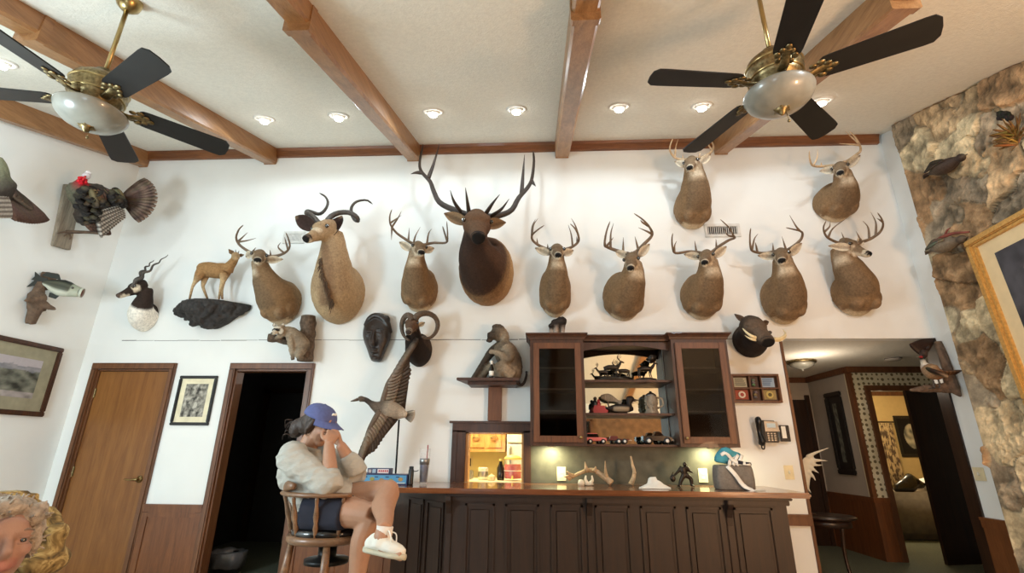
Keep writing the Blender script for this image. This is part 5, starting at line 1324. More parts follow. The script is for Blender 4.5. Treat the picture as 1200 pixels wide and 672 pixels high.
for i in range(3):
    for j in range(2):
        xa_, xb_ = xs_[i]+.016, xs_[i+1]-.016; za, zb = (z0+e+.014, zm-.014) if j == 0 else (zm+.014, z1-e-.014)
        m = M()
        if i != 1:
            m.bb((xa_, DW-.02, za), (xb_, DW-.012, zb), c_((172, 166, 140) if (i, j) != (2, 1) else (150, 168, 186)) if j else c_((150, 70, 50) if i == 0 else (150, 130, 84)))
            cxx, czz = (xa_+xb_)/2, (za+zb)/2
            if j == 0: m.lathe((cxx, DW-.02, czz), [(.034, 0), (.034, .006), (0, .007)], (0, -1, 0), 20, col=c_((214, 204, 188) if i == 0 else (190, 170, 100))); m.lathe((cxx, DW-.027, czz), [(.018, 0), (.018, .003), (0, .003)], (0, -1, 0), 16, col=c_((160, 70, 60) if i == 0 else (90, 80, 50)))
            else:
                for k in range(4): m.bb((xa_+.012, DW-.022, lerp(za, zb, .2+.2*k)), (xb_-.012-random.uniform(0, .03), DW-.0195, lerp(za, zb, .2+.2*k)+.008), c_((70, 74, 70) if i == 0 else (70, 96, 130)))
        else:
            for k in range(3): m.ell(((xa_+xb_)/2+random.uniform(-.01, .01), DW-.025, lerp(za, zb, .25+.25*k)), (.018, .012, .014), col=blend(c_((120, 110, 96)), .4), seg=8, rings=6)
        build('badge', m, 'paint', t)
# ---- wall telephone
a, b = W(881, 522), W(915, 491); cx, cz = (a.x+b.x)/2, (a.z+b.z)/2
t = thing('wall_telephone', 'black and silver desk telephone hung on the wall under the display box', 'telephone', (cx, DW, cz-.11))
m = M(); m.loft([[(cx-.055+dx*(1-.1*i), DW-d, cz+dz) for dx, dz in ((0, -.10), (.155, -.10), (.155, .06), (.14, .10), (0, .105))] for i, d in enumerate((.0, .05, .075))]); build('base', m, 'black_plastic', t, bevel=.006)
m = M(); m.prism([(cx-.045, DW-.077, cz+.0), (cx+.09, DW-.077, cz+.0), (cx+.075, DW-.077, cz+.09), (cx-.045, DW-.077, cz+.095)], (0, -.006, 0)); build('silver_face', m, 'steel', t)
MATS['lcd'] = plain('lcd', (186, 206, 214), .2, var=.03); build('display_screen', M().bb((cx-.025, DW-.086, cz+.035), (cx+.055, DW-.0825, cz+.075)), 'lcd', t)
m = M()
for i in range(3):
    for j in range(4): m.bb((cx-.03+.03*i, DW-.082, cz-.085+.02*j), (cx-.012+.03*i, DW-.075, cz-.073+.02*j))
build('keypad', m, 'steel', t)
m = M(); m.bb((cx+.10, DW-.06, cz-.09), (cx+.19, DW-.045, cz+.06)); build('side_panel', m, 'black_plastic', t, bevel=.004)
build('label_strip', M().bb((cx+.115, DW-.063, cz-.06), (cx+.155, DW-.0595, cz+.05)), 'white_plastic', t)
m = M(); limb(m, [V((cx-.095, DW-.07, cz+.115)), V((cx-.10, DW-.09, cz+.09)), V((cx-.10, DW-.075, cz)), V((cx-.095, DW-.09, cz-.09)), V((cx-.09, DW-.07, cz-.11))], [(.025, .03), (.03, .032), (.019, .017), (.03, .032), (.025, .03)], (.5,)*3, 14, 20); build('handset', m, 'black_plastic', t, True)
m = M(); m.tube([V((cx-.09, DW-.06, cz-.10)), V((cx-.085, DW-.05, cz-.15)), V((cx-.06, DW-.04, cz-.155)), V((cx-.05, DW-.04, cz-.10))], .006); build('cord', m, 'black_plastic', t, True)
# ================================================================ GLAZED CABINET, BAR
HF, HZ0, HZ1 = 4.66, 1.285, 2.33        # front, underside, top
hx = (-.075, .44, 1.275, 1.80)
t = thing('display_cabinet', 'dark wooden wall cabinet, glazed doors either side of open shelves, above the bar', 'cabinet', ((hx[0]+hx[3])/2, 4.83, HZ0))
m = M()
for a, b in ((hx[0], hx[1]), (hx[2], hx[3])):
    m.bb((a, HF+.02, HZ0), (a+.018, DW-.001, HZ1-.05)); m.bb((b-.018, HF+.02, HZ0), (b, DW-.001, HZ1-.05)); m.bb((a+.018, HF+.021, HZ0+.0005), (b-.018, DW-.002, HZ0+.018)); m.bb((a+.018, HF+.021, HZ1-.068), (b-.018, DW-.002, HZ1-.0505))
    for p, q in (((a, HZ0), (a+.035, HZ1-.05)), ((b-.035, HZ0), (b, HZ1-.05)), ((a+.035, HZ0), (b-.035, HZ0+.035)), ((a+.035, HZ1-.10), (b-.035, HZ1-.05))): m.bb((p[0], HF, p[1]), (q[0], HF+.02, q[1]))
m.bb((hx[1], HF+.09, HZ0), (hx[2], DW, HZ0+.02)); m.bb((hx[1], HF+.09, HZ1-.07), (hx[2], DW, HZ1-.05))
build('carcass', m, 'hutch_wood', t)
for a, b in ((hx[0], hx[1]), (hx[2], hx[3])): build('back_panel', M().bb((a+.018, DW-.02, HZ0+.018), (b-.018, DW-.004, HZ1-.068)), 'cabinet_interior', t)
def crown(x0, x1, yf, lft, rgt):
    pr = [(0, HZ1-.06), (-.01, HZ1-.06), (-.016, HZ1-.04), (-.03, HZ1-.02), (-.042, HZ1-.012), (-.042, HZ1), (0, HZ1)]
    m = M(); m.loft([[(x0-(-d if lft else 0), yf+d, z) for d, z in pr], [(x1+(-d if rgt else 0), yf+d, z) for d, z in pr]])
    m.bb((x0, yf, HZ1-.06), (x1, DW, HZ1))
    if rgt: m.loft([[(x1-d, yf+d, z) for d, z in pr], [(x1-d, DW, z) for d, z in pr]])
    if lft: m.loft([[(x0+d, yf+d, z) for d, z in pr], [(x0+d, DW, z) for d, z in pr]])
    return m
for a in (crown(hx[0], hx[1], HF, 1, 1), crown(hx[2], hx[3], HF, 1, 1), crown(hx[1], hx[2], HF+.09, 0, 0)): build('crown_moulding', a, 'hutch_wood', t)
# arched valance of the centre
ar = [(hx[1]+(hx[2]-hx[1])*i/24, HZ1-.155+.055*math.sin(PI*i/24)) for i in range(25)]
m = M(); m.prism([(hx[1], HF+.09, HZ1-.06)]+[(x, HF+.09, z) for x, z in ar]+[(hx[2], HF+.09, HZ1-.06)], (0, .02, 0)); build('arched_valance', m, 'hutch_wood', t)
shz = (1.895, 1.585, HZ0+.012)
for z in shz[:2]: build('shelf', M().bb((hx[1]-.0, HF+.085, z-.022), (hx[2], DW-.01, z)), 'hutch_wood', t, bevel=.003)
build('shelf', M().bb((hx[1], HF+.08, shz[2]-.012), (hx[2], DW-.01, shz[2]+.009)), 'hutch_wood', t, bevel=.003)
build('mirror_back', M().bb((hx[1]+.01, DW-.012, HZ0+.02), (hx[2]-.01, DW-.008, HZ1-.07)), 'mirror', t)
for (a, b, kx) in ((hx[0]+.03, hx[1]-.03, hx[1]-.055), (hx[2]+.03, hx[3]-.03, hx[2]+.055)):
    z0, z1 = HZ0+.03, HZ1-.095; w = .058; d = M()
    for p, q in (((a, z0), (a+w, z1)), ((b-w, z0), (b, z1)), ((a+w, z0), (b-w, z0+w)), ((a+w, z1-w), (b-w, z1))): d.bb((p[0], HF-.022, p[1]), (q[0], HF-.001, q[1]))
    dr = build('door', d, 'hutch_wood_light', t, bevel=.004)
    build('glass_pane', M().bb((a+w-.004, HF-.012, z0+w-.004), (b-w+.004, HF-.008, z1-w+.004)), 'clear_glass', dr)
    k = M(); k.lathe((kx, HF-.022, z0+.045), [(.006, 0), (.006, .012), (.014, .018), (.014, .026), (.008, .03), (0, .031)], (0, -1, 0), 16); build('knob', k, 'brass', dr, True)
    for f in (.27, .52, .77): build('shelf', M().bb((a+.0, HF+.03, lerp(z0+w, z1-w, f)), (b, DW-.02, lerp(z0+w, z1-w, f)+.014)), 'weathered_wood', t)
for x in (.12, 1.60): lamp('AREA', (x, 4.86, HZ0-.013), 6.5, (1.0, .94, .55), .08, (x, 4.92, .9), name='under_cabinet_light'); 
for x, lab in ((.12, 'small under-cabinet puck light left of centre, over the outlet'), (1.60, 'small under-cabinet puck light at right, over the lunch bag')):
    o = build('puck_light', M().lathe((x, 4.86, HZ0-.001), [(.032, 0), (.032, -.008), (.02, -.010), (0, -.010)]), 'vent_white', None, True); tag(o, lab, 'light')

# the bar: panelled front with a slanted left end, thick top
BT = .952; BY = 4.25
xl, xr = -.735, 1.93
t = thing('bar', 'long dark panelled wooden bar below the wall cabinet', 'bar', ((xl+xr)/2, 4.5, 0))
EC = V((-1.363, 4.955, 0)); foot = [(xl, BY), (xr, BY), (xr, 4.955), (EC.x, EC.y)]
build('carcass', M().prism([(x, y, 0) for x, y in foot], (0, 0, BT-.045)), 'bar_wood', t)
m = M(); m.prism([(-1.44, 4.142, BT-.04), (2.085, 4.142, BT-.04), (2.085, 4.94, BT-.04), (-1.44, 4.94, BT-.04)], (0, 0, .04))
build('bar_top', m, 'bartop_wood', t, bevel=.012)
m = M(); m.bb((xl-.02, 4.19, BT-.062), (xr+.03, 4.25, BT-.04)); m.bb((xl-.01, 4.215, BT-.10), (xr+.015, 4.25, BT-.06)); build('top_moulding', m, 'bar_wood', t, bevel=.006)
def panel(p0, p1, z0, z1, off):
    p0, p1 = V(p0), V(p1); e = (p1-p0).normalized(); n = V((e.y, -e.x, 0)); m = M(); w = (p1-p0).length
    def q(x0, x1, za, zb, d0, d1):
        m.prism([p0+e*x+n*d0+V((0, 0, z)) for x, z in ((x0, za), (x1, za), (x1, zb), (x0, zb))], n*(d1-d0))
    b = .022
    q(0, w, z1-b, z1, 0, .014); q(0, w, z0, z0+b, 0, .014); q(0, b, z0, z1, 0, .014); q(w-b, w, z0, z1, 0, .014); q(b*2, w-b*2, z0+b*2, z1-b*2, 0, .008)
    return build('panel', m, 'bar_wood', t, bevel=.004)
for a, b in ((545, 580), (592, 632), (645, 683), (697, 738), (750, 792), (804, 845), (859, 905)):
    panel((YY(a, 600, BY).x, BY, 0), (YY(b, 600, BY).x, BY, 0), .1, .835, 0)
e_ = V((xl, BY, 0))-EC
panel(EC+e_*.30, EC+e_*.60, .1, .835, 0); panel(EC+e_*.66, EC+e_*.95, .1, .835, 0)
for px in (527, 690, 852):
    x = YY(px, 590, BY).x; m = M(); m.bb((x-.022, BY-.014, 0), (x+.022, BY, .70)); m.loft([[(x+sx*.022, y, z) for y, z in ((BY, .70), (BY-.014, .70), (BY-.02, .76), (BY-.05, .82), (BY-.085, .86), (BY-.085, .89), (BY, .89))] for sx in (-1, 1)]); build('corbel', m, 'bar_wood', t, bevel=.003)
build('skirting', M().bb((xl, BY-.015, 0), (xr, BY, .09)), 'bar_wood', t)

# ---------------------------------------------------------------- things on the shelves
def animal_bronze(m, c, s, flip=1, col=(.03,)*3, antl=True):
    c = V(c); f = flip
    P = lambda x, y, z: c+V((x*f, y, z))*s
    limb = lambda m, p, r, c_, g: globals()['limb'](m, p, [x*s for x in r], c_, g)
    limb(m, [P(-.5, 0, .55), P(-.2, 0, .62), P(.2, 0, .62), P(.42, 0, .62)], [.12, .17, .17, .12], col, 10)
    limb(m, [P(.4, 0, .66), P(.55, 0, .85), P(.62, 0, 1.0)], [.12, .09, .07], col, 8); limb(m, [P(.58, 0, 1.02), P(.72, 0, .98), P(.84, 0, .93)], [.08, .06, .035], col, 8)
    for x, y in ((-.42, .08), (-.36, -.08), (.3, .08), (.36, -.08)): limb(m, [P(x, y, .55), P(x-.05, y, .3), P(x+.02, y, 0)], [.07, .035, .03], col, 6)
    if antl:
        for sg in (-1, 1):
            m.tube([P(.58, .04*sg, 1.06), P(.42, .12*sg, 1.3), P(.55, .22*sg, 1.55)], .03*s, .01*s, seg=6, col=col)
            for q in (.3, .6): b0 = P(lerp(.55, .45, q), .12*sg, lerp(1.1, 1.45, q)); m.tube([b0, b0+V((.16*f, .05*sg, .16))*s], .02*s, .006*s, seg=5, col=col)
zc = shz[0]; yb = 4.83
t = thing('elk_sculpture', 'dark bronze sculpture group of antlered animals at left on the top open shelf', 'sculpture', (.72, yb, zc))
x0, x1 = YY(697, 443, yb).x, YY(742, 443, yb).x
m = M(); m.lathe(((x0+x1)/2, yb, zc), [(.19, 0), (.185, .02), (.15, .035), (0, .045)], seg=24); 
for v_ in m.v: v_.y = yb+(v_.y-yb)*.5
wobble(m, .01, 30); 
for v_ in m.v: v_.z = max(v_.z, zc+.0005)
build('rock_base', m, 'bronze', t, True)
m = M(); animal_bronze(m, ((x0+x1)/2-.02, yb-.01, zc+.035), .15, 1); build('bull_figure', m, 'bronze', t, True)
m = M(); animal_bronze(m, ((x0+x1)/2+.10, yb+.02, zc+.025), .12, -1); build('deer_figure', m, 'bronze', t, True)
m = M(); animal_bronze(m, ((x0+x1)/2-.11, yb-.03, zc+.02),   .10, -1, antl=True); build('calf_figure', m, 'bronze', t, True)
m = M(); random.seed(17)
for k in range(26): b0 = V(((x0+x1)/2+random.uniform(-.14, .14), yb+random.uniform(-.03, .03), zc+.018)); m.tube([b0, b0+V((random.uniform(-.04, .04), 0, random.uniform(.03, .07)))], .006, .002, seg=5)
m.box(((x0+x1)/2, yb, zc+.016), (.30, .075, .012)); build('branches', m, 'bronze', t, True)
t = thing('moose_sculpture', 'dark bronze animal sculpture at the right end of the top open shelf', 'sculpture', (1.08, yb, zc)); xq = YY(757, 443, yb).x
m = M(); m.lathe((xq, yb, zc), [(.11, 0), (.10, .02), (.05, .03), (0, .032)], seg=20); 
for v_ in m.v: v_.y = yb+(v_.y-yb)*.6
build('rock_base', m, 'bronze', t, True)
m = M(); animal_bronze(m, (xq, yb, zc+.025), .15, 1, antl=False)
for sg in (-1, 1): m.prism([(xq+.06, yb+.01*sg, zc+.17), (xq+.02, yb+.05*sg, zc+.22), (xq+.05, yb+.07*sg, zc+.245), (xq+.11, yb+.05*sg, zc+.235), (xq+.10, yb+.02*sg, zc+.185)], (.0, .006*sg, 0))
build('moose_figure', m, 'bronze', t, True)
zc = shz[1]
t = thing('figurine_group', 'small red and black figurine group at the left of the middle shelf', 'figurine', (.55, yb, zc)); xq = YY(703, 483, yb).x
m = M(); m.loft([[(xq+x*k, yb+y, zc+z) for x, z in ((-.07, .0), (.07, 0), (.085, .03), (.06, .035), (.05, .07), (-.06, .075), (-.075, .03))] for y, k in ((-.035, .9), (0, 1), (.035, .9))]); build('cart', m, 'red_plastic', t, bevel=.004)
m = M(); limb(m, [V((xq-.045, yb, zc+.06)), V((xq-.045, yb, zc+.10)), V((xq-.04, yb, zc+.125))], [.03, .028, .012], (.5,)*3); m.ell((xq-.04, yb, zc+.14), .018); build('driver_figure', m, 'black_plastic', t, True)
m = M(); m.ell((xq-.01, yb-.005, zc+.085), (.022, .02, .03)); m.ell((xq-.01, yb-.01, zc+.118), .015); build('rider_figure', m, 'red_plastic', t, True)
m = M(); 
for dx in (.035, .055, .02): m.ell((xq+dx, yb-.012, zc+.08), .016, seg=8, rings=6)
build('parcels', m, 'ivory', t, True)
t = thing('duck_decoy', 'dark duck decoy with pale flank at the centre of the middle shelf', 'duck decoy', (.78, yb, zc)); xq = YY(727, 483, yb).x
DK = c_((34, 26, 22)); m = M()
k = 14; sp = [V((xq+lerp(-.135, .125, i/k), yb, zc+.048+.006*math.sin(PI*i/k))) for i in range(k+1)]
m.sweep(sp, [(lerpl([.012, .035, .055, .062, .06, .045, .015], i/k), lerpl([.008, .022, .034, .036, .034, .03, .012], i/k), lerpl([.008, .03, .044, .047, .047, .04, .02], i/k)) for i in range(k+1)], (0, 0, 1), 16, cols=lambda i, j: c_((150, 134, 112)) if -.75 < math.sin(2*PI*j/16) < .1 and 3 < i < 12 else DK)
limb(m, [V((xq+.085, yb, zc+.07)), V((xq+.088, yb, zc+.10)), V((xq+.095, yb, zc+.13))], [.032, .026, .03], DK); m.ell((xq+.10, yb, zc+.135), (.042, .03, .033), col=DK)
m = remesh(m, .005, 2); 
for v_ in m.v: v_.z = max(v_.z, zc+.0005)
build('body', m, 'paint', t, True)
m = M(); m.sweep([(xq+.13, yb, zc+.132), (xq+.16, yb, zc+.127), (xq+.19, yb, zc+.128)], [(.018, .010), (.016, .006), (.010, .003)], (0, 0, 1), 10); m.sweep([(xq+.13, yb, zc+.120), (xq+.16, yb, zc+.112)], [(.014, .006), (.008, .003)], (0, 0, 1), 8); build('bill', m, 'horn_dark', t, True)
t = thing('fish_ornament', 'grey mounted fish ornament on a stem behind the duck decoy', 'ornament', (.66, 4.9, zc)); xq = YY(716, 468, 4.9).x; zz = YY(716, 468, 4.9).z
m = M(); k = 12; m.sweep([V((xq+lerp(-.10, .10, i/k), 4.9, zz+.02-.06*(i/k)**2)) for i in range(k+1)], [(lerpl([.01, .018, .022, .018, .012, .005, .004], i/k), lerpl([.015, .03, .04, .035, .022, .012, .03], i/k)) for i in range(k+1)], (0, 0, 1), 12); build('fish_body', m, 'weathered_wood', t, True)
build('stem', M().tube([(xq-.02, 4.9, zc), (xq-.03, 4.9, zz-.03), (xq-.02, 4.9, zz)], .007), 'driftwood', t, True); build('base', M().lathe((xq-.02, 4.9, zc), [(.04, 0), (.04, .012), (0, .014)]), 'hutch_wood_light', t, True)
t = thing('beer_stein', 'grey lidded stein-like ornament at the right of the middle shelf', 'stein', (1.07, yb, zc)); xq = YY(764, 483, yb).x
m = M(); m.lathe((xq, yb, zc), [(.062, 0), (.065, .012), (.055, .03), (.052, .10), (.055, .16), (.05, .165)], seg=24)
for k in range(30): a = random.uniform(0, 2*PI); m.ell((xq+.053*math.cos(a), yb+.053*math.sin(a), zc+random.uniform(.03, .15)), .012, seg=7, rings=5)
build('mug', m, 'weathered_wood', t, True); build('lid', M().lathe((xq, yb, zc+.165), [(.054, 0), (.054, .01), (.03, .028), (.012, .034), (.012, .045), (0, .048)]), 'steel', t, True)
build('handle', M().tube([(xq+.05, yb, zc+.15), (xq+.10, yb-.01, zc+.14), (xq+.105, yb-.01, zc+.08), (xq+.055, yb, zc+.05)], .009), 'weathered_wood', t, True)
# model vehicles on the bottom shelf
zc = shz[2]+.009
def model_car(name, label, x, y, L, body, kind, z=zc):
    t = thing(name, label, 'model vehicle', (x, y, z)); R = L*.115; w = L*.20
    def P(pts, ww, d=0): return M().loft([[(x+px*L, y+s*ww, z+pz*L) for px, pz in pts] for s in (-1, 1)])
    if kind == 'offroad':
        build('body_shell', P([(-.46, .14), (.46, .14), (.48, .26), (.20, .30), (-.46, .30)], w), body, t, bevel=.004)
        build('cabin', P([(-.44, .30), (.12, .30), (.04, .46), (-.42, .46)], w*.92), 'glass_dark', t, bevel=.004)
        build('roof', P([(-.45, .45), (.06, .45), (.04, .485), (-.44, .485)], w*.95), body, t, bevel=.003)
        build('spare_wheel', M().lathe((x-.5*L, y, z+.26*L), [(R*.7, -.01), (R*.7, .01)], (1, 0, 0)), 'black_plastic', t, True)
    elif kind == 'pickup':
        build('body_shell', P([(-.48, .12), (.48, .12), (.49, .22), (.22, .27), (-.48, .27)], w), body, t, bevel=.004)
        build('cabin', P([(-.12, .27), (.22, .27), (.10, .40), (-.06, .40)], w*.9), 'glass_dark', t, bevel=.004)
        build('roof', P([(-.07, .39), (.10, .39), (.08, .415), (-.06, .415)], w*.9), body, t, bevel=.003)
        build('bumper', P([(.47, .11), (.52, .11), (.52, .17), (.47, .17)], w*.95), 'steel', t)
    else:
        build('bed', P([(-.48, .16), (.40, .16), (.40, .22), (-.48, .22)], w), body, t, bevel=.003)
        build('cargo', P([(-.42, .22), (-.05, .22), (-.08, .33), (-.38, .33)], w*.7), body, t, bevel=.004); build('drawbar', P([(.40, .16), (.52, .14), (.52, .17), (.40, .2)], w*.15), 'steel', t)
    for sx in ((-.30, .30) if kind != 'trailer' else (-.05, .2)):
        for sy in (-1, 1):
            wm = M(); wm.lathe((x+sx*L, y+sy*(w-.004), z+R), [(R*.5, -.009), (R, -.007), (R, .007), (R*.5, .009)], (0, 1, 0), 20); wo = build('wheel', wm, 'black_plastic', t, True)
            build('hub', M().lathe((x+sx*L, y+sy*(w+.006), z+R), [(R*.55, -.002), (R*.4, .003), (0, .003)], (0, sy, 0), 14), 'vent_white', wo, True)
    return t
plain('pink_paint', (206, 110, 108), .3, coat=.5); plain('maroon_paint', (92, 34, 36), .3, coat=.4); plain('black_paint', (18, 18, 20), .2, coat=.5)
model_car('model_car', 'pinkish red model off-road car at the left of the bottom shelf', YY(699, 521, 4.82).x, 4.82, .20, 'pink_paint', 'offroad')
model_car('model_trailer', 'low maroon model trailer between the two model cars', YY(726, 521, 4.82).x, 4.82, .22, 'maroon_paint', 'trailer')
model_car('model_truck', 'black model pickup truck with white wheels on the bottom shelf', YY(770, 521, 4.82).x, 4.82, .28, 'black_paint', 'pickup')

# bird on top of the cabinet: dark body, white legs
t = thing('stuffed_animal', 'small dark stuffed animal with pale legs standing on the cabinet top', 'stuffed animal', (YY(653, 389, 4.80).x, 4.80, HZ1))
yy = 4.80; KB_ = c_((46, 40, 38)); KW = c_((176, 160, 146)); m = M()
limb(m, [YY(645.5, 380, yy), YY(649, 380.5, yy), YY(654, 379, yy), YY(659, 376, yy), YY(661.5, 373, yy)], [.04, .055, .05, .055, .028], KB_, 12)
limb(m, [YY(646, 381, yy-.03), YY(645.5, 384.5, yy-.03)], [.034, .024], KB_)
for x, y_ in ((646.5, yy), (652, yy-.03), (655.5, yy+.03), (659.5, yy)): q = YY(x, 380, y_); limb(m, [q, V((q.x-.004, y_, HZ1+.04)), V((q.x, y_, HZ1+.003))], [.03, .022, .016], [KB_, KW, KW])
b = remesh(m, .007, 2)
for p in b.v: p.z = max(p.z, HZ1+.001)
build('body', b, 'fur', t, True)

# ---------------------------------------------------------------- things on the bar
def on_bar(px, y=None, py=None):
    q = YY(px, py or 566, y); return V((q.x, y, BT))
# elk shed antler and a single spike
def antler_thing(name, label, y, beam, tines, r0, mat='antler_pale', cat='antler'):
    m = M(); bp = smooth([YY(x, yy_, y+dy) for x, yy_, dy in beam], 24); n = len(bp)-1
    m.sweep(bp, [r0*(1-.65*i/n) for i in range(n+1)], (.2, -1, .2), 10)
    for tn in tines:
        p = smooth([YY(x, yy_, y+dy) for x, yy_, dy in tn], 10); p[0] = min(bp, key=lambda q: (q-p[0]).length); L2 = len(p)-1
        m.sweep(p, [r0*.75*(1-.85*i/L2) for i in range(L2+1)], (.2, -1, .2), 8)
    lo = min(p.z for p in m.v)
    for p in m.v: p.z += BT-lo+.0005
    o = build(name, m, mat, None, True); tag(o, label, cat); return o
antler_thing('shed_antler', 'branched shed antler lying along the bar below the cabinet', 4.72,
    [(717, 566, -.06), (711, 561, -.04), (705, 556.5, 0), (697, 551.5, .02), (689, 551, .04), (679, 554.5, .05), (671, 558.5, .05), (667, 561, .05)],
    [[(711, 560, -.04), (709.5, 552, -.06), (709, 540, -.08)], [(696, 551.5, 0), (697.5, 549, -.01), (698, 546.5, -.02)], [(687, 551, 0), (686.5, 547, 0), (685.5, 541, 0)], [(671, 558, .05), (667, 555, .02), (664.5, 552, .02)], [(668, 560, .05), (664, 558.5, .02), (661, 558.5, .02)]], .030)
antler_thing('antler_spike', 'single upright antler spike standing on the bar', 4.72,
    [(739, 566, 0), (742, 559, 0), (743, 551, .01), (741, 543, .03), (739, 533, .05)], [[(743, 553, 0), (745.5, 552, -.02)]], .024)
m = M(); q = on_bar(691, 4.66)
limb(m, [q+V((-.02, 0, .015)), q+V((-.035, 0, .05)), q+V((-.03, 0, .085))], [.02, .013, .006], (.5,)*3); limb(m, [q+V((.0, 0, .015)), q+V((.025, 0, .045)), q+V((.022, 0, .085))], [.02, .013, .006], (.5,)*3); m.ell(q+V((-.005, 0, .014)), (.04, .02, .013)); o = build('forked_antler_piece', m, 'bone_white', None, True); tag(o, 'small pale forked antler piece under the shed antler', 'antler')
m = M(); q = on_bar(681, 4.66); m.lathe(q, [(.026, 0), (.03, .02), (.022, .045), (.012, .05), (0, .052)]); o = build('bone_ornament', m, 'bone_white', None, True); tag(o, 'small round pale ornament left of the forked antler piece', 'ornament')
# crumpled white cloth
m = M(); q = on_bar(767, 4.45); n = 22; vs = []
for i in range(n+1):
    for j in range(n+1):
        u, v = i/n*2-1, j/n*2-1; r = math.hypot(u, v); h = max(0, 1-r)*.06+.05*max(0, noise.noise(V((u*2.1, v*2.1, 5))))*max(0, 1.1-r)
        if abs(u+.15)+abs(v) < .28: h += .025
        vs.append(q+V((u*.13+.02*v, v*.09, h+.002)))
m.add(vs, [(i*(n+1)+j, (i+1)*(n+1)+j, (i+1)*(n+1)+j+1, i*(n+1)+j+1) for i in range(n) for j in range(n)])
o = build('white_cloth', m, 'white_cloth', None, True); md = o.modifiers.new('thickness', 'SOLIDIFY'); md.thickness = .003; tag(o, 'crumpled white cloth lying on the bar left of the bronze figurine', 'cloth')
# bronze figurine
t = thing('bronze_figurine', 'dark bronze striding warrior figurine on the bar', 'figurine', on_bar(803, 4.66))
y = 4.66; q = lambda x, yy_, d=0: YY(x, yy_, y+d); m = M()
limb(m, [q(802, 553), q(801, 548), q(801, 543.5)], [(.026, .02), (.034, .024), (.03, .02)], (.5,)*3); m.ell(q(802, 540.5), (.017, .018, .02)); m.ell(q(802.4, 538.2), (.005, .005, .01))
limb(m, [q(798.5, 543.5), q(794.5, 548.5), q(789.5, 553.5)], [.017, .012, .008], (.5,)*3); limb(m, [q(804, 543.5), q(807.5, 548), q(810.5, 549.5)], [.017, .012, .008], (.5,)*3)
limb(m, [q(801, 553), q(798, 558.5), q(796, 565.5)], [.024, .018, .013], (.5,)*3); limb(m, [q(803.5, 553), q(809, 557), q(810.5, 565.3)], [.024, .018, .013], (.5,)*3)
m.ell(q(795.5, 565.8, -.01), (.018, .026, .007)); m.ell(q(811.3, 565.6, -.01), (.016, .026, .007)); limb(m, [q(809.5, 549.5), q(813.5, 551.2)], [.006, .003], (.5,)*3)
m = remesh(m, .0045, 1); lo = min(p.z for p in m.v)
for p in m.v: p.z += BT-lo+.0005
build('body', m, 'bronze', t, True)
m = M(); c0 = q(789, 553.5); m.tube([c0, q(787, 558), q(786, 563)], .004); m.ell(q(788.5, 561), (.025, .012, .03)); lo = min(p.z for p in m.v)
for p in m.v: p.z = max(p.z, BT+.0005)
build('shield', m, 'bronze', t, True)
# lunch bag
t = thing('lunch_bag', 'grey felt lunch bag with white strap at the right end of the bar', 'bag', on_bar(859, 4.45))
q = on_bar(860, 4.45); W2 = .155; m = M()
m.loft([[q+V((sx*W2*k, sy*.085*k, z)) for sx, sy in [(math.copysign(abs(math.cos(a))**.35, math.cos(a)), math.copysign(abs(math.sin(a))**.35, math.sin(a))) for a in [2*PI*j/28 for j in range(28)]]] for z, k in ((0.001, .92), (.01, .98), (.08, 1.0), (.15, .97), (.185, .92), (.19, .86), (.17, .84))])
build('bag_body', m, 'grey_felt', t, True)
m = M(); m.sweep(smooth([q+V((-.07, -.088, .185)), q+V((-.02, -.105, .12)), q+V((.03, -.115, .04)), q+V((.09, -.13, .008)), q+V((.15, -.12, .006)), q+V((.20, -.09, .006))], 18), [(.018, .003)]*19, [(0, -1, .3)]*9+[(0, -.6, .6)]*3+[(0, 0, 1)]*7, 8); build('strap', m, 'white_cloth', t, True)
t = thing('teal_pouch', 'teal and white patterned pouch stuffed into the lunch bag top', 'pouch', q+V((0, 0, .19)))
m = M(); limb(m, [q+V((-.09, -.02, .215)), q+V((-.08, -.02, .24)), q+V((-.04, -.02, .265)), q+V((.03, -.01, .25)), q+V((.075, 0, .225))], [(.05, .04), (.062, .05), (.06, .05), (.055, .04), (.04, .03)], (.5,)*3, 16); wobble(m, .02, 9); build('pouch_body', m, 'teal_cloth', t, True)
m = M()
for k in range(3): m.sweep(smooth([q+V((-.05+.03*k, -.085, .19)), q+V((-.03+.04*k, -.075, .235)), q+V((.02+.03*k, -.045, .272))], 8), [(.014, .003)]*9, (0, -1, .3), 6)
m.sweep(smooth([q+V((-.10, -.06, .27)), q+V((-.06, -.075, .285)), q+V((.0, -.085, .22)), q+V((.12, -.09, .20))], 12), [(.016, .003)]*13, (0, -1, .5), 6); build('white_trim', m, 'white_cloth', t, True)
m = M(); m.prism([q+V((.02, -.092, .20)), q+V((.06, -.092, .195)), q+V((.065, -.085, .222)), q+V((.025, -.085, .23))], (0, -.003, 0)); m.prism([q+V((.08, -.092, .195)), q+V((.13, -.088, .19)), q+V((.128, -.085, .212)), q+V((.085, -.088, .218))], (0, -.003, 0)); build('dark_patch', m, 'navy_cloth', t)

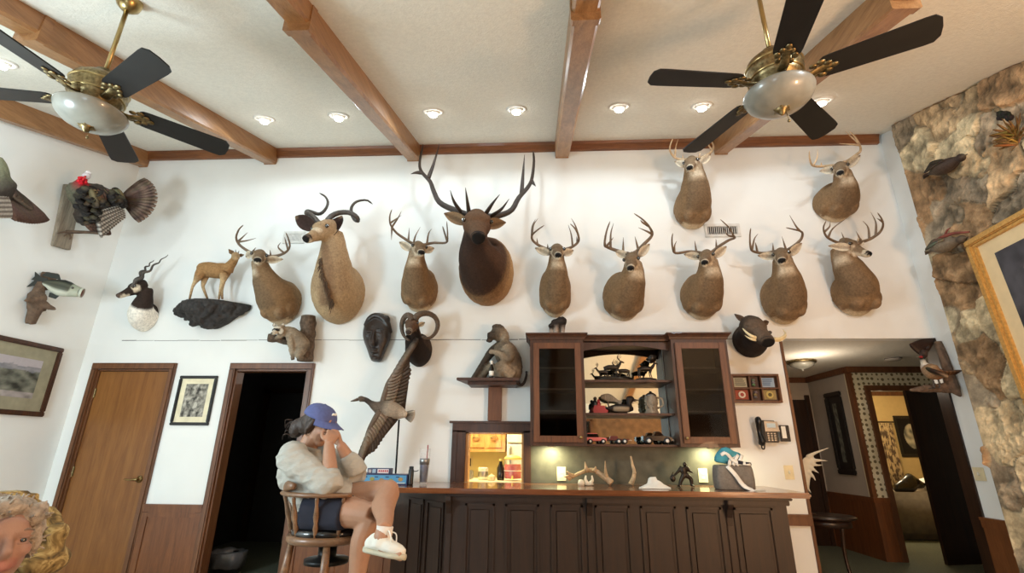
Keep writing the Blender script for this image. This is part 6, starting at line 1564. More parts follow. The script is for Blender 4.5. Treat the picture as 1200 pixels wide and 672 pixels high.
# insulated tumbler with straw
t = thing('tumbler', 'tall clear tumbler with navy sleeve and red straw on the bar', 'tumbler', on_bar(496, 4.55))
q = on_bar(496, 4.55); m = M(); m.lathe(q, [(.034, 0), (.036, .01), (.048, .26), (.050, .30), (.047, .30), (.044, .26), (.032, .012), (0, .01)], seg=28); build('outer_cup', m, 'clear_plastic', t, True)
m = M(); m.lathe(q, [(.030, .02), (.041, .21), (.040, .215), (0, .215)], seg=24); build('navy_sleeve', m, 'navy_plastic', t, True)
m = M(); m.tube([q+V((.015, 0, .02)), q+V((.022, 0, .33))], .005); build('straw', m, 'red_plastic', t, True)
m = M(); m.lathe(q, [(.0435, .165), (.0455, .21), (.0435, .212), (.0425, .167)], seg=24); build('grey_band', m, 'steel', t, True)
# game boxes
bx0, bx1 = YY(419, 556, 4.42).x, YY(478, 556, 4.42).x
t = thing('game_box', 'flat blue picture box with dark edges lying on the bar', 'box', ((bx0+bx1)/2, 4.5, BT))
build('carton', M().bb((bx0, 4.42, BT+.0005), (bx1, 4.58, BT+.085)), 'navy_plastic', t, bevel=.003)
m = M(); m.bb((bx0+.02, 4.4175, BT+.012), (bx1-.01, 4.42, BT+.078), c_((84, 146, 186)))
random.seed(23)
for k in range(5): xx = lerp(bx0+.05, bx1-.06, k/4); m.ell((xx, 4.4168, BT+.045+random.uniform(-.01, .01)), (.022, .0015, .016), col=blend(c_((150, 140, 96)), .4), seg=10, rings=5)
for k in range(4): m.bb((lerp(bx0+.06, bx1-.1, k/3), 4.4160, BT+.06), (lerp(bx0+.06, bx1-.1, k/3)+.03, 4.4172, BT+.068), c_((40, 56, 90)))
m.bb((bx1-.10, 4.4160, BT+.014), (bx1-.02, 4.4172, BT+.02), c_((226, 226, 220))); build('front_print', m, 'paint', t)
bx2, bx3 = YY(433, 545, 4.50).x, YY(459, 545, 4.50).x
t = thing('card_box', 'small dark box with red and white print on top of the blue box', 'box', ((bx2+bx3)/2, 4.5, BT+.085))
build('carton', M().bb((bx2, 4.46, BT+.0855), (bx3, 4.56, BT+.132)), 'navy_plastic', t, bevel=.002)
m = M(); m.bb((bx2+.01, 4.4575, BT+.095), (bx2+.035, 4.46, BT+.122), c_((170, 160, 160))); m.bb((bx2+.045, 4.4575, BT+.093), (bx2+.075, 4.46, BT+.124), c_((150, 170, 190))); m.bb((bx2+.09, 4.4575, BT+.092), (bx3-.01, 4.46, BT+.126), c_((214, 206, 206)))
for k in range(5): m.bb((bx2+.10+.018*k, 4.4565, BT+.102), (bx2+.112+.018*k, 4.4576, BT+.118), c_((180, 60, 66)))
build('front_print', m, 'paint', t)
t = thing('black_bottle', 'slim black bottle-shaped device standing at the right end of the blue box', 'bottle', on_bar(483, 4.45))
q = on_bar(481, 4.45); m = M(); m.lathe(q, [(.022, 0), (.023, .01), (.023, .12), (.019, .128), (.019, .15), (.0, .152)]); build('bottle_body', m, 'black_plastic', t, True)
build('side_lever', M().tube([q+V((.02, -.005, .11)), q+V((.05, -.01, .113)), q+V((.065, -.01, .12))], .004), 'black_plastic', t, True)
bx = YY(416, 548, 4.48); o = build('paper_sheet', M().bb((bx.x-.06, 4.46, BT+.086), (bx.x+.09, 4.57, BT+.094)), 'white_cloth', None); tag(o, 'white paper pad on the left end of the blue box', 'paper')

# ---------------------------------------------------------------- kitchen beyond
t = thing('kitchen_cabinet', 'honey oak kitchen cabinet seen through the pass-through window', 'cabinet', (-.6, 6.85, 1.5))
ky = 6.6; a, b = YY(541, 515, ky), YY(592, 530, ky); zb_ = b.z; zt_ = 2.3
build('carcass', M().bb((-1.14, ky, zb_), (b.x, 6.99, zt_)), 'oak', t)
ds_ = [YY(x, 515, ky).x for x in (537.5, 546.5, 549, 568, 571, 588)]
for x0, x1 in ((ds_[0], ds_[1]), (ds_[2], ds_[3]), (ds_[4], ds_[5])):
    m = M(); z0, z1 = zb_+.05, zt_-.05; w = .06
    for p, q2 in (((x0, z0), (x0+w, z1)), ((x1-w, z0), (x1, z1)), ((x0+w, z0), (x1-w, z0+w)), ((x0+w, z1-w), (x1-w, z1))): m.bb((p[0], ky-.02, p[1]), (q2[0], ky, q2[1]))
    d = build('door', m, 'oak', t, bevel=.004); build('inset_panel', M().bb((x0+w+.015, ky-.012, z0+w+.015), (x1-w-.015, ky, z1-w-.015)), 'oak', d, bevel=.008)
    build('pull_handle', M().tube([((x0+x1)/2-.04, ky-.022, z0+.12), ((x0+x1)/2-.04, ky-.045, z0+.12), ((x0+x1)/2+.04, ky-.045, z0+.12), ((x0+x1)/2+.04, ky-.022, z0+.12)], .006), 'antique_brass', d, True)
o = thing('kitchen_counter', 'pale kitchen counter behind the pass-through', 'counter', (-.4, 6.5, 0)); kz_ = .90
_rx = YY(594, 520, 6.3).x-.02; build('cupboard', M().bb((-1.1, 6.4, 0), (_rx, 6.99, kz_-.04)), 'oak', o); build('worktop', M().bb((-1.1, 6.36, kz_-.04), (_rx, 6.99, kz_)), 'cream', o, bevel=.006)
o = thing('refrigerator', 'white refrigerator beside the oak kitchen cabinets', 'refrigerator', (.15, 6.6, 0)); rx = YY(594, 520, 6.3).x
rx2 = rx+.75; build('body', M().bb((rx, 6.3, 0.0), (rx2, 6.95, 1.78)), 'appliance_white', o, bevel=.01)
build('freezer_door', M().bb((rx+.005, 6.24, 1.33), (rx2, 6.298, 1.775)), 'appliance_white', o, bevel=.01); build('fridge_door', M().bb((rx+.005, 6.24, .05), (rx2, 6.298, 1.315)), 'appliance_white', o, bevel=.01)
build('door_handle', M().tube([(rx+.05, 6.235, .9), (rx+.05, 6.20, .93), (rx+.05, 6.20, 1.25), (rx+.05, 6.235, 1.28)], .012), 'steel', o, True)
# dispenser and small things just behind the pass-through, on its sill
m = M(); m.bb((PT[0]-.05, 5.125, .86), (PT[1]+.05, 5.62, .95)); o = thing('serving_ledge', 'cream ledge behind the pass-through carrying drink dispenser and jars', 'ledge', (-.43, 5.37, .86))
build('ledge_top', M().bb((PT[0]-.2, 5.125, .91), (PT[1]+.2, 5.62, .95)), 'cream', o, bevel=.004); build('ledge_cupboard', M().bb((PT[0]-.18, 5.15, 0), (PT[1]+.18, 5.60, .91)), 'oak', o)
t = thing('drink_dispenser', 'clear drink dispenser half full of red drink with yellow lid', 'drink dispenser', (YY(601, 562, 5.35).x, 5.35, .951)); q = V((YY(601, 562, 5.35).x, 5.35, .951))
build('red_drink', M().lathe(q, [(.082, .02), (.085, .03), (.085, .155), (0, .155)], seg=28), 'red_drink', t, True)
m = M(); m.lathe(q, [(.09, 0.0), (.092, .01), (.092, .20), (.088, .205), (.0885, .02), (.0, .012)], seg=28); build('clear_tank', m, 'clear_plastic', t, True)
build('lid', M().lathe(q, [(.093, .20), (.093, .215), (.07, .235), (.03, .245), (0, .247)], seg=28), 'yellow_lid', t, True); build('spigot', M().tube([q+V((0, -.09, .04)), q+V((0, -.125, .04)), q+V((0, -.125, .015))], .009), 'yellow_lid', t, True)
build('fill_line', M().lathe(q, [(.0926, .09), (.0932, .092), (.0932, .096), (.0926, .098)], seg=28), 'white_plastic', t, True)
q = V((YY(586.5, 562, 5.35).x, 5.35, .951)); t = thing('brown_bottle', 'dark brown bottle left of the drink dispenser', 'bottle', q)
build('bottle_body', M().lathe(q, [(.036, 0), (.038, .01), (.038, .12), (.022, .15), (.016, .17), (.016, .19)]), 'glass_dark', t, True); build('cap', M().lathe(q, [(.018, .185), (.018, .205), (0, .207)]), 'yellow_lid', t, True)
q = V((YY(566, 562, 5.4).x, 5.4, .951)); t = thing('white_canister', 'white canister with grey motif at the middle of the pass-through', 'canister', q)
build('canister_body', M().lathe(q, [(.05, 0), (.052, .01), (.052, .11), (.048, .12), (0, .122)]), 'white_plastic', t, True); build('grey_motif', M().lathe(q+V((0, 0, .03)), [(.0525, 0), (.053, .002), (.053, .05), (.0525, .052)]), 'steel', t, True)
q = V((YY(576, 562, 5.3).x, 5.3, .951)); t = thing('butter_dish', 'low cream dish between the canister and the brown bottle', 'dish', q); build('dish', M().lathe(q, [(.035, 0), (.045, .012), (.045, .018)]), 'cream', t, True); build('cover', M().lathe(q, [(.04, .018), (.038, .04), (.02, .052), (.006, .056), (.006, .064), (0, .066)]), 'cream', t, True)
q = V((YY(549.5, 560, 5.45).x, 5.45, .951)); t = thing('grey_toaster', 'small grey appliance at the left of the pass-through', 'toaster', q); build('housing', M().box(q+V((0, 0, .045)), (.085, .10, .09)), 'steel', t, bevel=.01); build('slot', M().box(q+V((0, 0, .0905)), (.05, .02, .002)), 'vent_dark', t)
q = W(549, 542, -1.995); t = thing('wall_outlet', 'outlet plate on the kitchen wall seen through the pass-through', 'outlet', q); build('cover', M().box((q.x, 6.994, q.z), (.12, .008, .15)), 'ivory_plastic', t, bevel=.002); build('sockets', M().box((q.x-.02, 6.989, q.z), (.02, .004, .10)).box((q.x+.025, 6.989, q.z), (.02, .004, .10)), 'vent_dark', t)

# ---------------------------------------------------------------- dark study
q = YY(268, 652, 5.55); t = thing('waste_bin', 'waste bin lined with a grey plastic bag inside the dark doorway', 'bin', (q.x, 5.55, 0)); q = V((q.x, 5.55, 0)); zt_ = YY(268, 650, 5.4).z
build('bin_body', M().lathe(q, [(.12, .001), (.16, zt_-.02), (.155, zt_-.02), (.115, .01), (0, .01)], seg=24), 'black_plastic', t, True)
m = M(); m.lathe(q, [(.163, zt_-.14), (.168, zt_-.06), (.172, zt_), (.16, zt_+.008), (.145, zt_-.03), (.13, zt_-.12), (0, zt_-.14)], seg=36); wobble(m, .02, 14); build('bag_liner', m, 'bag_plastic', t, True)
a, b = YY(249, 588, 5.3), YY(262, 588, 5.3); o = build('leaning_board', M().bb((a.x-.06, 5.3, 0), (a.x+.0, 5.34, a.z)), 'bag_plastic', None, bevel=.006); tag(o, 'narrow pale board leaning inside the dark doorway above the bin', 'board')

# ---------------------------------------------------------------- hall and bedroom things
t = thing('hall_ceiling_lamp', 'flush bowl ceiling lamp with dark rim in the hallway', 'ceiling light', (YY(939, 424, 6.4).x, 6.4, 2.37)); q = V((YY(939, 424, 6.4).x, 6.4, 2.37))
build('rim', M().lathe(q, [(.17, 0), (.175, -.02), (.165, -.035), (.15, -.03)], seg=28), 'antique_brass', t, True); build('glass_bowl', M().lathe(q, [(.155, -.03), (.13, -.07), (.07, -.10), (.012, -.112), (.012, -.13), (0, -.132)], seg=28), 'bowl_glass', t, True)
t = thing('smoke_detector', 'round detector on the hallway ceiling', 'detector', (YY(1045, 414, 6.2).x, 6.2, 2.355)); q = V((YY(1045, 414, 6.2).x, 6.2, 2.37)); build('cover', M().lathe(q, [(.09, 0), (.09, -.02), (.07, -.035), (0, -.036)], seg=24), 'hall_wall', t, True); build('vents', M().lathe(q, [(.092, -.008), (.092, -.014)], seg=24), 'vent_dark', t, True)
pa, pb = XX(966, 462, HX-.004), XX(986, 463, HX-.004); pc_ = XX(984, 556, HX-.004)
def art_tall(u, v):
    n = noise.fractal(V((u*4, v*12, 3)), .9, 2.1, 4); return mixc(c_((46, 48, 46)), c_((136, 138, 126)), max(0, min(1, .45+.7*n)))
picture('tall_picture', 'tall narrow dark-framed picture on the grey hallway wall', 'picture', (HX-.002, pa.y, pc_.z), (0, pb.y-pa.y, 0), (0, 0, 1), (-1, 0, 0), abs(pa.y-pb.y), pa.z-pc_.z, .07, .03, 'black_frame', .16, 'black_frame', art_tall)
# side table with a palmate antler standing on it
zt_ = .62; q = YY(968, 606, 5.6); t = thing('side_table', 'dark glossy round side table just inside the hallway opening', 'table', (q.x, 5.6, 0)); q = V((q.x-.02, 5.6, 0)); zt_ = YY(975, 604, 5.6).z
build('table_top', M().lathe(q+V((0, 0, zt_-.03)), [(.0, 0), (.26, .0), (.285, .01), (.285, .022), (.27, .03), (0, .03)], seg=36), 'dark_wood', t, True)
build('apron', M().lathe(q+V((0, 0, zt_-.10)), [(.23, 0), (.23, .07)], seg=30), 'dark_wood', t, True); 
for a in (.3, 1.9, 3.4, 5.0): build('leg', M().tube([q+V((.2*math.cos(a), .2*math.sin(a), zt_-.06)), q+V((.17*math.cos(a), .17*math.sin(a), .3)), q+V((.22*math.cos(a), .22*math.sin(a), .0))], .02, .014), 'dark_wood', t, True)
y = 5.62; m = M(); bs = YY(950, 600, y); 
pal_ = [(941, 576), (938, 562), (938, 548), (941, 538), (947, 534), (953, 534), (955, 540), (951, 552), (949, 566), (948, 577)]
m.loft([[YY(x, yy_, y+d) for x, yy_ in pal_] for d in (-.012, .012)])
for p in (((946, 536), (956, 531), (973, 524.5)), ((951, 540), (960, 540), (971, 540.5)), ((950, 543), (957, 545.5), (965, 545)), ((950, 548), (955, 552), (960, 555)), ((948, 554), (953, 559), (956, 564.5)), ((943, 566), (947, 573), (951, 579))):
    pp = smooth([YY(*p[0], y), YY(*p[1], y-.02), YY(*p[2], y-.05)], 10); m.sweep(pp, [lerp(.024, .004, i/10) for i in range(11)], (.2, -1, .2), 8)
m = remesh(m, .008, 2); mm = M(); 
t = thing('palmate_antler', 'white palmate antler with long points standing on the hallway side table', 'antler', (bs.x, y, zt_)); build('antler_palm', m, 'bone_white', t, True)
build('stand', M().tube([(YY(945, 574, y).x, y, YY(945, 574, y).z), (YY(946, 590, y).x, y, zt_+.01)], .012).lathe((YY(946, 590, y).x, y, zt_), [(0, 0.0005), (.06, 0.0005), (.06, .015), (0, .016)]), 'dark_wood', t, True)
# bedroom: bed, bag, pillow, curtain, picture
zb_ = .70; bx0, by0 = YY(1036, 580, 8.45).x, 8.45
t = thing('bed', 'bed with a taupe cover seen through the bedroom doorway', 'bed', (bx0+.9, by0+.9, 0))
m = M(); m.box((bx0+.95, by0+.8, .34), (1.9, 1.55, .66)); build('bed_cover', m, 'bed_cover', t, True, bevel=.09); build('headboard', M().bb((bx0+1.95, by0-.02, 0), (bx0+2.03, by0+1.6, 1.15)), 'dark_wood', t, bevel=.01)
for dx, dy in ((.05, .06), (1.85, .06), (.05, 1.5), (1.85, 1.5)): build('leg', M().bb((bx0+dx-.03, by0+dy-.03, 0), (bx0+dx+.03, by0+dy+.03, .1)), 'dark_wood', t)
m = M(); q = YY(1068, 577, 8.75); q.z = .675; limb(m, [q+V((-.25, 0, .04)), q+V((-.08, 0, .08)), q+V((.1, .05, .14)), q+V((.25, .05, .06))], [(.05, .04), (.12, .07), (.13, .09), (.05, .04)], (.5,)*3, 14); wobble(m, .05, 5); 
for p in m.v: p.z = max(p.z, .676)
o = build('black_jacket', m, 'black_leather', None, True); tag(o, 'black jacket lying in a heap on the bed', 'jacket')
m = M(); q = YY(1094, 571, 9.1); q.z = .78; m.ell(q, (.26, .18, .10)); o = build('pillow', m, 'white_cloth', None, True); tag(o, 'white pillow on the bed behind the black jacket', 'pillow')
def curtain_mat():
    m_, nt, b = new_mat('curtain'); co = coords(nt, (1, 1, .6)); vo = N(nt, 'ShaderNodeTexNoise', inputs={'Scale': 16.0, 'Detail': 2.0}); nt.links.new(co, vo.inputs['Vector'])
    cr = N(nt, 'ShaderNodeValToRGB'); cr.color_ramp.elements[0].position = .44; cr.color_ramp.elements[1].position = .56; cr.color_ramp.elements[0].color = (*lin((80, 60, 40)), 1); cr.color_ramp.elements[1].color = (*lin((176, 148, 102)), 1)
    nt.links.new(vo.outputs[0], cr.inputs[0]); nt.links.new(cr.outputs[0], b.inputs['Base Color']); b.inputs['Roughness'].default_value = .9
curtain_mat()
cy = 10.2; a = YY(1020, 496, cy); m = M(); n = 36
m.loft([[V((lerp(a.x, a.x+.40, i/n), cy+.025*math.sin(i*1.6), z)) for i in range(n+1)]+[V((lerp(a.x, a.x+.40, i/n), cy+.025*math.sin(i*1.6)+.012, z)) for i in reversed(range(n+1))] for z in (.35, 1.0, 1.6, a.z)])
t = thing('curtain', 'brown leaf-patterned curtain on the far bedroom wall', 'curtain', (a.x+.2, cy, .35)); build('fabric', m, 'curtain', t, True); build('rod', M().tube([(a.x-.05, cy+.01, a.z+.02), (a.x+.46, cy+.01, a.z+.02)], .014), 'dark_wood', t, True)
def art_oval(u, v):
    d = math.hypot((u-.5)/.34, (v-.5)/.36)
    if d < 1: return mixc(c_((190, 180, 150)), c_((90, 92, 84)), max(0, min(1, .4+.9*noise.noise(V((u*7, v*7, 1))))))
    return c_((24, 22, 22))
a, b = YY(1057, 536, 10.39), YY(1083, 500, 10.39); picture('oval_picture', 'dark square picture with pale oval on the bedroom wall', 'picture', (a.x, 10.398, a.z), (1, 0, 0), (0, 0, 1), (0, -1, 0), .62, .78, .04, .025, 'black_frame', .06, 'black_frame', art_oval)
# ================================================================ BAR STOOL
sc_ = V((-1.20, 3.03, 0)); SZ = .775
t = thing('bar_stool', "wooden captain's bar stool with spindle back and black cushion under the seated person", 'bar stool', sc_)
ring = M(); ring.lathe(sc_+V((0, 0, SZ-.028)), [(.15, 0), (.215, 0), (.228, .012), (.228, .03), (.218, .04), (.15, .04)], seg=40); build('seat_ring', ring, 'stool_wood', t, True)
cu = M(); cu.lathe(sc_+V((0, 0, SZ+.008)), [(.205, 0), (.212, .015), (.205, .036), (.17, .046), (.0, .048)], seg=36); build('cushion', cu, 'black_leather', t, True)
arc = [sc_+V(((.275 if math.cos(a) < 0 else .245)*math.cos(a)-(.0 if abs(math.cos(a)) < 2 else 0), .240*math.sin(a), 1.0-SZ+SZ)) for a in np.linspace(math.radians(-48), math.radians(-312), 33)]
rail = M(); rail.sweep(arc, [(.024, .013)]*33, (0, 0, 1), 10); build('arm_rail', rail, 'stool_wood', t, True)
cr = M(); k = arc[9:24]; cr.sweep([p+V((0, 0, .042)) for p in k], [(.012, .016+.032*math.sin(PI*i/14)) for i in range(15)], (0, 0, 1), 10); build('crest', cr, 'stool_wood', t, True)
for i in (1, 5, 9, 13, 16, 19, 23, 27, 31):
    p = arc[i]; q = sc_+(V((p.x, p.y, 0))-V((sc_.x, sc_.y, 0))).normalized()*.20+V((0, 0, SZ+.01)); sp = M()
    pts = [q.lerp(p, f) for f in (0, .12, .22, .35, .5, .65, .78, .88, 1)]; sp.sweep(pts, [.009, .010, .014, .010, .015, .012, .009, .011, .009], (.3, .2, 1), 10); build('spindle', sp, 'stool_wood', t, True)
col_ = M(); col_.lathe(sc_+V((0, 0, SZ-.13)), [(.10, .10), (.10, .085), (.05, .07), (.05, .02), (.12, .01), (.12, -.012), (0, -.012)], seg=24); build('swivel', col_, 'black_metal', t, True)
for a in (20, 110, 200, 290):
    e = V((math.cos(math.radians(a)), math.sin(math.radians(a)), 0)); lg_ = M(); p0 = sc_+e*.195+V((0, 0, SZ-.02)); p1 = sc_+e*.265
    lg_.sweep([p0.lerp(p1, f) for f in (0, .2, .35, .5, .65, .8, 1)], [.018, .022, .017, .023, .02, .016, .013], (.3, .2, 1), 12); build('leg', lg_, 'stool_wood', t, True)
fr_ = M(); fr_.sweep([sc_+V((.238*math.cos(2*PI*i/32), .238*math.sin(2*PI*i/32), .27)) for i in range(33)], [.009]*33, (0, 0, 1), 8, caps=False); build('foot_ring', fr_, 'steel', t, True)

# ================================================================ PEOPLE
SK = c_((170, 128, 102)); SKD = c_((160, 110, 92)); SKL = c_((200, 156, 134)); LIP = c_((158, 104, 92))
def head_mesh(m, c, f, s=1., skin=SK, smile=False):
    """skull, jaw and features round c, facing f; returns axes"""
    f = V(f).normalized(); u = V((0, 0, 1)); u = (u-f*u.dot(f)).normalized(); r = f.cross(u)
    P = lambda x, y, z: c+(r*x+f*y+u*z)*s
    ax = (r, f, u)
    E = lambda p, rr, col=skin, sg=14, rg=9: m.ell(P(*p), tuple(x*s for x in rr), ax, sg, rg, col)
    E((0, -.012, .03), (.074, .094, .088)); E((0, .03, -.025), (.062, .062, .075)); E((0, .05, -.078), (.036, .034, .03)); E((0, .02, -.055), (.055, .06, .045))
    E((0, .078, .035), (.055, .022, .012)); E((0, .086, .048), (.04, .012, .03))
    for x in (-1, 1):
        E((.036*x, .072, -.012), (.024, .022, .022), mixc(skin, c_((190, 122, 110)), .14)); E((.077*x, -.008, -.002), (.010, .02, .032)); E((.033*x, .081, .022), (.016, .012, .006)); E((.033*x, .080, .006), (.015, .012, .005))
    m.sweep([P(0, .088, .028), P(0, .098, .008), P(0, .112, -.012), P(0, .104, -.022), P(0, .088, -.026)], [(.010*s, .008*s), (.012*s, .010*s), (.0145*s, .011*s), (.015*s, .009*s), (.010*s, .007*s)], f, 10, skin)
    w = .030 if smile else .024
    for z, rr in ((-.044, .006), (-.054, .007)): m.sweep([P(-w, .080, z+(.006 if smile else 0)), P(-w*.5, .091, z), P(0, .094, z), P(w*.5, .091, z), P(w, .080, z+(.006 if smile else 0))], [.003*s, rr*s, rr*s, rr*s, .003*s], f, 8, LIP)
    return P, ax
def hand(m, wrist, knuck, palmn, curl, s=1., skin=SK, thumb=1):
    """palm from wrist to knuckles; palmn points out of the palm; five fingers closing by curl (radians per joint)"""
    wrist, knuck = V(wrist), V(knuck); d = (knuck-wrist).normalized(); n = V(palmn); n = (n-d*n.dot(d)).normalized(); sd = d.cross(n)
    m.sweep([wrist, wrist.lerp(knuck, .35), wrist.lerp(knuck, .75), knuck], [(.027*s, .018*s), (.034*s, .017*s), (.041*s, .015*s), (.039*s, .012*s)], n, 12, skin)
    for i, L in enumerate((.070, .080, .075, .058)):
        b = knuck+sd*((i-1.5)*.0205*s); p = [b]; dd = d.copy()
        for j, q in enumerate((.45, .32, .26)):
            a = curl*(1., 1.15, .8)[j]; dd = (dd*math.cos(a)+n*math.sin(a)).normalized(); n2 = n
            p.append(p[-1]+dd*(L*q*s)); 
            n = (n-dd*n.dot(dd)).normalized()
        n = V(palmn); n = (n-d*n.dot(d)).normalized()
        m.sweep(smooth(p, 9), [.0098*s*(1-.25*k/9) for k in range(10)], sd, 8, skin)
    b = wrist.lerp(knuck, .25)+sd*(.03*s*thumb)+n*.006*s
    m.sweep(smooth([b, b+(d*.5+sd*thumb*.6+n*.3)*.035*s, b+(d*.95+sd*thumb*.35+n*.6)*.062*s, b+(d*1.1+sd*thumb*.05+n*.9)*.080*s], 9), [.0135*s, .013*s, .0125*s, .0115*s, .011*s, .0105*s, .010*s, .0095*s, .009*s, .007*s], sd, 8, skin)

# ---- the person on the stool
t = thing('person', 'person in grey sweatshirt, navy shorts, blue cap and white shoes sitting cross-legged, hands at face', 'person', (-1.28, 3.03, .8))
HC = V((-1.35, 3.04, 1.372)); HFV = V((.90, -.28, -.30))
hipN, hipF = V((-1.29, 2.95, .905)), V((-1.29, 3.11, .905)); kN, kF = V((-.905, 2.86, .895)), V((-.865, 2.955, 1.012))
aN, aF = V((-1.0, 2.90, .47)), YY(450, 621, 2.63)
shN, shF = V((-1.41, 2.895, 1.185)), V((-1.385, 3.19, 1.20)); eN, eF = V((-1.15, 2.83, 1.055)), V((-1.085, 3.06, 1.10)); wN, wF = YY(385.5, 520, 2.90), YY(398.5, 521, 2.99)
m = M()
P, HAX = head_mesh(m, HC, HFV)
limb(m, [V((-1.415, 3.05, 1.20)), V((-1.40, 3.045, 1.26)), V((-1.375, 3.04, 1.31))], [.066, .056, .055], SK, 14)
limb(m, [V((-1.26, 3.03, .90)), V((-1.31, 3.035, 1.0)), V((-1.40, 3.04, 1.10)), V((-1.415, 3.045, 1.19))], [(.11, .15), (.11, .15), (.11, .16), (.09, .13)], SK, 18)
for a, b, c, d in ((shN, eN, wN, 0), (shF, eF, wF, 0)):
    limb(m, [a, a.lerp(b, .5), b], [.058, .05, .044], SK, 12); limb(m, [b, b.lerp(c, .3), b.lerp(c, .7), c], [.045, .045, .036, .028], SK, 12)
limb(m, [hipN, hipN.lerp(kN, .5)+V((0, 0, .012)), kN], [.098, .088, .066], SK, 16); limb(m, [kN, kN.lerp(aN, .3)+V((-.02, 0, 0)), kN.lerp(aN, .65), aN], [.064, .062, .046, .036], SK, 14)
limb(m, [hipF, hipF.lerp(kF, .5)+V((0, 0, .01)), kF], [.098, .088, .066], SK, 16); cm = kF.lerp(aF, .35)+V((-.012, 0, -.012)); limb(m, [kF+V((.01, 0, -.005)), cm, kF.lerp(aF, .7), aF], [.064, .064, .046, .036], SK, 14)
m.ell(kF+V((.015, -.01, .01)), (.055, .055, .055), col=SK)
fh = YY(431, 642, 2.66); ft_ = YY(472, 652, 2.575); limb(m, [aF, aF+V((-.004, -.005, -.03)), fh.lerp(ft_, .5)+V((0, 0, .02)), ft_], [.036, .042, .036, .026], SK, 12)
fN0 = aN+V((-.02, 0, -.05)); limb(m, [aN, aN+V((0, 0, -.045)), aN+V((.10, -.02, -.075)), aN+V((.17, -.03, -.09))], [.036, .042, .036, .026], SK, 12)
hand(m, wN, YY(390, 509.5, 2.925), (-.55, .75, -.1), .75, 1.0, SK, thumb=1)
hand(m, wF, YY(395.5, 508.5, 2.995), (-.8, -.45, -.1), .72, 1.0, SK, thumb=-1)
body = remesh(m, .0062, 2); build('body', body, 'skin', t, True)
for x in (-1, 1): build('eye', M().ell(P(.033*x, .083, .014), .0105, seg=10, rings=7), 'eye', t, True)
# hair: cap of hair under the hat and a loose bun behind
h = M(); r_, f_, u_ = HAX
h.ell(P(0, -.028, .022), (.083, .088, .088), HAX); h.ell(P(0, -.085, -.02), (.06, .045, .06), HAX)
bun = YY(348.5, 502, 3.07); h.ell(bun, (.05, .045, .062), HAX)
limb(h, [P(0, -.10, .0), bun, bun+V((-.02, 0, -.055))], [.045, .05, .02], (.5,)*3)
for x in (-1, 1): limb(h, [P(.072*x, .02, .045), P(.078*x, -.0, .0), P(.07*x, -.02, -.06)], [.016, .02, .008], (.5,)*3)
h = remesh(h, .008, 1); 
for p in h.v: n = noise.noise(V((p.x*90, p.y*90, p.z*30))); p += V((n, n, n))*.004
random.seed(44)
for k in range(16): b0 = bun+V((random.uniform(-.03, .01), random.uniform(-.03, .03), random.uniform(-.04, .05))); h.tube([b0, b0+V((-.03, random.uniform(-.03, .03), .0)), b0+V((-.045, random.uniform(-.03, .03), -.03))], .004, .001, 5, 5)
build('hair', h, 'hair_dark', t, True)
# baseball cap
cp = M(); rings = []
for i in range(11):
    th = PI/2*i/10; z = math.sin(th); q = max(math.cos(th), .02)
    rings.append([P(.090*q**.8*math.cos(a), -.012+.112*q**.8*math.sin(a), .048+.083*z-.016*math.cos(th)*math.sin(a)*.4) for a in [2*PI*j/28 for j in range(28)]])
cp.loft(rings); co_ = build('cap', cp, 'cap_cloth', t, True)
bm_ = M(); n = 12; vs = []
for i in range(n+1):
    a = math.radians(lerp(22, 158, i/n)); 
    for q in (0, .5, 1): vs.append(P(.090*math.cos(a)*(1+.02*q), -.012+.110*math.sin(a)+.078*q*math.sin(PI*(i/n))**.6, .046-.012*q-.022*abs(math.cos(a))*q+.004))
top = list(vs); bot = [p-u_*.006 for p in vs]; N3 = 3*(n+1)
bm_.add(top+bot, [(i*3+j, i*3+j+1, (i+1)*3+j+1, (i+1)*3+j) for i in range(n) for j in range(2)]+[(N3+i*3+j, N3+(i+1)*3+j, N3+(i+1)*3+j+1, N3+i*3+j+1) for i in range(n) for j in range(2)]+[(i*3+2, N3+i*3+2, N3+(i+1)*3+2, (i+1)*3+2) for i in range(n)])
build('brim', bm_, 'cap_cloth', co_, True); build('cap_button', M().ell(P(0, -.012, .131), (.009, .009, .005), HAX, 8, 5), 'cap_cloth', co_, True)
lg = M(); lg.prism([P(-.02+.04*i/6, .083-.004*abs(i-3)/3, .092+.004*math.sin(i*2)) for i in range(7)]+[P(.018-.036*i/6, .081, .104+.004*math.sin(i*3)) for i in range(7)], f_*.006); build('cap_emblem', lg, 'white_cloth', co_)
# sweatshirt: loose body, bunched sleeves
sw = M()
limb(sw, [V((-1.25, 3.03, .885)), V((-1.28, 3.03, .95)), V((-1.335, 3.035, 1.03)), V((-1.405, 3.04, 1.11)), V((-1.415, 3.045, 1.18)), V((-1.41, 3.045, 1.235))], [(.125, .165), (.135, .17), (.140, .18), (.135, .185), (.115, .16), (.075, .085)], (.5,)*3, 24)
m_ = shN.lerp(eN, .5); 
limb(sw, [shN+V((-.02, .06, .02)), shN, m_+V((0, 0, -.005)), eN+V((.0, 0, -.005)), eN.lerp(wN, .18)], [.085, .088, .078, .074, .06], (.5,)*3, 16)
limb(sw, [shF+V((-.02, -.06, .02)), shF, shF.lerp(eF, .5), eF, eF.lerp(wF, .45), eF.lerp(wF, .62)], [.085, .086, .074, .068, .058, .044], (.5,)*3, 16)
sw.ell(V((-1.20, 3.0, .985)), (.15, .13, .10)); sw.ell(V((-1.465, 3.04, 1.10)), (.075, .14, .11))
sw = remesh(sw, .0085, 3)
for p in sw.v:
    n = noise.noise(V((p.x*9+p.z*6, p.y*6, p.z*21-p.x*10))); g = noise.noise(V((p.x*4, p.y*4, p.z*4)))
    p += V((0, -(.5-abs(n))*.018, n*.009+g*.004))
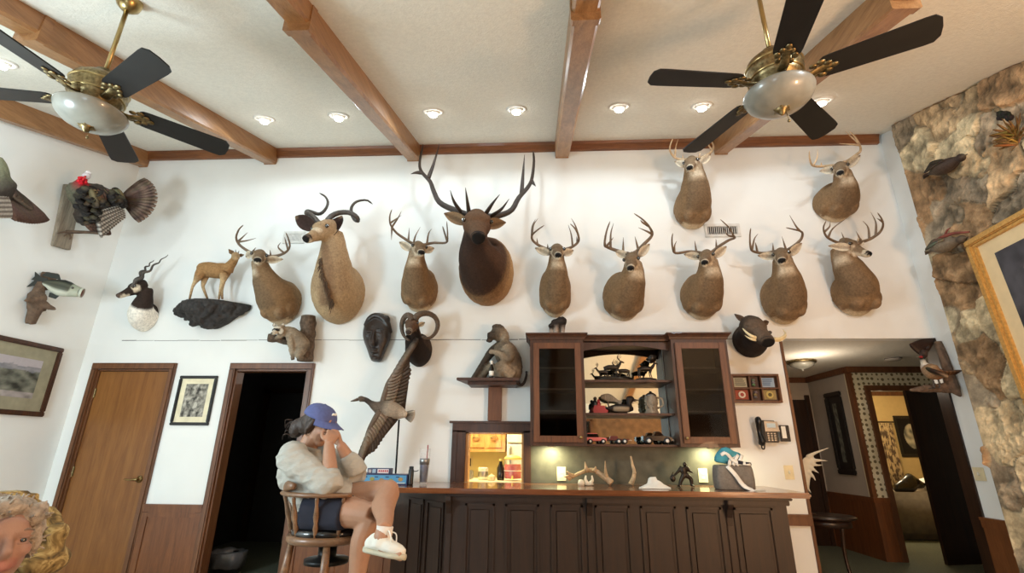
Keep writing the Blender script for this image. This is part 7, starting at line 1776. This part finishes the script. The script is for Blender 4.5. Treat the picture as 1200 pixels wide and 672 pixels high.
build('sweatshirt', sw, 'sweatshirt', t, True)
cf = M(); a, b = eN.lerp(wN, .12), eN.lerp(wN, .30); cf.sweep([a, a.lerp(b, .5), b], [.060, .058, .052], (0, .3, 1), 16); build('cuff', cf, 'sweatshirt', t, True)
cl = M(); cl.sweep([V((-1.405+.068*math.cos(a), 3.045+.078*math.sin(a), 1.245-.022*math.cos(a))) for a in [2*PI*i/24 for i in range(25)]], [(.012, .017)]*25, (0, 0, 1), 8, caps=False); build('collar', cl, 'sweatshirt', t, True)
# shorts
so = M(); limb(so, [V((-1.34, 3.03, .93)), V((-1.27, 3.03, .905)), V((-1.21, 3.03, .90))], [(.15, .13), (.17, .115), (.14, .09)], (.5,)*3, 18)
limb(so, [hipN, hipN.lerp(kN, .35), hipN.lerp(kN, .62)], [.118, .112, .100], (.5,)*3, 16); limb(so, [hipF, hipF.lerp(kF, .35), hipF.lerp(kF, .55)], [.118, .110, .100], (.5,)*3, 16)
so = remesh(so, .009, 2)
for p in so.v: n = noise.noise(p*12); p += V((n, n, n))*.006; p.z = max(p.z, SZ+.05)
build('shorts', so, 'navy_cloth', t, True)
# socks and shoes
def shoe(A, H, T, nm):
    d = (T-H).normalized(); up = (A-H.lerp(T, .25)); up = (up-d*up.dot(d)).normalized(); L = (T-H).length; s = M()
    k = 14; s.sweep([H+d*(L*(-.06+1.10*i/k))+up*(.022+.0*i) for i in range(k+1)], [(lerpl([.018, .036, .037, .038, .042, .043, .034, .012], i/k), lerpl([.02, .05, .064, .052, .038, .030, .022, .008], i/k), .022) for i in range(k+1)], up, 16, power=.85)
    s.sweep([A+up*-.0, A-up*.045], [.046, .048], d, 14)
    so_ = build('shoe', remesh(s, .0065, 2), 'shoe_white', t, True)
    e = M(); e.sweep([H+d*(L*(-.10+1.17*i/k))+up*(-.006+.010*max(0, i/k-.7)) for i in range(k+1)], [(lerpl([.012, .038, .040, .039, .044, .046, .038, .012], i/k), .014) for i in range(k+1)], up, 14, power=.8); build('sole', e, 'shoe_sole', so_, True)
    lc = M(); n_ = d.cross(up)
    for q in (.34, .44, .54): b = H+d*(L*q)+up*(.085-.05*(q-.3)/.3); lc.tube([b-n_*.024-up*.012, b+up*.004, b+n_*.024-up*.012], .0035)
    b = H+d*(L*.36)+up*.085; lc.tube([b, b+d*.05+up*.01+n_*.02, b+d*.085+n_*.03-up*.03], .003); lc.tube([b, b+d*.06+up*.0-n_*.02, b+d*.075-n_*.02-up*.045], .003); build('laces', lc, 'white_cloth', so_, True)
    sk = M(); sk.sweep([A-up*.03, A+up*.02, A+up*.045], [.041, .040, .041], d, 14); build('sock', sk, 'sock', t, True)
shoe(aF+V((0, 0, -.03)), fh+V((0, 0, -.004)), ft_, 'far'); shoe(aN+V((0, 0, -.03)), aN+V((-.03, 0, -.10)), aN+V((.19, -.03, -.12)), 'near')

# ---- wing chair and the older person in the foreground corner
def floral():
    m_, nt, b = new_mat('floral'); co = coords(nt); n1 = N(nt, 'ShaderNodeTexNoise', inputs={'Scale': 13.0, 'Detail': 3.0, 'Distortion': 2.2}); nt.links.new(co, n1.inputs['Vector'])
    cr = N(nt, 'ShaderNodeValToRGB'); e = cr.color_ramp.elements; e[0].position = .36; e[0].color = (*lin((82, 68, 42)), 1); e[1].position = .50; e[1].color = (*lin((140, 116, 70)), 1)
    x = e.new(.60); x.color = (*lin((184, 162, 108)), 1); x = e.new(.70); x.color = (*lin((120, 104, 60)), 1)
    nt.links.new(n1.outputs[0], cr.inputs[0]); nt.links.new(cr.outputs[0], b.inputs['Base Color']); b.inputs['Roughness'].default_value = .9
floral()
cf_ = V((.95, -.31, 0)).normalized(); cr_ = V((.31, .95, 0)).normalized(); CB = V((-1.90, 1.50, 0)); UZ = V((0, 0, 1))
t = thing('wing_chair', 'gold floral upholstered wing chair at the lower left corner behind the older person', 'armchair', CB+cf_*.35)
Q = lambda x, y, z: CB+cr_*x+cf_*y+UZ*z
def slab(name, rings, bev=.03):
    m = M(); m.loft(rings); return build(name, m, 'floral', t, False, bev)
slab('back', [[Q(-.37, -.14-.06*(z-.4), z), Q(.37, -.14-.06*(z-.4), z), Q(.37, .0-.06*(z-.4), z), Q(-.37, .0-.06*(z-.4), z)] for z in (.30, .7, 1.06)]+[[Q(-.34, -.16, 1.085), Q(.34, -.16, 1.085), Q(.34, -.06, 1.085), Q(-.34, -.06, 1.085)]])
slab('seat_cushion', [[Q(-.30, 0, z), Q(.30, 0, z), Q(.30, .52, z), Q(-.30, .52, z)] for z in (.33, .47)], .04)
slab('seat_base', [[Q(-.38, -.1, z), Q(.38, -.1, z), Q(.38, .52, z), Q(-.38, .52, z)] for z in (.14, .33)])
for s in (-1, 1):
    m = M(); m.sweep(smooth([Q(.40*s, -.10, .60), Q(.40*s, .1, .62), Q(.40*s, .3, .62), Q(.40*s, .5, .61)], 10), [(.07, .06)]*11, UZ, 16); m.loft([[Q(.36*s, -.1, z), Q(.43*s, -.1, z), Q(.43*s, .5, z), Q(.36*s, .5, z)] for z in (.15, .60)]); build('arm', m, 'floral', t, True)
    m = M(); m.sweep(smooth([Q(.36*s, -.10, .62), Q(.38*s, -.02, .80), Q(.385*s, .03, .90), Q(.38*s, -.02, .985), Q(.36*s, -.08, 1.0)], 14), [(.035, .05)]*15, cf_, 14)
    build('wing', m, 'floral', t, True)
    m = M(); m.ell(Q(.385*s, .045, .945), (.04, .04, .036)); limb(m, [Q(.385*s, .045, .93), Q(.39*s, .03, .87)], [.035, .04], (.5,)*3); m.ell(Q(.385*s, .03, .855), (.06, .085, .05)); build('arm_scroll', remesh(m, .01, 2), 'floral', t, True)
    for y in (0, .46): build('leg', M().sweep([Q(.33*s, y, .0), Q(.33*s, y, .15)], [.018, .028], cf_, 8), 'dark_wood', t, True)
t = thing('person', 'older person with short grey hair and blue shirt smiling in the lower left corner', 'person', (-1.55, 1.43, .45))
HC2 = EYE+ray(-3, 638)*1.36; f2 = V((.86, -.52, .02)); SK2 = c_((156, 122, 106)); m = M()
P2, AX2 = head_mesh(m, HC2, f2, .98, SK2, True)
tb = V((HC2.x-.10, HC2.y+.02, 0)); limb(m, [V((tb.x, tb.y, HC2.z-.25)), V((tb.x+.04, tb.y, HC2.z-.16)), HC2+V((-.02, 0, -.08))], [.075, .06, .058], SK2, 14)
sz_ = HC2.z-.27; sr = V((.50, .86, 0))
limb(m, [V((tb.x-.12, tb.y+.02, .52)), V((tb.x-.1, tb.y+.02, .62)), V((tb.x-.02, tb.y, sz_-.02))], [(.17, .13), (.17, .13), (.15, .10)], SK2, 18)
for s in (-1, 1):
    sh = V((tb.x, tb.y, sz_-.02))+sr*(.19*s); el = sh+V((.05, -.02, -.27))+sr*(.05*s); wr = el+cf_*.22+sr*(-.06*s)+UZ*-.02
    limb(m, [sh, sh.lerp(el, .5), el], [.058, .05, .043], SK2, 12); limb(m, [el, el.lerp(wr, .4), wr], [.043, .04, .028], SK2, 12); hand(m, wr, wr+cf_*.085, -UZ, .35, 1., SK2, thumb=-s)
    hp = V((tb.x-.10, tb.y, .53))+sr*(.09*s); kn = hp+cf_*.42+UZ*.02; an = kn+cf_*.04-UZ*.44
    limb(m, [hp, hp.lerp(kn, .5), kn], [.09, .08, .065], SK2, 14); limb(m, [kn, kn.lerp(an, .35), an], [.063, .06, .04], SK2, 12); limb(m, [an, an+V((0, 0, -.03)), an+cf_*.15-UZ*.05], [.04, .045, .03], SK2, 10)
b = remesh(m, .0068, 2)
for x in (-1, 1):
    b.ell(P2(.033*x, .083, .0215), (.0165, .009, .0055), AX2, 12, 7, mixc(SK2, (.1, .05, .04), .2)); b.ell(P2(.033*x, .0825, .0045), (.0155, .009, .005), AX2, 12, 7, SK2)
    b.sweep([P2(.016*x, .092, .036), P2(.033*x, .092, .041), P2(.052*x, .080, .036)], [.003, .004, .002], AX2[1], 6, c_((120, 100, 88)))
build('body', b, 'skin', t, True)
for x in (-1, 1):
    build('eye', M().ell(P2(.033*x, .0835, .013), .0085, seg=10, rings=7), 'eye', t, True)
h = M(); h.ell(P2(0, -.025, .042), (.088, .094, .085), AX2); h.ell(P2(.015, .05, .098), (.055, .03, .022), AX2); h.ell(P2(0, -.06, -.03), (.08, .06, .07), AX2)
for x in (-1, 1): h.ell(P2(.078*x, -.005, .01), (.019, .045, .055), AX2); h.ell(P2(.058*x, .045, .078), (.026, .028, .03), AX2)
h = remesh(h, .008, 1); random.seed(51)
for p in h.v: n = noise.fractal(V((p.x*24, p.y*24, p.z*24)), .8, 2.1, 3); p += V((n, n, n))*.006
random.seed(52)
for k in range(260):
    q = random.choice(h.v[:4000:3]); d_ = (q-HC2).normalized(); e_ = V((random.uniform(-1, 1), random.uniform(-1, 1), random.uniform(-1, .4)))*.011
    h.tube([q-d_*.004, q+d_*.007+e_*.5, q+d_*.006+e_], .0035, .001, 4, 5)
build('hair', h, 'hair_grey', t, True)
s_ = M(); limb(s_, [V((tb.x-.12, tb.y+.02, .50)), V((tb.x-.1, tb.y+.02, .62)), V((tb.x-.02, tb.y, sz_)), V((tb.x+.01, tb.y, sz_+.045))], [(.20, .16), (.19, .155), (.17, .125), (.08, .08)], (.5,)*3, 20)
for s in (-1, 1):
    sh = V((tb.x, tb.y, sz_-.015))+sr*(.19*s); el = sh+V((.05, -.02, -.27))+sr*(.05*s); limb(s_, [V((tb.x, tb.y, sz_)), sh, sh.lerp(el, .5), el], [.09, .085, .07, .06], (.5,)*3, 14)
build('shirt', remesh(s_, .01, 3), 'blue_shirt', t, True)
s_ = M()
for s in (-1, 1):
    hp = V((tb.x-.10, tb.y, .53))+sr*(.09*s); kn = hp+cf_*.42+UZ*.02; an = kn+cf_*.04-UZ*.44; limb(s_, [hp, hp.lerp(kn, .5), kn, kn.lerp(an, .4), kn.lerp(an, .92)], [.11, .095, .08, .075, .06], (.5,)*3, 14)
build('trousers', remesh(s_, .011, 2), 'navy_cloth', t, True)
